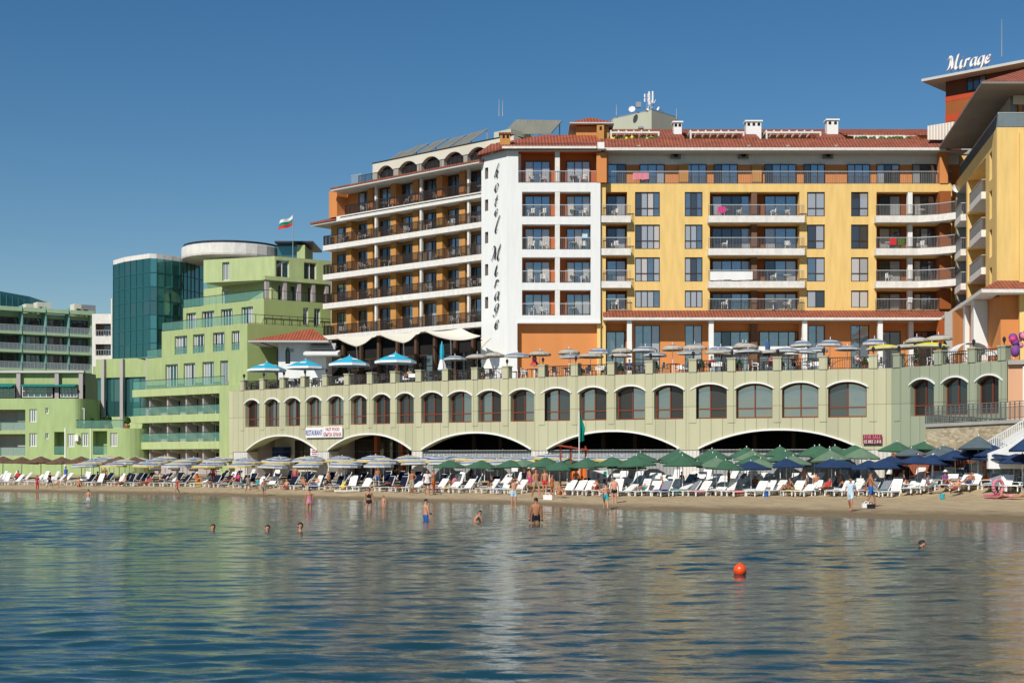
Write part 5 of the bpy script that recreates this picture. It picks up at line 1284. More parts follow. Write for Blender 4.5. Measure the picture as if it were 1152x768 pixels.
# ================================================================ umbrellas
def canopy_lathe(n, prof, mats, th=.02):
    mb = MB(); mb.lathe(prof, None, n, ms=mats); mb.lathe([(r, z - th) for r, z in prof], None, n, ms=mats); return mb
UMB = {}
def make_umb(kind, pole=2.05):
    root = thing({'straw': 'straw_parasol'}.get(kind, 'beach_umbrella'), 'umbrella', 'umbrella', (0, 0, -50))
    if kind == 'stripe':
        prof = [(.02, .42), (.24, .40), (.5, .345), (.78, .26), (1.0, .16), (1.14, .07), (1.17, -.10)]
        ms = ['canopy_stripe_white', 'canopy_stripe_blue', 'canopy_stripe_white', 'canopy_stripe_blue', 'canopy_stripe_white', 'canopy_stripe_yellow']; n = 12
    elif kind == 'stripe2':
        prof = [(.02, .42), (.3, .39), (.55, .33), (.8, .25), (1.0, .16), (1.14, .07), (1.17, -.10)]
        ms = ['canopy_stripe_blue', 'canopy_stripe_white', 'canopy_stripe_yellow', 'canopy_stripe_white', 'canopy_stripe_blue', 'canopy_stripe_white']; n = 12
    elif kind == 'cafe':
        prof = [(.02, .28), (.25, .26), (.55, .21), (.88, .12), (1.12, .02), (1.14, -.12)]
        ms = ['canopy_stripe_white', 'canopy_stripe_blue', 'canopy_stripe_white', 'canopy_stripe_blue', 'canopy_stripe_white']; n = 12
    elif kind == 'cafe2':
        prof = [(.02, .26), (.3, .24), (.6, .18), (.9, .10), (1.12, .02), (1.14, -.10)]
        ms = ['canopy_tan', 'canopy_stripe_blue', 'canopy_tan', 'canopy_stripe_white', 'canopy_tan']; n = 12
    elif kind == 'yellow': prof = [(.02, .34), (.5, .28), (1.0, .13), (1.25, .0), (1.27, -.1)]; ms = ['canopy_yellow', 'canopy_yellow', 'canopy_yellow', 'canopy_stripe_white']; n = 12
    elif kind == 'turq': prof = [(.02, .85), (.3, .68), (1.2, .30), (1.72, .04), (1.74, -.16)]; ms = ['canopy_turquoise', 'canopy_turquoise', 'canopy_turquoise', 'cloth_white']; n = 8
    elif kind == 'straw': prof = [(.02, .72), (.25, .58), (.7, .34), (1.1, .14), (1.35, -.02), (1.36, -.12)]; ms = ['straw'] * 5; n = 14
    else:
        c = {'green': 'canopy_green', 'pale': 'canopy_pale', 'navy': 'canopy_navy', 'faded': 'canopy_faded'}[kind]
        prof = [(.02, .66), (.18, .60), (.7, .33), (1.25, .05), (1.32, .0), (1.32, -.07)]; ms = [c] * 5; n = 8
    mb = canopy_lathe(n, prof, ms); me = mb.mesh('canopy')
    if kind in ('green', 'pale', 'navy', 'faded', 'turq', 'straw'):      # cloth sags between the ribs
        for v in me.vertices:
            a = math.atan2(v.co.y, v.co.x); r = math.hypot(v.co.x, v.co.y)
    CANO = inst(me, 'canopy', root, (0, 0, pole))
    if kind == 'turq':
        for a in range(4):
            lm = MB(); t = a * math.pi / 2 + .4; lm.poly([(math.cos(t + s1) * r, math.sin(t + s1) * r, .86 - .49 * r + .03 + (.03 if r > 1 else 0)) for s1, r in ((-.35, .75), (.35, .75), (.25, 1.12), (-.25, 1.12))], 'cloth_white')
            inst(lm.mesh('panel'), 'panel', CANO, (0, 0, 0))
    mb = MB(); mb.tube((0, 0, 0), (0, 0, pole + .45), .028, 'plastic_white' if kind not in ('straw',) else 'wood_dark', n=6)
    mb.tube((0, 0, prof[0][1] + pole - .02), (0, 0, prof[0][1] + pole + .1), .03, 'plastic_white'); mb.build('pole', root)
    mb = MB(); 
    for k in range(n // 2 * 2 if n < 10 else 6):
        t = 2 * math.pi * k / (n if n < 10 else 6); mb.tube((0, 0, pole + prof[0][1] - .08), (math.cos(t) * prof[-2][0], math.sin(t) * prof[-2][0], pole + prof[-2][1] - .03), .01, 'metal_galv', n=3, cap=False)
    mb.build('ribs', root)
    UMB[kind] = root; return root
for kd in ('stripe', 'stripe2', 'cafe', 'cafe2', 'yellow', 'turq', 'straw', 'green', 'pale', 'navy', 'faded'): make_umb(kd, 2.3 if kd == 'turq' else 2.05)
UDESC = {'stripe': 'striped yellow-rimmed umbrella', 'stripe2': 'yellow and blue ringed umbrella', 'cafe': 'flat blue and white cafe parasol', 'cafe2': 'flat tan and blue cafe parasol', 'yellow': 'yellow parasol', 'turq': 'turquoise white-rimmed parasol',
         'straw': 'brown straw parasol', 'green': 'dark green umbrella', 'pale': 'pale faded green umbrella', 'navy': 'navy blue umbrella', 'faded': 'faded grey blue umbrella'}
ulist = []
def umb(kind, px, ptop, Y, rowname, group, sc=1.0, tilt=None, zb=None):
    """ptop: photo row of the canopy top"""
    x = X(px, Y); zt = Z(ptop, Y); pr = {'stripe': .42, 'stripe2': .42, 'cafe': .28, 'cafe2': .26, 'yellow': .34, 'turq': .85, 'straw': .72}.get(kind, .66)
    base = gz(x, Y) if zb is None else zb
    pole = 2.3 if kind == 'turq' else 2.05
    zs = (zt - base) / (pole + pr); zs = min(max(zs, .80), 1.45)
    ulist.append((kind, px, x, Y, base - .02, rowname, group, sc, zs, tilt))
# beach: from the left. straw parasols
for k, px in enumerate([3, 24, 46, 70, 92, 112, 134, 152]):
    umb('straw', px, 512.6 + .6 * (k % 2), 140 - k * .9, 'beside the bright green annex', 'straw parasols at the far left of the beach', 1.15)
# striped, three rows from px 96 to 720
for r, (off, pt) in enumerate([(1.4, 520.0), (4.8, 516.5), (8.6, 514.5), (12.0, 513.2)]):
    px = 96 + r * 9
    lim = [462, 470, 500, 505][r]
    while px < lim:
        d0 = 120.
        for _ in range(8): d0 = frontY(X(px, d0)) + off
        if d0 < wallY(X(px, d0)) - 1.2: umb('stripe' if (r + int(px)) % 3 else 'stripe2', px, pt + random.uniform(-.8, .8) - max(0, (px - 250)) * .010, d0, ['in the front row', 'in the second row', 'in the third row', 'in the rearmost row'][r], 'striped umbrellas on the beach', random.uniform(.98, 1.12))
        px += 2.75 * F / d0 * random.uniform(.93, 1.07)
for px, pt, w in [(488, 512, 0), (545, 513, 0), (598, 515, 0), (500, 520, 1), (560, 519.5, 1), (523, 512, 0), (575, 513, 0), (618, 510, 0), (700, 512.8, 0), (655, 514, 0), (688, 512, 0), (638, 514, 1), (470, 516, 1), (535, 522, 1), (723, 516, 0)]:
    d0 = 110.
    for _ in range(8): d0 = wallY(X(px, d0)) - (2.0 if not w else 6.5)
    umb('stripe2' if w else 'stripe', px, pt, d0, 'before the corrugated fence' if not w else 'among the green umbrellas', 'striped umbrellas on the beach', 1.12)
# green umbrellas: (px, top, depth offset from the front line)
gre = [(506, 516.5, 3), (541, 517, 3.2), (575, 519.5, 4), (614, 513.5, 2.6), (640, 517, 5.5), (661, 514.5, 2.6), (690, 513, 3), (718, 512, 2), (722, 508.5, 5.5), (764, 508.5, 2.4), (762, 505, 6), (768, 512, 1.6), (803, 509, 3), (802, 504.5, 7), (806, 514, 2), (815, 517, 1.5),
       (840, 502.5, 8), (845, 506, 6), (848, 511, 4), (855, 515, 3), (878, 501.5, 9), (884, 507, 5), (893, 512, 3.4), (916, 501.3, 9), (932, 503, 6), (936, 506, 4), (921, 500.5, 10), (962, 500, 8), (968, 503, 6), (940, 500.8, 10), (1008, 496.2, 10), (1040, 496, 12), (590, 516, 5), (630, 519, 1.8), (705, 516.5, 4)]
for px, pt, o in gre:
    d0 = 95.
    for _ in range(8): d0 = frontY(X(px, d0)) + o
    if px > 1030: d0 = 95.8
    d0 = min(d0, wallY(X(px, d0)) - 1.0) if px < 1000 else d0
    umb('pale' if px in (806, 855, 893, 936, 845, 968, 590) else 'green', px, pt, d0, 'near the row %s' % 'front' if 0 else 'in the green block', 'green umbrellas on the beach', 1.0)
nav = [(845, 520.5, 2.0), (885, 515, 2.6), (890, 514.5, 4.2), (935, 515.2, 2.2), (946, 516, 3.0), (978, 517, 2.2), (995, 514.8, 2.4), (1003, 515.5, 4.5), (1032, 517.5, 3), (1049, 517, 2), (1063, 513, 6), (1058, 504.5, 11), (1025, 509.8, 8), (1075, 515.5, 3), (1093, 515, 3), (1105, 512.5, 5), (1118, 516, 2.2), (1120, 507.5, 7), (1141, 513, 3), (1100, 489.8, 15), (1117, 500, 10), (1150, 513.5, 5), (1159, 489, 9), (1048, 520, 1.8), (1150, 519, 1.6)]
for px, pt, o in nav:
    d0 = 90.
    for _ in range(8): d0 = frontY(X(px, d0)) + o
    if px in (1100,): d0 = 86.2
    if px == 1058: d0 = 90
    if px == 1117: d0 = 85.5
    if px == 1159: d0 = 82.6
    umb('faded' if px in (1025, 1058, 1120, 1063, 1100) else 'navy', px, pt, d0, 'in the navy block' if px not in (1100, 1159) else 'in front of the stone wall', 'navy umbrellas on the beach', .88 if px in (1100, 1117, 1120, 1058, 1159) else 1.02)
# cafe parasols on the terrace, px, top, scale
def deckY(px, off):
    d0 = dtop(min(px, 1130)) + off; return d0
cafe = [(448, 395.5, 0), (512, 399.5, 3), (537, 397.5, 5), (556, 395.5, 3.2), (582, 396, 3.4), (607, 394, 4), (640, 392, 6), (642, 397.6, 3), (674, 391, 7), (664, 397, 4), (700, 390.5, 7), (697, 396.5, 4), (725, 388.7, 7), (737, 396.6, 3.6), (757, 387.3, 8), (781, 386.5, 9), (776, 398.5, 3), (810, 389, 6), (808, 400.2, 3), (836, 384.5, 10), (842, 399, 3), (838, 385, 9),
        (903, 382.2, 9), (918, 390, 5), (933, 381.5, 9), (884, 398.5, 3), (953, 397.5, 2.6), (983, 380.2, 9), (1018, 386.5, 5), (1033, 378.2, 8), (1057, 376, 6), (868, 398, 4.5), (905, 398.5, 4.5)]
for px, pt, o in cafe[1:]:
    umb('cafe2' if (px * 7) % 3 == 1 or px < 700 and px % 2 else 'cafe', px, pt, deckY(px, o), 'on the cafe terrace', 'cafe parasols on the terrace', random.uniform(.76, .95), zb=ZD)
for px, pt, o in [(995, 396, 3), (1047, 389, 4)]: umb('yellow', px, pt, deckY(px, o), 'on the terrace', 'cafe parasols on the terrace', 1., zb=ZD)
for px, pt, o in [(300, 406.5, 4), (344, 403.5, 5), (393, 399.5, 5), (445, 396, 6)]: umb('turq', px, pt, deckY(px, o), 'on the terrace left of the closed one', 'turquoise parasols on the terrace', 1.05, zb=ZD)
ulist.sort(key=lambda u: u[1])
cnt = {}; first = {}
for kind, px, x, Y, base, rown, group, sc, zs, tilt in ulist:
    k_ = (kind, rown); cnt[k_] = cnt.get(k_, 0) + 1
for_i = {}
for kind, px, x, Y, base, rown, group, sc, zs, tilt in ulist:
    k_ = (kind, rown); for_i[k_] = for_i.get(k_, 0) + 1
    lab = UDESC[kind] + ', ' + (nth(for_i[k_]) + ' from the left ' if cnt[k_] > 1 else '') + rown
    rot = (random.uniform(-.04, .04), random.uniform(-.04, .04), random.uniform(0, 3))
    if kind == 'turq': rot = (0, 0, rot[2])
    src = UMB[kind]
    if kind not in first:
        first[kind] = 1; src.location = (x, Y, base); src.rotation_euler = rot; src.scale = (sc, sc, zs); src['label'] = lab; src['group'] = group
    else: dup(src, (x, Y, base), 0, lab, group, (sc, sc, zs), rot)
def closed_umb(px, Y, base, ptop, pbot, col, label, grp=None):
    z1, z0 = Z(ptop, Y) - base, Z(pbot, Y) - base; t = thing('closed_parasol', label, 'umbrella', (X(px, Y), Y, base))
    mb = MB(); mb.tube((0, 0, 0), (0, 0, z1), .03, 'plastic_white'); mb.build('pole', t)
    mb = MB(); n = 10; h = z1 - z0; i0 = len(mb.v)
    pr = [(.02, z1), (.12, z1 - h * .15), (.17, z1 - h * .4), (.15, z1 - h * .62), (.26, z1 - h * .8), (.34, z0 + .1), (.30, z0)]
    mb.lathe(pr, None, n, ms=[col[0], col[0], col[0], col[1], col[1], col[0]]); me = mb.mesh('canopy')
    for v in me.vertices:
        a = math.atan2(v.co.y, v.co.x); f_ = 1 + .22 * math.cos(5 * a); v.co.x *= f_; v.co.y *= f_
    inst(me, 'canopy', t)
closed_umb(497, 121, ZD, 384, 417, ('canopy_turquoise', 'cloth_white'), 'tall closed turquoise and white parasol standing on the terrace')
closed_umb(863.5, 106, ZD, 382.5, 400, ('canopy_stripe_blue', 'canopy_stripe_white'), 'closed blue striped parasol by the white parapet wall')
closed_umb(1063, 101, ZD, 383, 408, ('canopy_stripe_blue', 'canopy_stripe_yellow'), 'closed blue and yellow parasol near the right terrace corner')
closed_umb(601, 114, ZD, 398, 411, ('cloth_pink', 'cloth_red'), 'closed dark red parasol in front of the orange ground floor')
# ================================================================ sun loungers
LTH = R(-43)
def make_lounger(kind, ang, cush=None):
    t = thing('sun_lounger', 'lounger', 'sun lounger', (0, 0, -50))
    pm = 'plastic_white'; mb = MB(); hz_ = .34; L1, L2 = 1.15, .78; w = .31
    for sx in (-1, 1): mb.box(sx * w - .025, sx * w + .025, -L1, .02, hz_ - .07, hz_, pm)
    for k in range(8): y = -L1 + L1 * k / 8; mb.box(-w + .026, w - .026, y + .012, y + L1 / 8 - .012, hz_ - .03, hz_ - .006, pm)
    for sx in (-1, 1):
        for y in (-L1 + .12, -.02): mb.prism([(sx * w - .03, y - .05), (sx * w + .03, y - .05), (sx * w + .03, y + .05), (sx * w - .03, y + .05)], 0, hz_ - .071, pm)
        mb.box(sx * w - .022, sx * w + .022, .02, .45, hz_ - .20, hz_ - .14, pm); mb.box(sx * w - .022, sx * w + .022, .38, .45, 0, hz_ - .2, pm)
    mb.build('seat', t)
    ca, sa = math.cos(ang), math.sin(ang); mb = MB()
    def bp_(u, x, n): return (x, u * ca - n * sa, hz_ + u * sa + n * ca)
    def bbox(u0, u1, x0, x1, n0, n1, m):
        i = len(mb.v); k = mb.mi(m)
        mb.v += [bp_(u0, x0, n0), bp_(u0, x1, n0), bp_(u1, x1, n0), bp_(u1, x0, n0), bp_(u0, x0, n1), bp_(u0, x1, n1), bp_(u1, x1, n1), bp_(u1, x0, n1)]
        for q in ((0, 3, 2, 1), (4, 5, 6, 7), (0, 1, 5, 4), (1, 2, 6, 5), (2, 3, 7, 6), (3, 0, 4, 7)): mb.f.append([i + a for a in q]); mb.m.append(k)
    for sx in (-1, 1): bbox(0, L2, sx * w - .025, sx * w + .025, -.05, 0, pm)
    for k in range(6): bbox(L2 * k / 6 + .012, L2 * (k + 1) / 6 - .012, -w + .026, w - .026, -.03, -.006, pm)
    bbox(L2 - .0, L2 + .05, -w, w, -.04, .0, pm); mb.build('backrest', t)
    if cush:
        mb = MB(); mb.box(-w + .02, w - .02, -L1 + .03, 0, hz_ + .002, hz_ + .07, cush); bbox(0, L2, -w + .02, w - .02, .002, .07, cush); mb.build('cushion', t)
    return t
LG = {}
for nm, ang, cu in [('low', 30, None), ('mid', 48, None), ('high', 66, None), ('navy', 50, 'cloth_navy'), ('navyhigh', 66, 'cloth_navy'), ('blue', 52, 'cloth_blue'), ('grey', 48, 'cloth_grey'), ('flat', 8, None)]:
    LG[nm] = make_lounger(nm, R(ang), cu)
LD = {'low': 'white lounger with a low backrest', 'mid': 'white lounger with half raised backrest', 'high': 'white lounger with steep backrest', 'navy': 'navy cushioned lounger', 'navyhigh': 'navy cushioned lounger with steep backrest', 'blue': 'lounger with a bright blue cushion', 'grey': 'lounger with a grey cushion', 'flat': 'white lounger laid flat'}
lspots = []
def lrow(off, pxa, pxb, gap, rname, pick, jit=.25):
    px = pxa; n = 0
    while px < pxb:
        d0 = 100.
        for _ in range(8): d0 = frontY(X(px, d0)) + off
        w_ = wallY(X(px, d0)) - 1.5
        if d0 < w_ or px > 1000:
            k = pick(px)
            if k: lspots.append((k, px, X(px, d0), d0 + random.uniform(-jit, jit) * (1.8 if px > 640 else 1), LTH + random.uniform(-.24, .24), rname))
        n += 1
        px += gap * F / d0 * (1.0 if n % 3 else 1.75) * random.uniform(.95, 1.05)
def pickA(px):
    if px < 92: return random.choice(['low', 'mid', 'mid', 'high'])
    if px < 462: return random.choice(['navy', 'navy', 'navyhigh', 'navy', 'mid', 'high'])
    if 600 < px < 640: return None
    if px < 560: return random.choice(['navy', 'mid', 'low', 'mid'])
    return random.choice(['low', 'mid', 'mid', 'high', 'mid', 'grey', 'mid', 'flat'])
def pickB(px):
    if px < 92: return random.choice(['mid', 'high'])
    if px < 560: return random.choice(['navy', 'navyhigh', 'navy', 'high'])
    if 600 < px < 668: return random.choice([None, 'navy'])
    return random.choice(['low', 'mid', 'mid', 'high', 'grey', 'mid', 'high'])
lrow(1.0, -4, 640, .98, 'in the front row', pickA)
lrow(1.0, 640, 1165, .66, 'in the front row', pickA)
lrow(4.0, 4, 640, 1.0, 'in the second row', pickB)
lrow(3.0, 644, 1165, .70, 'in the second row', pickB)
lrow(7.2, 250, 640, 1.2, 'in the third row', pickB)
lrow(5.0, 640, 1165, .78, 'in the third row', pickB)
lrow(9.8, 700, 1165, 1.05, 'in the rearmost row', pickB, .5)
lrow(7.4, 660, 1165, .92, 'in the fourth row', pickB)
print('LOUNGERS', len(lspots)); lspots.sort(key=lambda q: q[1]); cnt = {}; done = {}; used = set()
for q in lspots: cnt[(q[0], q[5])] = cnt.get((q[0], q[5]), 0) + 1
lseat = []
for k, px, x, y, rz, rn in lspots:
    kk = (k, rn); done[kk] = done.get(kk, 0) + 1
    lab = LD[k] + ', ' + (nth(done[kk]) + ' from the left ' if cnt[kk] > 1 else '') + rn
    z = gz(x, y) - .01
    if k not in used: used.add(k); LG[k].location = (x, y, z); LG[k].rotation_euler = (0, 0, rz); LG[k]['label'] = lab; LG[k]['group'] = 'sun loungers on the beach'
    else: dup(LG[k], (x, y, z), rz, lab, 'sun loungers on the beach')
    lseat.append((px, x, y, z, rz, rn, k))
for k, o in LG.items():
    if k not in used:
        for c in list(o.children): bpy.data.objects.remove(c)
        bpy.data.objects.remove(o)
# towels draped over some loungers
tw_cols = ['cloth_pink', 'cloth_blue', 'cloth_red', 'cloth_turquoise', 'cloth_yellow', 'cloth_paleblue', 'cloth_white', 'cloth_orange', 'cloth_purple', 'flag_green']
tn = {}; TME = {}
cand = [q for q in lseat if q[5] in ('in the front row', 'in the second row')]
random.shuffle(cand)
sel = sorted(cand[:44]); tc_ = {}
for q in sel:
    cm = random.choice(tw_cols); tn.setdefault(cm, []).append(q)
for cm, qs in tn.items():
    mb = MB(); mb.box(-.27, .27, -.85, -.1, .352 + .06, .375 + .06, cm); mb.box(.272, .29, -.8, -.15, .2, .37 + .06, cm); mb.box(-.29, -.272, -.75, -.2, .22, .37 + .06, cm); me = mb.mesh('towel')
    for i, q in enumerate(qs):
        cn_ = cm.split('_')[1].replace('paleblue', 'pale blue'); lab = '%s towel on a %s row lounger%s' % (cn_, q[5].split()[2], (', %s %s one from the left' % (nth(i + 1), cn_.split()[-1])) if len(qs) > 1 else '')
        dz = 0 if q[6] in ('navy', 'navyhigh', 'blue', 'grey') else -.055
        tag(inst(me, 'towel', None, (q[1], q[2], q[3] + dz), q[4]), lab, 'towel', 'towels spread on loungers')

# ================================================================ people
STAND = dict(pel=(0, 0, .95), wai=(0, 0, 1.08), che=(0, .0, 1.28), nec=(0, .01, 1.46), hb=(0, -.01, 1.54), hm=(0, -.025, 1.62), ht=(0, -.01, 1.70),
             sL=(.17, .01, 1.41), eL=(.23, .03, 1.13), wL=(.25, -.04, .88), sR=(-.17, .01, 1.41), eR=(-.23, .03, 1.13), wR=(-.25, -.04, .88),
             hL=(.09, 0, .90), kL=(.10, -.02, .50), aL=(.10, .03, .09), tL=(.12, -.12, .03), hR=(-.09, 0, .90), kR=(-.10, -.02, .50), aR=(-.10, .03, .09), tR=(-.12, -.12, .03))
def pose(**k): d = dict(STAND); d.update(k); return d
POSES = {
 'stand': pose(),
 'hips': pose(eL=(.34, .06, 1.17), wL=(.19, -.03, 1.0)),
 'walk': pose(kL=(.10, -.20, .54), aL=(.10, -.24, .10), tL=(.11, -.39, .06), kR=(-.10, .08, .50), aR=(-.10, .34, .14), tR=(-.11, .24, .04), eL=(.22, .14, 1.14), wL=(.24, .16, .90), eR=(-.22, -.08, 1.14), wR=(-.22, -.26, .96)),
 'bend': pose(wai=(0, -.06, 1.06), che=(0, -.20, 1.2), nec=(0, -.33, 1.30), hb=(0, -.39, 1.35), hm=(0, -.44, 1.41), ht=(0, -.46, 1.49), sL=(.17, -.28, 1.26), sR=(-.17, -.28, 1.26), eL=(.2, -.34, .98), wL=(.18, -.42, .76), eR=(-.2, -.32, .98), wR=(-.18, -.40, .76)),
 'shade': pose(eL=(.36, -.08, 1.36), wL=(.16, -.14, 1.58), eR=(-.36, -.08, 1.36), wR=(-.16, -.14, 1.58)),
 'wade': pose(eL=(.36, -.02, 1.20), wL=(.48, -.12, 1.02), eR=(-.36, -.02, 1.20), wR=(-.48, -.12, 1.02)),
 'carry': pose(eR=(-.25, -.02, 1.14), wR=(-.27, -.06, .90), eL=(.27, -.10, 1.16), wL=(.24, -.32, 1.05), kL=(.10, -.12, .5), aL=(.10, -.12, .09), tL=(.12, -.27, .03)),
 'sit': pose(pel=(0, 0, .12), wai=(0, .03, .25), che=(0, .08, .45), nec=(0, .08, .63), hb=(0, .06, .71), hm=(0, .04, .79), ht=(0, .05, .87), sL=(.17, .08, .58), sR=(-.17, .08, .58), eL=(.24, .2, .33), wL=(.22, .28, .10), eR=(-.24, .0, .36), wR=(-.15, -.2, .34),
             hL=(.09, -.03, .12), hR=(-.09, -.03, .12), kL=(.10, -.38, .38), kR=(-.10, -.36, .40), aL=(.10, -.62, .09), aR=(-.10, -.60, .09), tL=(.11, -.75, .05), tR=(-.11, -.74, .05)),
 'lounge': pose(pel=(0, 0, .12), wai=(0, .10, .20), che=(0, .24, .36), nec=(0, .36, .50), hb=(0, .39, .57), hm=(0, .41, .64), ht=(0, .45, .72), sL=(.17, .32, .45), sR=(-.17, .32, .45), eL=(.26, .16, .30), wL=(.24, -.06, .22), eR=(-.26, .16, .30), wR=(-.24, -.06, .22),
             hL=(.09, -.04, .11), hR=(-.09, -.04, .11), kL=(.10, -.44, .24), kR=(-.10, -.44, .14), aL=(.10, -.84, .09), aR=(-.10, -.86, .08), tL=(.11, -.9, .2), tR=(-.11, -.92, .19)),
 'lie': pose(pel=(0, 0, .12), wai=(0, .13, .13), che=(0, .34, .18), nec=(0, .50, .26), hb=(0, .56, .32), hm=(0, .6, .39), ht=(0, .62, .47), sL=(.17, .46, .2), sR=(-.17, .46, .2), eL=(.22, .62, .06), wL=(.1, .84, .05), eR=(-.22, .62, .06), wR=(-.1, .84, .05),
             hL=(.09, -.06, .12), hR=(-.09, -.06, .12), kL=(.10, -.48, .09), kR=(-.10, -.48, .09), aL=(.10, -.86, .1), aR=(-.10, -.86, .3), tL=(.11, -1.0, .04), tR=(-.11, -.9, .44)),
 'crouch': pose(pel=(0, .1, .55), wai=(0, .02, .66), che=(0, -.12, .80), nec=(0, -.22, .93), hb=(0, -.27, .99), hm=(0, -.31, 1.06), ht=(0, -.30, 1.14), sL=(.17, -.18, .88), sR=(-.17, -.18, .88), eL=(.26, -.3, .66), wL=(.22, -.44, .46), eR=(-.26, -.3, .66), wR=(-.22, -.44, .46),
             hL=(.09, .08, .52), hR=(-.09, .08, .52), kL=(.14, -.26, .42), kR=(-.14, -.26, .42), aL=(.12, .02, .09), aR=(-.12, .02, .09), tL=(.13, -.12, .03), tR=(-.13, -.12, .03)),
}
BONES = [('pel', 'wai'), ('wai', 'che'), ('che', 'nec'), ('nec', 'hb'), ('hb', 'hm'), ('hm', 'ht'), ('che', 'sL'), ('sL', 'eL'), ('eL', 'wL'), ('che', 'sR'), ('sR', 'eR'), ('eR', 'wR'), ('pel', 'hL'), ('hL', 'kL'), ('kL', 'aL'), ('aL', 'tL'), ('pel', 'hR'), ('hR', 'kR'), ('kR', 'aR'), ('aR', 'tR')]
RAD = dict(pel=(.145, .115), wai=(.125, .10), che=(.155, .115), nec=(.055, .055), hb=(.062, .068), hm=(.078, .094), ht=(.05, .06), sL=(.062, .06), sR=(.062, .06), eL=(.042, .042), eR=(.042, .042), wL=(.028, .03), wR=(.028, .03),
           hL=(.092, .095), hR=(.092, .095), kL=(.058, .06), kR=(.058, .06), aL=(.038, .04), aR=(.038, .04), tL=(.03, .022), tR=(.03, .022))
BODY = {}
def body(pn, skin, female, stout):
    key = (pn, skin, female, stout)
    if key in BODY: return BODY[key]
    J = POSES[pn]; names = list(J); idx = {n: i for i, n in enumerate(names)}
    me = bpy.data.meshes.new('b'); me.from_pydata([J[n] for n in names], [(idx[a], idx[b]) for a, b in BONES], [])
    o = bpy.data.objects.new('b', me); COL.objects.link(o); o.modifiers.new('s', 'SKIN')
    if not me.skin_vertices: pass
    lay = me.skin_vertices[0].data
    for n in names:
        r = list(RAD[n])
        if female:
            if n in ('sL', 'sR', 'eL', 'eR'): r = [q * .85 for q in r]
            if n in ('wai',): r = [q * .88 for q in r]
            if n in ('hL', 'hR', 'pel'): r = [q * 1.06 for q in r]
        if stout and n in ('pel', 'wai', 'che'): r = [r[0] * 1.18, r[1] * 1.35]
        lay[idx[n]].radius = r
        lay[idx[n]].use_root = (n == 'pel')
    s = o.modifiers.new('u', 'SUBSURF'); s.levels = 1; s.render_levels = 1
    dg = bpy.context.evaluated_depsgraph_get(); bm_ = bpy.data.meshes.new_from_object(o.evaluated_get(dg)); bpy.data.objects.remove(o)
    V = [tuple(v.co) for v in bm_.vertices]; Fc = [list(p.vertices) for p in bm_.polygons]; bpy.data.meshes.remove(bm_)
    # which bone each face belongs to
    def seg(p, a, b):
        a, b = Vector(J[a]), Vector(J[b]); d = b - a; t = max(0, min(1, (p - a).dot(d) / max(1e-6, d.length_squared))); return (p - a - d * t).length, t
    own = []
    nv = [Vector((0, 0, 0)) for _ in V]
    for f in Fc:
        c = sum((Vector(V[i]) for i in f), Vector()) / len(f)
        n = (Vector(V[f[1]]) - Vector(V[f[0]])).cross(Vector(V[f[2]]) - Vector(V[f[0]]))
        for i in f: nv[i] += n
        own.append(min(((seg(c, a, b)[0] / (.5 * (RAD[a][0] + RAD[b][0])), (a, b), seg(c, a, b)[1]) for a, b in BONES), key=lambda q: q[0])[1:])
    nv = [n.normalized() if n.length else n for n in nv]
    # hands: palm, four fingers and a thumb; face: eyes, nose, mouth, ears
    mb = MB(); mb.v = list(V); mb.f = [list(f) for f in Fc]; k0 = mb.mi(skin); mb.m = [k0] * len(Fc)
    for sd, e, w in ((1, 'eL', 'wL'), (-1, 'eR', 'wR')):
        a, b = Vector(J[e]), Vector(J[w]); d = (b - a).normalized(); q = d.orthogonal().normalized(); r_ = d.cross(q)
        mb.tube(b - d * .01, b + d * .085, .03, skin, .034, n=6)
        for k, ln in enumerate((.062, .074, .07, .055)):
            o_ = q * (-.026 + .0175 * k); p1 = b + d * .08 + o_; p2 = p1 + d * ln * .55; p3 = p2 + (d * .8 + r_ * .6).normalized() * ln * .45
            mb.tube(p1, p2, .0095, skin, .0085, n=5); mb.tube(p2, p3, .0085, skin, .006, n=5)
        p1 = b + d * .03 - q * .03; p2 = p1 + (d - q).normalized() * .035; mb.tube(p1, p2, .011, skin, .009, n=5); mb.tube(p2, p2 + (d * 1.3 - q * .3).normalized() * .03, .009, skin, .007, n=5)
    hm, hb, ht = Vector(J['hm']), Vector(J['hb']), Vector(J['ht']); up = (ht - hb).normalized(); fw = Vector((0, -1, 0)); fw = (fw - up * fw.dot(up)).normalized(); sd_ = up.cross(fw)
    for sg in (-1, 1):
        mb.ball(hm + fw * .088 + sd_ * .03 * sg + up * .0, .011, 'hair_dark', 6); mb.tube(hm + fw * .092 + sd_ * .014 * sg + up * .02, hm + fw * .086 + sd_ * .045 * sg + up * .018, .005, 'hair_dark', n=4)
        mb.ball(hm + sd_ * .08 * sg - up * .01, .02, skin, 6, 1.4)
    mb.tube(hm + fw * .09 + up * .01, hm + fw * .112 - up * .03, .008, skin, .014, n=5); mb.tube(hm + fw * .088 - sd_ * .022 - up * .052, hm + fw * .088 + sd_ * .022 - up * .052, .007, 'cloth_magenta', n=4)
    me = mb.mesh('person'); me.polygons.foreach_set('use_smooth', [True] * len(me.polygons))
    BODY[key] = (me, V, Fc, own, nv, J); return BODY[key]
def cloth(bd, test, mat, off, name):
    me, V, Fc, own, nv, J = bd; sel_ = [f for f, o in zip(Fc, own) if test(o[0], o[1], sum(V[i][2] for i in f) / len(f))]
    if not sel_: return None
    mp = {}; vs = []; fs = []
    for f in sel_:
        for i in f:
            if i not in mp: mp[i] = len(vs); p = Vector(V[i]) + nv[i] * off; vs.append(tuple(p))
        fs.append([mp[i] for i in f])
    m_ = bpy.data.meshes.new(name); m_.from_pydata(vs, [], fs); m_.materials.append(M[mat]); m_.update(); return m_
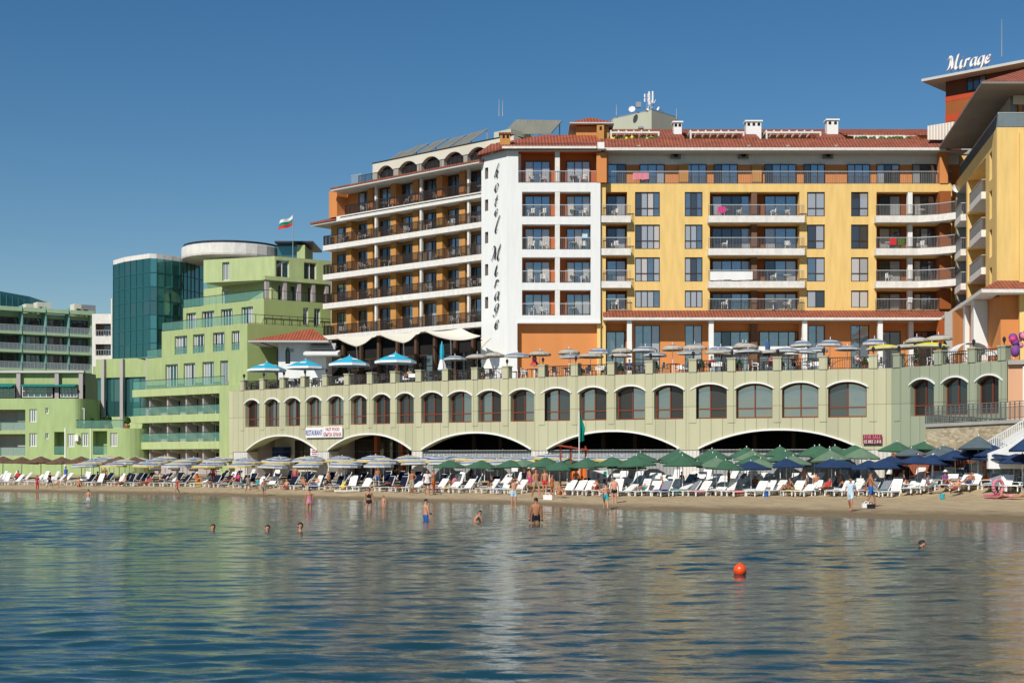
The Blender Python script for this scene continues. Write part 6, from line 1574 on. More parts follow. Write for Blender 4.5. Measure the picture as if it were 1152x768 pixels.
def TR(b, t, z, leg=.45): return b in (('pel', 'hL'), ('pel', 'hR')) or (b == ('pel', 'wai') and t < .6) or (b in (('hL', 'kL'), ('hR', 'kR')) and t < leg)
def person(x, y, z, h, pn, skin, label, face=0., hair='hair_dark', trunks=None, top=None, leg=.4, female=False, stout=False, longhair=False, shirt=False, hat=None, swim=None, pants=None):
    bd = body(pn, 'skin_%d' % skin, female, stout); s = h / 1.72
    o = inst(bd[0], 'person', None, (x, y, z), face, (s, s, s)); tag(o, label, 'person')
    if h < 1.25: pass
    def add(m_, n):
        if m_: inst(m_, n, o)
    if pants: add(cloth(bd, lambda b, t, zz: TR(b, t, zz, .99) or (b in (('kL', 'aL'), ('kR', 'aR')) and t < .8), pants, .016, 'trousers'), 'trousers')
    if trunks: add(cloth(bd, lambda b, t, zz: TR(b, t, zz, leg), trunks, .014, 'swim_shorts'), 'swim_shorts')
    if top: add(cloth(bd, lambda b, t, zz: (b == ('wai', 'che') and t > .55) or (b == ('che', 'nec') and t < .2), top, .012, 'bikini_top'), 'bikini_top')
    if swim: add(cloth(bd, lambda b, t, zz: TR(b, t, zz, .12) or b[0] == 'wai' or b == ('pel', 'wai') or (b == ('che', 'nec') and t < .25), swim, .012, 'swimsuit'), 'swimsuit')
    if shirt: add(cloth(bd, lambda b, t, zz: b in (('pel', 'wai'), ('wai', 'che'), ('che', 'sL'), ('che', 'sR')) or (b == ('che', 'nec') and t < .75) or (b in (('sL', 'eL'), ('sR', 'eR')) and t < .6) or TR(b, t, zz, .1), shirt, .02, 'shirt'), 'shirt')
    J = bd[5]; hm, hb, ht = Vector(J['hm']), Vector(J['hb']), Vector(J['ht']); up = (ht - hb).normalized(); fw = Vector((0, -1, 0)); fw = (fw - up * fw.dot(up)).normalized(); sd_ = up.cross(fw)
    mb = MB(); c = hm + up * .012 - fw * .012; n = 10; rings = 6; pts = []
    for r in range(rings + 1):
        for k in range(n):
            a = 2 * math.pi * k / n; front = math.cos(a); low = 1.35 + (.75 if longhair else .25) * (1 - front) / 2 * 1.0 - (.35 if front > .3 else 0)
            ph = low * r / rings; rr = .098 * math.sin(ph) + .001
            pts.append(c + sd_ * (rr * .92 * math.sin(a)) + fw * (rr * 1.1 * math.cos(a)) + up * .104 * math.cos(ph) + (up * -.05 if longhair and r == rings and front < 0 else Vector()))
    mb.v = [tuple(p) for p in pts]; kk = mb.mi(hair)
    for r in range(rings):
        for k in range(n): q = (k + 1) % n; mb.f.append([r * n + k, r * n + q, (r + 1) * n + q, (r + 1) * n + k]); mb.m.append(kk)
    mb.build('hair', o, smooth=True)
    if hat: mb = MB(); mb.lathe([(.01, .13), (.09, .11), (.105, .03), (.2, .0)], hat, 12, tuple(hm + up * .03)); mb.build('hat', o)
    return o
def on_sand(px, pf, hpx, **k):
    x, y, z = ground_at(px, pf); person(x, y, z - .01, hpx * y / F, **k)
def in_water(px, wl, vis, h, **k):
    """standing in the sea: vis = rows of the body above the waterline"""
    y = (H) * F / (wl - HY); person(X(px, y), y, vis * y / F - h, h, **k)
PI = math.pi
in_water(99.5, 565.5, 15, 1.25, pn='stand', skin=2, label='child standing waist deep at the far left of the water', face=PI, trunks='cloth_paleblue')
for px, wl, v, hr, lb in [(239.5, 597, 9, 'hair_brown', 'leftmost swimmer with only the wet head above water'), (301, 597, 8, 'hair_brown', 'middle one of three swimmers heads, slightly the smallest'), (338, 597, 11, 'hair_dark', 'swimmer with dark hair, right of two other heads in the water'), (1037, 614.5, 8, 'hair_dark', 'lone swimmer head at the far right of the water')]:
    in_water(px, wl, v * .86, 2.0, pn='stand', skin=2, label=lb, face=.3 if px < 1000 else 1.4, hair=hr, female=px == 338, longhair=px == 338)
in_water(348, 573, 24, 1.62, pn='stand', skin=0, label='woman in a pink swimsuit standing thigh deep in the sea', face=PI + .3, swim='cloth_pink', female=True, hair='hair_brown')
in_water(415, 573, 25, 1.66, pn='stand', skin=0, label='woman in a dark bikini standing thigh deep beside a child', face=.1, trunks='cloth_black', leg=.08, top='cloth_black', female=True, longhair=True)
in_water(431.5, 571, 14, 1.1, pn='stand', skin=2, label='small pale child standing in water beside the woman in bikini', face=-.6)
in_water(479, 585, 24, 1.72, pn='carry', skin=2, label='pale man standing sideways hip deep in blue trunks', face=PI / 2 + .5, trunks='cloth_blue')
in_water(535, 587, 12 + 12, 1.35, pn='crouch', skin=0, label='dark haired child crouching in the water with bent arms', face=PI / 2 + .4)
in_water(603, 588.5, 29, 1.82, pn='stand', skin=1, label='tanned man in black trunks seen from behind, hip deep', face=PI, trunks='cloth_black', leg=.3, stout=True)
in_water(578, 571, 34, 1.78, pn='shade', skin=2, label='man in pale blue shorts wading ashore with hands at his head', face=.2, trunks='cloth_paleblue', leg=.55)
in_water(681.5, 573, 30, 1.5, pn='walk', skin=2, label='boy in turquoise shorts running into the shallow water', face=PI, trunks='cloth_turquoise', leg=.5)
in_water(691, 569.5, 33, 1.75, pn='stand', skin=2, label='man in dark trunks seen from behind at the water edge', face=PI, trunks='cloth_black', leg=.2, stout=True)
on_sand(42, 551.5, 17, pn='stand', skin=0, label='woman in a red dress standing on sand at the far left', face=.5, pants='cloth_red', shirt='cloth_red', female=True)
on_sand(56, 549.5, 18.5, pn='walk', skin=0, label='person in dark shirt and dark shorts near the far left', face=1.2, shirt='cloth_navy', trunks='cloth_navy', leg=.7)
on_sand(66, 549, 11, pn='stand', skin=0, label='small child standing on the sand right of the dark clothed person', face=-.4)
on_sand(199.5, 556, 19.5, pn='walk', skin=0, label='woman in an orange red swimsuit walking by the water', face=-1.0, swim='cloth_red', female=True)
on_sand(279, 554, 20, pn='walk', skin=1, label='woman with green bag and dark shorts walking on the sand', face=.6, shirt='cloth_tan', trunks='cloth_black', female=True, hair='hair_brown')
on_sand(290, 552, 15, pn='stand', skin=1, label='child in a turquoise top between two walking adults', face=.2, shirt='cloth_turquoise')
on_sand(297, 558, 20, pn='walk', skin=1, label='man in patterned grey shorts entering the water', face=PI, trunks='cloth_grey', leg=.7)
on_sand(370, 553, 23, pn='walk', skin=0, label='bare chested man in dark shorts striding on the sand', face=.8, trunks='cloth_black', leg=.6)
on_sand(463.5, 555, 27, pn='hips', skin=1, label='bare chested man in tan shorts standing on the sand', face=-.5, trunks='cloth_tan', leg=.85)
on_sand(480.5, 557, 29, pn='carry', skin=1, label='person in white shirt and black shorts walking by the water', face=.4, shirt='cloth_white', trunks='cloth_black', leg=.6)
on_sand(487.5, 555.5, 27, pn='stand', skin=0, label='person holding orange clothing behind the white shirted walker', face=1.0, trunks='cloth_orange', leg=.7)
on_sand(603, 561, 34, pn='walk', skin=0, label='tanned bare chested man, leftmost of the group on the sand', face=.5, trunks='cloth_tan', leg=.3)
on_sand(613, 558, 31, pn='stand', skin=0, label='tanned man standing in the middle of the group', face=-.3, trunks='cloth_red', leg=.4)
on_sand(621, 560, 27, pn='carry', skin=0, label='woman in an orange bikini, rightmost of the standing group', face=.9, trunks='cloth_orange', top='cloth_orange', leg=.1, female=True, longhair=True)
on_sand(767, 554, 24, pn='stand', skin=0, label='person in a dark wrap standing among the white loungers', face=.4, pants='cloth_black')
on_sand(957, 575, 38, pn='walk', skin=0, label='person in pale blue shirt and shorts by the water edge', face=-.5, shirt='cloth_paleblue', trunks='cloth_paleblue', leg=.7, hair='hair_brown')
on_sand(979.5, 570, 40, pn='walk', skin=1, label='tall boy in blue shorts walking on the sand', face=1.6, trunks='cloth_blue', leg=.7)
def seated(px, pf, h, pn, label, zo, **k):
    x, y, z = ground_at(px, pf); person(x, y, z + zo, h, pn=pn, label=label, **k)
seated(888, 557, 1.68, 'sit', 'tanned woman sitting on a front row lounger facing left', .3, skin=1, face=-1.3, female=True, longhair=True, trunks='cloth_black', leg=.05, top='cloth_black')
seated(918, 555.5, 1.75, 'sit', 'bare backed person sitting on a lounger with a pink towel', .5, skin=0, face=PI, trunks='cloth_pink', leg=.5)
seated(946, 555, 1.7, 'sit', 'person with a pale hat seated on a lounger', .4, skin=0, face=.3, hat='cloth_pink', trunks='cloth_grey', leg=.5)
seated(1045, 557, 1.7, 'sit', 'dark haired woman in grey sitting sideways on a lounger', .4, skin=0, face=1.2, shirt='cloth_grey', pants='cloth_grey', female=True, longhair=True)
seated(1075, 558, 1.7, 'lounge', 'person with pink skin reclining on a lounger beside towels', .36, skin=2, face=LTH, trunks='cloth_magenta', leg=.2)
seated(1136, 562, 1.7, 'lie', 'woman in a pink bikini lying on the sand beside a pink mattress', .1, skin=0, face=1.3, female=True, trunks='cloth_pink', leg=.05, top='cloth_pink', longhair=True)
seated(89, 550.5, 1.65, 'sit', 'tanned person sitting at the edge of the dark loungers', .2, skin=0, face=.4, trunks='cloth_red')
seated(137, 550, 1.7, 'lounge', 'pale person reclining on a dark lounger at the left', .36, skin=2, face=LTH, trunks='cloth_black')
seated(165, 549.5, 1.7, 'lounge', 'person in red reclining among the dark loungers', .36, skin=0, face=LTH, shirt='cloth_red')
seated(258, 547.5, 1.7, 'lounge', 'person in a bright red top on a dark lounger', .36, skin=0, face=LTH, shirt='cloth_red', trunks='cloth_black')
seated(322, 551, 1.65, 'sit', 'pale person sitting low on the sand near white loungers', .05, skin=2, face=-.6, trunks='cloth_pink')
seated(342, 551.5, 1.65, 'sit', 'tanned person sitting beside a pink towel', .25, skin=0, face=.5, trunks='cloth_black')
seated(630, 560, 1.6, 'sit', 'person in orange sitting right of the standing group', .2, skin=0, face=.5, trunks='cloth_orange')
seated(572, 553, 1.65, 'sit', 'person sitting in the shade behind the wading man', .3, skin=1, face=.2, shirt='cloth_white')
seated(553, 553.5, 1.7, 'sit', 'person in dark clothes sitting under a green umbrella', .3, skin=1, face=-.3, shirt='cloth_black')
seated(670, 556, 1.6, 'sit', 'person in red sitting by the foot of the lifeguard chair', .2, skin=0, face=-.4, swim='cloth_red')
seated(705, 554, 1.7, 'lounge', 'person reclining on a white lounger behind a green towel', .36, skin=0, face=LTH, trunks='cloth_navy')
seated(784, 553, 1.7, 'sit', 'person in a blue top sitting right of the dark wrapped one', .35, skin=0, face=.3, shirt='cloth_blue')
seated(1064, 553, 1.7, 'sit', 'person seated under the navy umbrellas at the right', .4, skin=1, face=.3, shirt='cloth_purple', hat='cloth_white')

rr_p = random.Random(11)
extra = [(20, 'cloth_red', 'sit', 'among the white loungers under the first straw parasols'), (74, 'cloth_blue', 'stand', 'behind the small child at the far left'), (110, 'cloth_pink', 'sit', 'between straw parasols and the first striped umbrella'), (118, 'cloth_black', 'stand', 'near the orange bathrobe coloured spot at the left'),
  (150, 'cloth_turquoise', 'sit', 'left of the red shirted person on dark loungers'), (185, 'cloth_white', 'lounge', 'left of the woman in the orange red swimsuit'), (222, 'cloth_orange', 'sit', 'on the dark loungers before the green building'), (240, 'cloth_red', 'stand', 'under the striped umbrellas left of the terrace building'), (268, 'cloth_magenta', 'sit', 'left of the woman with the green bag'),
  (310, 'cloth_navy', 'sit', 'right of the man in patterned shorts'), (332, 'cloth_magenta', 'stand', 'under the striped umbrellas in front of the first arch'), (356, 'cloth_white', 'lounge', 'left of the striding man in dark shorts'), (400, 'cloth_red', 'sit', 'right of the yellow toy'), (425, 'cloth_blue', 'stand', 'in front of the second arch'), (440, 'cloth_orange', 'lounge', 'left of the dark blue bag'),
  (510, 'cloth_pink', 'sit', 'right of the white shirted walker'), (530, 'cloth_black', 'stand', 'between the two green umbrellas left of centre'), (590, 'cloth_navy', 'stand', 'directly left of the tanned group'), (596, 'cloth_magenta', 'stand', 'just behind the leftmost man of the tanned group'), (648, 'cloth_white', 'stand', 'beside the lifeguard chair ladder'), (655, 'cloth_magenta', 'sit', 'below the orange drape'),
  (725, 'cloth_turquoise', 'lounge', 'on the white loungers right of the notice board'), (745, 'cloth_red', 'sit', 'left of the person in the dark wrap'), (820, 'cloth_tan', 'stand', 'in the shade of the stacked green umbrellas'), (850, 'cloth_blue', 'sit', 'left of the tanned seated woman'), (905, 'cloth_tan', 'stand', 'behind the seated woman on the right half'), (930, 'cloth_red', 'lounge', 'right of the pink towel'),
  (1000, 'cloth_white', 'sit', 'right of the tall boy in blue shorts'), (1020, 'cloth_black', 'stand', 'under the navy umbrellas before the plank fence'), (1090, 'cloth_blue', 'lounge', 'under the navy umbrellas left of the pink ring'), (1108, 'cloth_tan', 'stand', 'near the foot of the white staircase')]
for px, c, pn, wh in extra:
    off = {'sit': 2.4, 'stand': 2.7, 'lounge': 1.1}[pn] + rr_p.uniform(-.3, .5); d0 = 100.
    for _ in range(8): d0 = frontY(X(px, d0)) + off
    x = X(px, d0); cn_ = c.split('_')[1]; z = gz(x, d0); bare = rr_p.random() < .5
    lab = 'person %s %s %s' % ({'sit': 'sitting', 'stand': 'standing', 'lounge': 'reclining'}[pn], ('in %s shorts' if bare else 'wearing %s') % cn_, wh)
    person(x, d0, z + {'sit': .3, 'stand': -.01, 'lounge': .36}[pn], rr_p.uniform(1.58, 1.8), pn, rr_p.randrange(4), ' '.join(lab.split()[:16]), face=LTH if pn == 'lounge' else rr_p.uniform(-1.5, 1.5), hair=rr_p.choice(['hair_dark', 'hair_brown', 'hair_light']), trunks=c, leg=.5, shirt=None if bare else c, stout=rr_p.random() < .3, hat='cloth_white' if rr_p.random() < .12 else None)

# ================================================================ other things on the beach
def gp(px, py): return ground_at(px, py)
# buoy
yb_ = H * F / (645.5 - HY); mb = MB(); mb.ball((0, 0, .10), .165, 'buoy_red', 20); mb.tube((0, 0, .25), (0, 0, .285), .02, 'buoy_red')
simple('buoy', 'round orange red buoy floating on the water', 'buoy', mb, (X(832.5, yb_), yb_, 0), smooth=True)
# lifeguard chair
x, y, z = gp(643, 553); y += 1.0
lg = thing('lifeguard_chair', 'tall red framed lifeguard chair with orange drape and roof', 'lifeguard chair', (x, y, z))
k = y / F; wL, wR_, ht_ = (627.5 - 643) * k, (661 - 643) * k, (553 - 500) * k
mb = MB()
for xx, t in ((wL + .25, 1), (wR_ - .05, 1), (wL + .95, 1)):
    for yy in (0, 1.1): mb.tube((xx, yy, 0), (xx, yy, ht_ - .1), .045, 'metal_red')
for zz in (.7, 1.4): mb.box(wL + .25, wR_ - .05, -.03, .03, zz, zz + .06, 'metal_red'); mb.box(wL + .25, wR_ - .05, 1.07, 1.13, zz, zz + .06, 'metal_red')
for k2 in range(4): mb.box(wL + .9, wL + 1.0, 0, 1.1, .3 + k2 * .35, .34 + k2 * .35, 'metal_red')
mb.build('frame', lg)
mb = MB(); mb.prism([(wL, -.3), (wR_ + .15, -.3), (wR_ + .15, 1.4), (wL, 1.4)], [ht_ - .1, ht_ - .45, ht_ - .45, ht_ - .1], [ht_, ht_ - .35, ht_ - .35, ht_], 'metal_red'); mb.build('roof', lg)
mb = MB(); mb.box(wL + 1.1, wR_ - .06, -.06, 1.0, 1.45, 1.55, 'wood_red'); mb.build('seat', lg)
mb = MB(); n = 6
for k2 in range(n): a = wL + 1.0 + (wR_ - .0 - wL - 1.0) * k2 / n; b = wL + 1.0 + (wR_ - wL - 1.0) * (k2 + 1) / n; mb.prism([(a, -.10 - .03 * (k2 % 2)), (b, -.10 - .03 * ((k2 + 1) % 2)), (b, -.07), (a, -.07)], [.55 + .05 * k2] * 4, [1.7, 1.75, 1.75, 1.7], 'cloth_orange')
mb.build('drape', lg)
# green flag
fx, fy = X(651.5, y - .5), y - .5; fz_ = gz(fx, fy)
fg = thing('flagpole', 'pole with a limp green flag beside the lifeguard chair', 'flagpole', (fx, fy, fz_)); mb = MB(); mb.tube((0, 0, 0), (0, 0, Z(463, fy) - fz_), .035, 'plastic_white'); mb.build('pole', fg)
mb = MB(); n = 10; zt2, zb2 = Z(464, fy) - fz_, Z(497, fy) - fz_
for k2 in range(n):
    t0, t1 = k2 / n, (k2 + 1) / n
    def w_(t): return .03 + .34 * min(1, t * 1.6) * (1 - .15 * math.sin(t * 9))
    for s2 in range(4):
        def q_(t, s3): return (.02 + w_(t) * s3 / 4, .10 * math.sin(s3 * 2.6 + t * 3), zt2 + (zb2 - zt2) * t + .1 * s3 / 4)
        mb.poly([q_(t0, s2), q_(t0, s2 + 1), q_(t1, s2 + 1), q_(t1, s2)], 'flag_green')
mb.build('flag', fg)
# white freezer / notice panel with coloured marks
x, y, z = gp(674, 553); y += .5; k = y / F
fz2 = thing('notice_board', 'white board with coloured patches standing among the loungers', 'board', (x, y, z))
w2, h2 = 10 * k, 24 * k
mb = MB(); mb.box(-w2, w2, 0, .08, .5, h2, 'plastic_white'); mb.build('panel', fz2)
mb = MB()
for a, b, c, d, mm in [(.55, .9, .7, .95, 'flag_green'), (-.2, .1, .62, .85, 'cloth_pink'), (-.1, .15, .4, .55, 'cloth_yellow'), (.5, .8, .42, .6, 'cloth_red'), (-.7, -.35, .5, .9, 'cloth_paleblue')]: mb.box(w2 * a, w2 * b, -.01, -.002, h2 * c, h2 * d, mm)
mb.build('sticker', fz2); boxes('leg', fz2, [(s * w2 * .8 - .03, s * w2 * .8 + .03, .0, .06, 0, .5, 'metal_galv') for s in (-1, 1)])
# small signs on poles
for px, py, t in [(579, 553, 526), (552, 552, 526)]:
    x, y, z = gp(px, py); st_ = thing('sign_post', '%s small white sign on a thin post under the umbrellas' % ('left' if px < 570 else 'right'), 'sign', (x, y, z)); mb = MB(); mb.tube((0, 0, 0), (0, 0, Z(t, y) - z), .02, 'metal_galv'); mb.build('post', st_); mb = MB(); mb.box(-.22, .22, -.03, -.0, Z(t, y) - z - .25, Z(t, y) - z, 'plastic_white'); mb.build('panel', st_)
def ball_thing(name, lab, cat, px, py, r, col, sz=1.):
    x, y, z = gp(px, py); mb = MB(); mb.ball((0, 0, r * sz), r, col, 10, sz); simple(name, lab, cat, mb, (x, y, z), smooth=True)
# yellow pedal toy, planks, bags
x, y, z = gp(386, 551); t = thing('toy_boat', 'small yellow inflatable toy on the sand near the surfboard', 'toy', (x, y, z)); mb = MB(); mb.ball((0, 0, .22), .25, 'cloth_yellow', 10, .9); mb.build('body', t, smooth=True); mb = MB(); mb.ball((.12, -.1, .5), .13, 'cloth_yellow', 8); mb.build('head', t, smooth=True)
def board(px, py, L_, rz, col, lab, name='surfboard'):
    x, y, z = gp(px, py); mb = MB(); n = 14; pl = []
    for k2 in range(n): a = 2 * PI * k2 / n; pl.append((L_ / 2 * math.cos(a) * (1 if abs(math.cos(a)) < .99 else 1), .26 * math.sin(a)))
    mb.prism(pl, .08, .17, col); simple(name, lab, 'board' if name == 'surfboard' else 'air mattress', mb, (x, y, z), rz)
board(393, 553.5, 2.4, .5, 'plastic_white', 'long white surfboard lying on the sand by the yellow toy'); board(378, 552.5, 1.8, .3, 'cloth_tan', 'short tan board lying on the sand under the man in dark shorts')
board(1125, 560, 2.0, .1, 'cloth_magenta', 'pink inflatable mattress lying before the white loungers', 'air_mattress')
x, y, z = gp(1123, 557); mb = MB()
for k2 in range(16):
    a, b = 2 * PI * k2 / 16, 2 * PI * (k2 + 1) / 16; mb.tube((.4 * math.cos(a), 0, .5 + .4 * math.sin(a)), (.4 * math.cos(b), 0, .5 + .4 * math.sin(b)), .1, 'cloth_pink', n=8)
simple('swim_ring', 'pink swim ring standing upright beside the lying woman', 'swim ring', mb, (x, y, z), .5, smooth=True)
def bag(px, py, s, col, lab):
    x, y, z = gp(px, py); mb = MB(); mb.prism([(-s, -s * .5), (s, -s * .5), (s, s * .5), (-s, s * .5)], 0, s * 1.1, col)
    for p_ in ((-s * .5, s * .5),): 
        for k2 in range(6): a, b = PI * k2 / 6, PI * (k2 + 1) / 6; mb.tube((s * .5 * math.cos(a), 0, s * 1.1 + s * .5 * math.sin(a)), (s * .5 * math.cos(b), 0, s * 1.1 + s * .5 * math.sin(b)), .02, col, n=4)
    simple('beach_bag', lab, 'bag', mb, (x, y, z))
bag(974.5, 571, .22, 'cloth_white', 'white bag on the sand beside the boy in blue shorts'); bag(980, 571.5, .2, 'cloth_black', 'dark bag on the sand under the boy in blue shorts')
bag(616, 562, .28, 'cloth_white', 'white bag carried low in front of the standing group'); bag(455, 552, .25, 'cloth_navy', 'dark blue bag left of the man in tan shorts')
for i, (px, py, c) in enumerate([(640, 556, 'cloth_white'), (715, 557, 'cloth_paleblue'), (862, 559, 'cloth_blue'), (1060, 561, 'cloth_turquoise')]):
    x, y, z = gp(px, py); mb = MB(); mb.lathe([(.12, 0), (.16, .28), (.17, .3)], c, 10); mb.lathe([(.001, .01), (.12, .0)], c, 10); simple('bucket', '%s bucket standing %s' % (c.split('_')[1].replace('paleblue', 'pale blue'), ['near the lifeguard chair', 'before the green umbrellas', 'left of the seated woman', 'before the grey loungers'][i]), 'bucket', mb, (x, y, z))
# low wooden planter / bar behind the navy umbrellas
x0, x1 = X(1008, 93), X(1112, 91); mb = MB(); bf, bl_ = fac2((x0, 94.), (x1, 90.)); z0 = gz(x0, 94)
wb_ = thing('wooden_fence', 'low reddish brown plank fence behind the navy umbrellas', 'fence', (x0, 94., z0))
for k2 in range(int(bl_ / .2)): mb.box(k2 * .2, k2 * .2 + .185, 0, .04, 0, Z(511, 93) - z0, 'wood_red')
mb.build('planks', wb_, (0, 0, 0), bf.th); boxes('post', wb_, [(q, q + .1, .04, .14, -.2, Z(511, 93) - z0 + .1, 'wood_dark') for q in np.arange(0, bl_, 1.6)], (0, 0, 0), bf.th)
# white low wall by the stairs
mb = MB(); mb.prism([(0, 0), (3.4, 0), (3.4, .3), (0, .3)], 0, [.9, 2.2, 2.2, .9], 'white_wall'); xq = X(1112, 84.5); simple('white_wall', 'white sloping wall below the white staircase', 'wall', mb, (xq, 84.5, Z(510, 84.5) - .9))

# ================================================================ furniture on balconies and the terrace
def chair_mesh(m, nm='plastic_chair'):
    mb = MB(); 
    for sx in (-1, 1):
        for sy in (-1, 1): mb.tube((sx * .24, sy * .22, 0), (sx * .2, sy * .18, .42), .025, m, n=4)
        mb.box(sx * .26 - .02, sx * .26 + .02, -.2, .22, .62, .66, m); mb.box(sx * .26 - .02, sx * .26 + .02, -.2, -.16, .42, .62, m)
    mb.box(-.23, .23, -.22, .22, .42, .45, m)
    for k2 in range(5): mb.box(-.22 + k2 * .095, -.16 + k2 * .095, .2, .23, .45, .82, m)
    mb.box(-.24, .24, .195, .235, .82, .88, m); return mb.mesh(nm)
CW, CD = chair_mesh('plastic_white'), chair_mesh('rail_grey', 'cafe_chair')
mb = MB(); mb.lathe([(.001, .70), (.38, .70), (.38, .73), (.001, .731)], 'plastic_white', 14); mb.tube((0, 0, 0), (0, 0, .7), .03, 'plastic_white'); mb.lathe([(.25, 0), (.25, .02), (.03, .05)], 'plastic_white', 10); TBW = mb.mesh('round_table')
mb = MB(); mb.box(-.4, .4, -.4, .4, .71, .75, 'wood_dark'); [mb.tube((sx * .34, sy * .34, 0), (sx * .34, sy * .34, .71), .025, 'rail_dark', n=4) for sx in (-1, 1) for sy in (-1, 1)]; TBD = mb.mesh('cafe_table')
mb = MB(); mb.box(-.4, .4, -.4, .4, .71, .75, 'cloth_white'); mb.box(-.41, .41, -.41, -.4, .45, .74, 'cloth_white'); mb.box(-.41, .41, .4, .41, .45, .74, 'cloth_white'); [mb.tube((sx * .34, sy * .34, 0), (sx * .34, sy * .34, .71), .025, 'rail_dark', n=4) for sx in (-1, 1) for sy in (-1, 1)]; TBC = mb.mesh('cafe_table')
seen = {}
for i, (x, y, z, rz, txt) in enumerate(chair_spots):
    seen[txt] = seen.get(txt, 0) + 1
    tb = (i % 4 == 1)
    lab = ('small white table on the ' if tb else 'white plastic chair on the ') + txt
    if len(lab.split()) > 16: lab = lab.replace('small ', '').replace('of the ', '').replace('on the wide', 'on wide').replace('from the left', 'from left')
    tag(inst(TBW if tb else CW, 'balcony_table' if tb else 'plastic_chair', None, (x, y, z), rz), lab, 'table' if tb else 'chair', 'tables on the hotel balconies' if tb else 'white chairs on the hotel balconies')
for px0, px1, py, drop, yo, mm, lab in [(797.5, 845, 306, .75, -.76, 'cloth_white', 'long pale cloth hung over the railing of the wide middle balcony'), (806, 815, 233, .55, -.76, 'cloth_magenta', 'dark red towel on the highest wide middle balcony'), (712, 730, 195, .6, .0, 'cloth_pink', 'pink striped cloth on the top floor railing of the yellow wing'),
        (998, 1006, 268.5, .6, -.78, 'cloth_red', 'red towel on the curved balcony railing'), (1007, 1015, 269, .6, -.78, 'leaf_light', 'green towel beside the red one on the curved balcony'), (655, 661, 262, .5, .02, 'cloth_paleblue', 'pale blue towel on a white block balcony')]:
    a, b = ys(px0), ys(px1); z1 = Z(py, 128 + yo) if py > 200 else Z(py, 128); mb = MB(); n = 6
    for k2 in range(n): u, v = (b - a) * k2 / n, (b - a) * (k2 + 1) / n; mb.prism([(u, -.03 - .02 * (k2 % 2)), (v, -.03 - .02 * ((k2 + 1) % 2)), (v, -.0), (u, -.0)], -drop + .03 * (k2 % 3), .03, mm)
    simple('hanging_towel', lab, 'towel', mb, (yf.p[0] + a, 128 + yo - .04, z1))
for px, z_, lab in [(760, 174.5, 'dark air conditioner under the eave, left one of three'), (836, 174.5, 'dark air conditioner under the eave below the widest chimney'), (931, 174.5, 'dark air conditioner under the eave, right one of three')]:
    mb = MB(); mb.box(-.45, .45, -.35, 0, -.3, .3, 'rail_grey'); mb.lathe([(.01, -.0), (.24, -.0)], 'interior_dark', 12); 
    mb.tube((0, -.36, 0), (0, -.37, 0), .24, 'interior_dark', n=14); simple('air_conditioner', lab, 'air conditioner', mb, (X(px, 129.1), 129.15, Z(z_, 129)))
# cafe sets behind the railing, bay by bay
bayn = 0
DECK_PX = []
for i in range(6):
    fc, Ln = tseg[i]
    nb = [5, 4, 4, 4, 4, 3][i]
    for k2 in range(nb):
        bayn += 1; s_ = Ln * (k2 + .5) / nb
        for r, off in enumerate((1.3, 3.4)):
            if i == 5 and r == 1: continue
            p = fc.pt(s_ + random.uniform(-.3, .3), off); tb = TBC if (bayn + r) % 3 == 0 else TBD
            rr_ = ['beside the railing', 'behind the railing tables'][r]
            tag(inst(tb, 'cafe_table', None, (p[0], p[1], ZD), fc.th + random.uniform(-.2, .2)), '%s cafe table %s, %s bay from the left' % ('white clothed' if tb is TBC else 'dark square', rr_, nth(bayn)), 'table', 'cafe tables on the terrace')
            for sd in (-1, 1):
                q = fc.pt(s_ + sd * .75, off + random.uniform(-.1, .2)); cm = CW if (i >= 1 and random.random() < .3) or (i == 5) else CD
                tag(inst(cm, 'plastic_chair' if cm is CW else 'cafe_chair', None, (q[0], q[1], ZD), fc.th - sd * PI / 2 + random.uniform(-.3, .3)), '%s chair at the %s side of the cafe table %s, %s bay' % ('white' if cm is CW else 'dark', 'left' if sd < 0 else 'right', ['by the railing', 'behind the railing tables'][r], nth(bayn)), 'chair', 'cafe chairs on the terrace')
# potted conifers beside the pillars
def potplant(px, off, h, lab, kind='leaf_dark'):
    d0 = dtop(px) + off; t = thing('potted_plant', lab, 'potted plant', (X(px, d0), d0, ZD), 0, 'potted plants on the terrace edge')
    mb = MB(); mb.lathe([(.001, .0), (.16, 0), (.22, .32), (.19, .33), (.001, .3)], 'pot_clay', 10); mb.build('pot', t)
    mb = MB(); rr = random.Random(px)
    for q in range(160):
        u = rr.random(); a = rr.random() * 6.28; r = (.26 * (1 - u) ** .7 + .04) * (.5 + .5 * rr.random()); c = Vector((r * math.cos(a), r * math.sin(a), .33 + u * (h - .33)))
        d1 = Vector((rr.uniform(-1, 1), rr.uniform(-1, 1), rr.uniform(-.3, 1))).normalized() * .09; d2 = d1.orthogonal().normalized() * .045
        mb.poly([c - d1, c + d2, c + d1, c - d2], kind if rr.random() < .7 else 'leaf_light')
    mb.build('foliage', t)
pps = [(543, 1.0), (570, .95), (611, .9), (652, 1.0), (698, .8), (738, .95), (789, .95), (832, .9), (878, .9), (929, 1.0), (973, .8), (1031, 1.2), (1062, 1.3)]
for i, (px, h) in enumerate(pps): potplant(px, .8, h, '%s potted conifer from the left beside the terrace pillars' % nth(i + 1))
potplant(121, 15, 1.0, 'x') if 0 else None
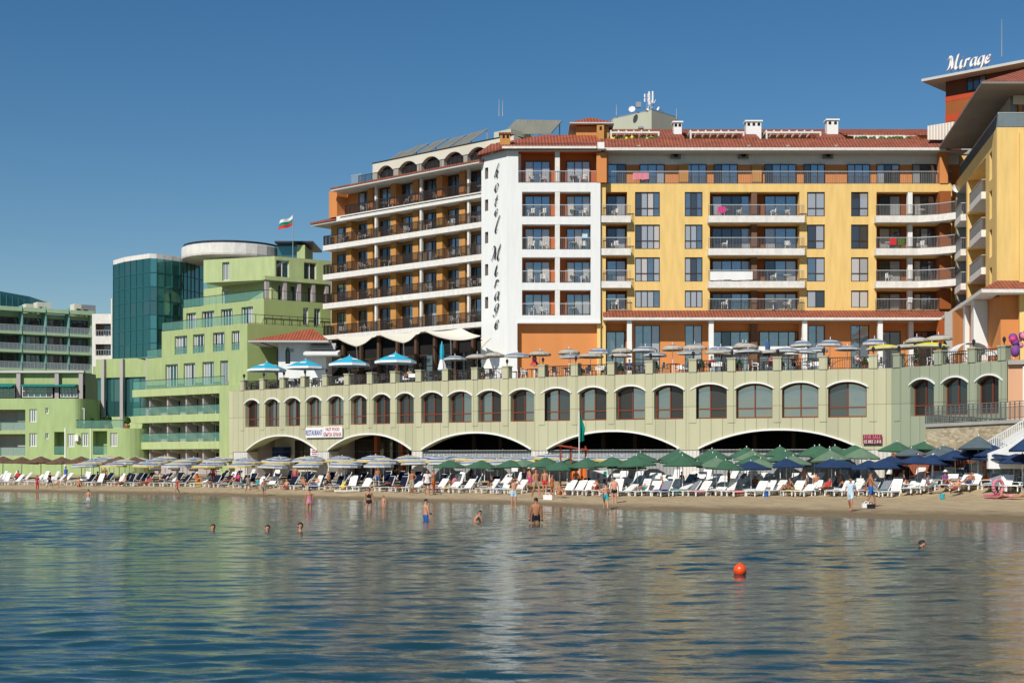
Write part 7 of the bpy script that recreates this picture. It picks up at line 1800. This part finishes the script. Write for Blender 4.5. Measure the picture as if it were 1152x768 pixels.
# plants on the green annex roof terrace
for i, (px, r_) in enumerate([(121, .6), (143, .5), (104, .35)]):
    t = thing('potted_plant', ['round bush in a pot on the annex roof by the glass wall', 'yellowish bush at the curved end of the annex roof', 'small dark bush at the left of the annex roof terrace'][i], 'potted plant', (X(px, 153.0), 153.0, zlow))
    mb = MB(); mb.lathe([(.001, 0), (.25, 0), (.35, .4), (.001, .38)], 'pot_clay', 10); mb.build('pot', t); mb = MB(); rr = random.Random(i)
    for q in range(420):
        v = Vector((rr.gauss(0, 1), rr.gauss(0, 1), rr.gauss(0, 1))).normalized() * r_ * rr.random() ** .4 * .75; c = v + Vector((0, 0, .5 + r_ * .75)); d1 = Vector((rr.uniform(-1, 1), rr.uniform(-1, 1), rr.uniform(-1, 1))).normalized() * .13; d2 = d1.orthogonal().normalized() * .07
        mb.poly([c - d1, c + d2, c + d1, c - d2], 'leaf_light' if rr.random() < (.7 if i == 1 else .35) else 'leaf_dark')
    mb.build('foliage', t)
# inflatable toys and carts on the right corner of the terrace
d0 = 90.5; t = thing('inflatable_toys', 'bunch of purple and magenta inflatable toys on the right terrace corner', 'inflatable toys', (X(1147, d0), d0, ZD))
mb = MB(); rr = random.Random(4)
for q in range(16): mb.ball((rr.uniform(-.55, .55), rr.uniform(-.3, .3), .25 + rr.uniform(0, 1.35)), rr.uniform(.16, .32), rr.choice(['cloth_purple', 'cloth_magenta', 'cloth_purple', 'cloth_pink']), 8, rr.uniform(.8, 1.4))
mb.build('balloons', t, smooth=True); mb = MB(); mb.tube((0, 0, 0), (0, 0, 1.2), .03, 'metal_galv'); mb.build('post', t)
d0 = 96.; t = thing('white_tent', 'white arched tent cover beside the right terrace pillars', 'tent', (X(1090, d0), d0, ZD))
mb = MB(); n = 8
for k2 in range(n):
    a, b = PI * k2 / n, PI * (k2 + 1) / n
    mb.prism([(-1.1 * math.cos(a), -.9), (-1.1 * math.cos(b), -.9), (-1.1 * math.cos(b), .9), (-1.1 * math.cos(a), .9)], [.75 + .75 * math.sin(a), .75 + .75 * math.sin(b), .75 + .75 * math.sin(b), .75 + .75 * math.sin(a)], [.79 + .75 * math.sin(a), .79 + .75 * math.sin(b), .79 + .75 * math.sin(b), .79 + .75 * math.sin(a)], 'cloth_white')
mb.build('cover', t); mb = MB(); [mb.tube((sx * 1.08, sy * .85, 0), (sx * 1.08, sy * .85, .8), .03, 'rail_dark') for sx in (-1, 1) for sy in (-1, 1)]; mb.build('pole', t)
# seated guests on the terrace
for i, (px, off, c, lb) in enumerate([(800, 1.6, 'cloth_red', 'guest in red at a terrace table behind the railing'), (868, 1.8, 'cloth_pink', 'guest in pink at a terrace table behind the railing'), (708, 2.0, 'cloth_blue', 'guest in blue on the terrace beside the orange wall'), (893, 2.2, 'cloth_navy', 'guest in navy on the terrace near the white parapet'), (965, 1.8, 'cloth_white', 'guest in white at the terrace railing above the widest arch'), (460, 2, 'cloth_tan', 'guest in tan sitting under the rightmost open turquoise parasol'), (1012, 1.6, 'cloth_yellow', 'guest in yellow near the angled corner of the terrace')]):
    d0 = dtop(px) + off; person(X(px, d0), d0, ZD + .38, 1.7, 'sit', i % 2, lb, face=random.uniform(-1, 1), shirt=c, trunks='cloth_black', leg=.8)

# ================================================================ camera, light
w = bpy.data.worlds.new('World'); SC.world = w; w.use_nodes = True; nt = w.node_tree
EL, AZ = R(41), R(28)      # sun elevation; azimuth to the left of the camera's back
sky = nt.nodes.new('ShaderNodeTexSky'); sky.sky_type = 'NISHITA'; sky.sun_disc = False; sky.sun_elevation = EL; sky.sun_rotation = PI + AZ
sky.air_density = 1.0; sky.dust_density = 0.15; sky.ozone_density = 2.0; sky.altitude = 0
bg = nt.nodes['Background']; bg.inputs['Strength'].default_value = .075
hs = nt.nodes.new('ShaderNodeHueSaturation'); hs.inputs['Saturation'].default_value = 1.35; nt.links.new(sky.outputs[0], hs.inputs['Color']); nt.links.new(hs.outputs[0], bg.inputs['Color'])
sd = Vector((-math.sin(AZ) * math.cos(EL), -math.cos(AZ) * math.cos(EL), math.sin(EL)))
sl_ = bpy.data.lights.new('sun', 'SUN'); sl_.energy = 4.9; sl_.angle = R(.5); sl_.color = (1.0, .94, .84)
so_ = bpy.data.objects.new('sun', sl_); COL.objects.link(so_); so_.rotation_euler = sd.to_track_quat('Z', 'Y').to_euler()
cam = bpy.data.cameras.new('camera'); co_ = bpy.data.objects.new('camera', cam); COL.objects.link(co_)
cam.sensor_width = 36; cam.lens = 50; cam.shift_x = 0; cam.shift_y = (HY - 384) / 1152; cam.clip_start = .5; cam.clip_end = 9000
co_.location = (0, 0, H); co_.rotation_euler = (R(90), 0, 0); SC.camera = co_
vs = SC.view_settings; vs.view_transform = 'Standard'; vs.look = 'None'; vs.exposure = 0.0; vs.gamma = 1.0; vs.use_curve_mapping = False
SC.render.engine = 'CYCLES'; SC.cycles.max_bounces = 6; SC.cycles.transparent_max_bounces = 8; SC.cycles.caustics_reflective = False; SC.cycles.caustics_refractive = False
SC.cycles.sample_clamp_indirect = 4; SC.cycles.use_denoising = True
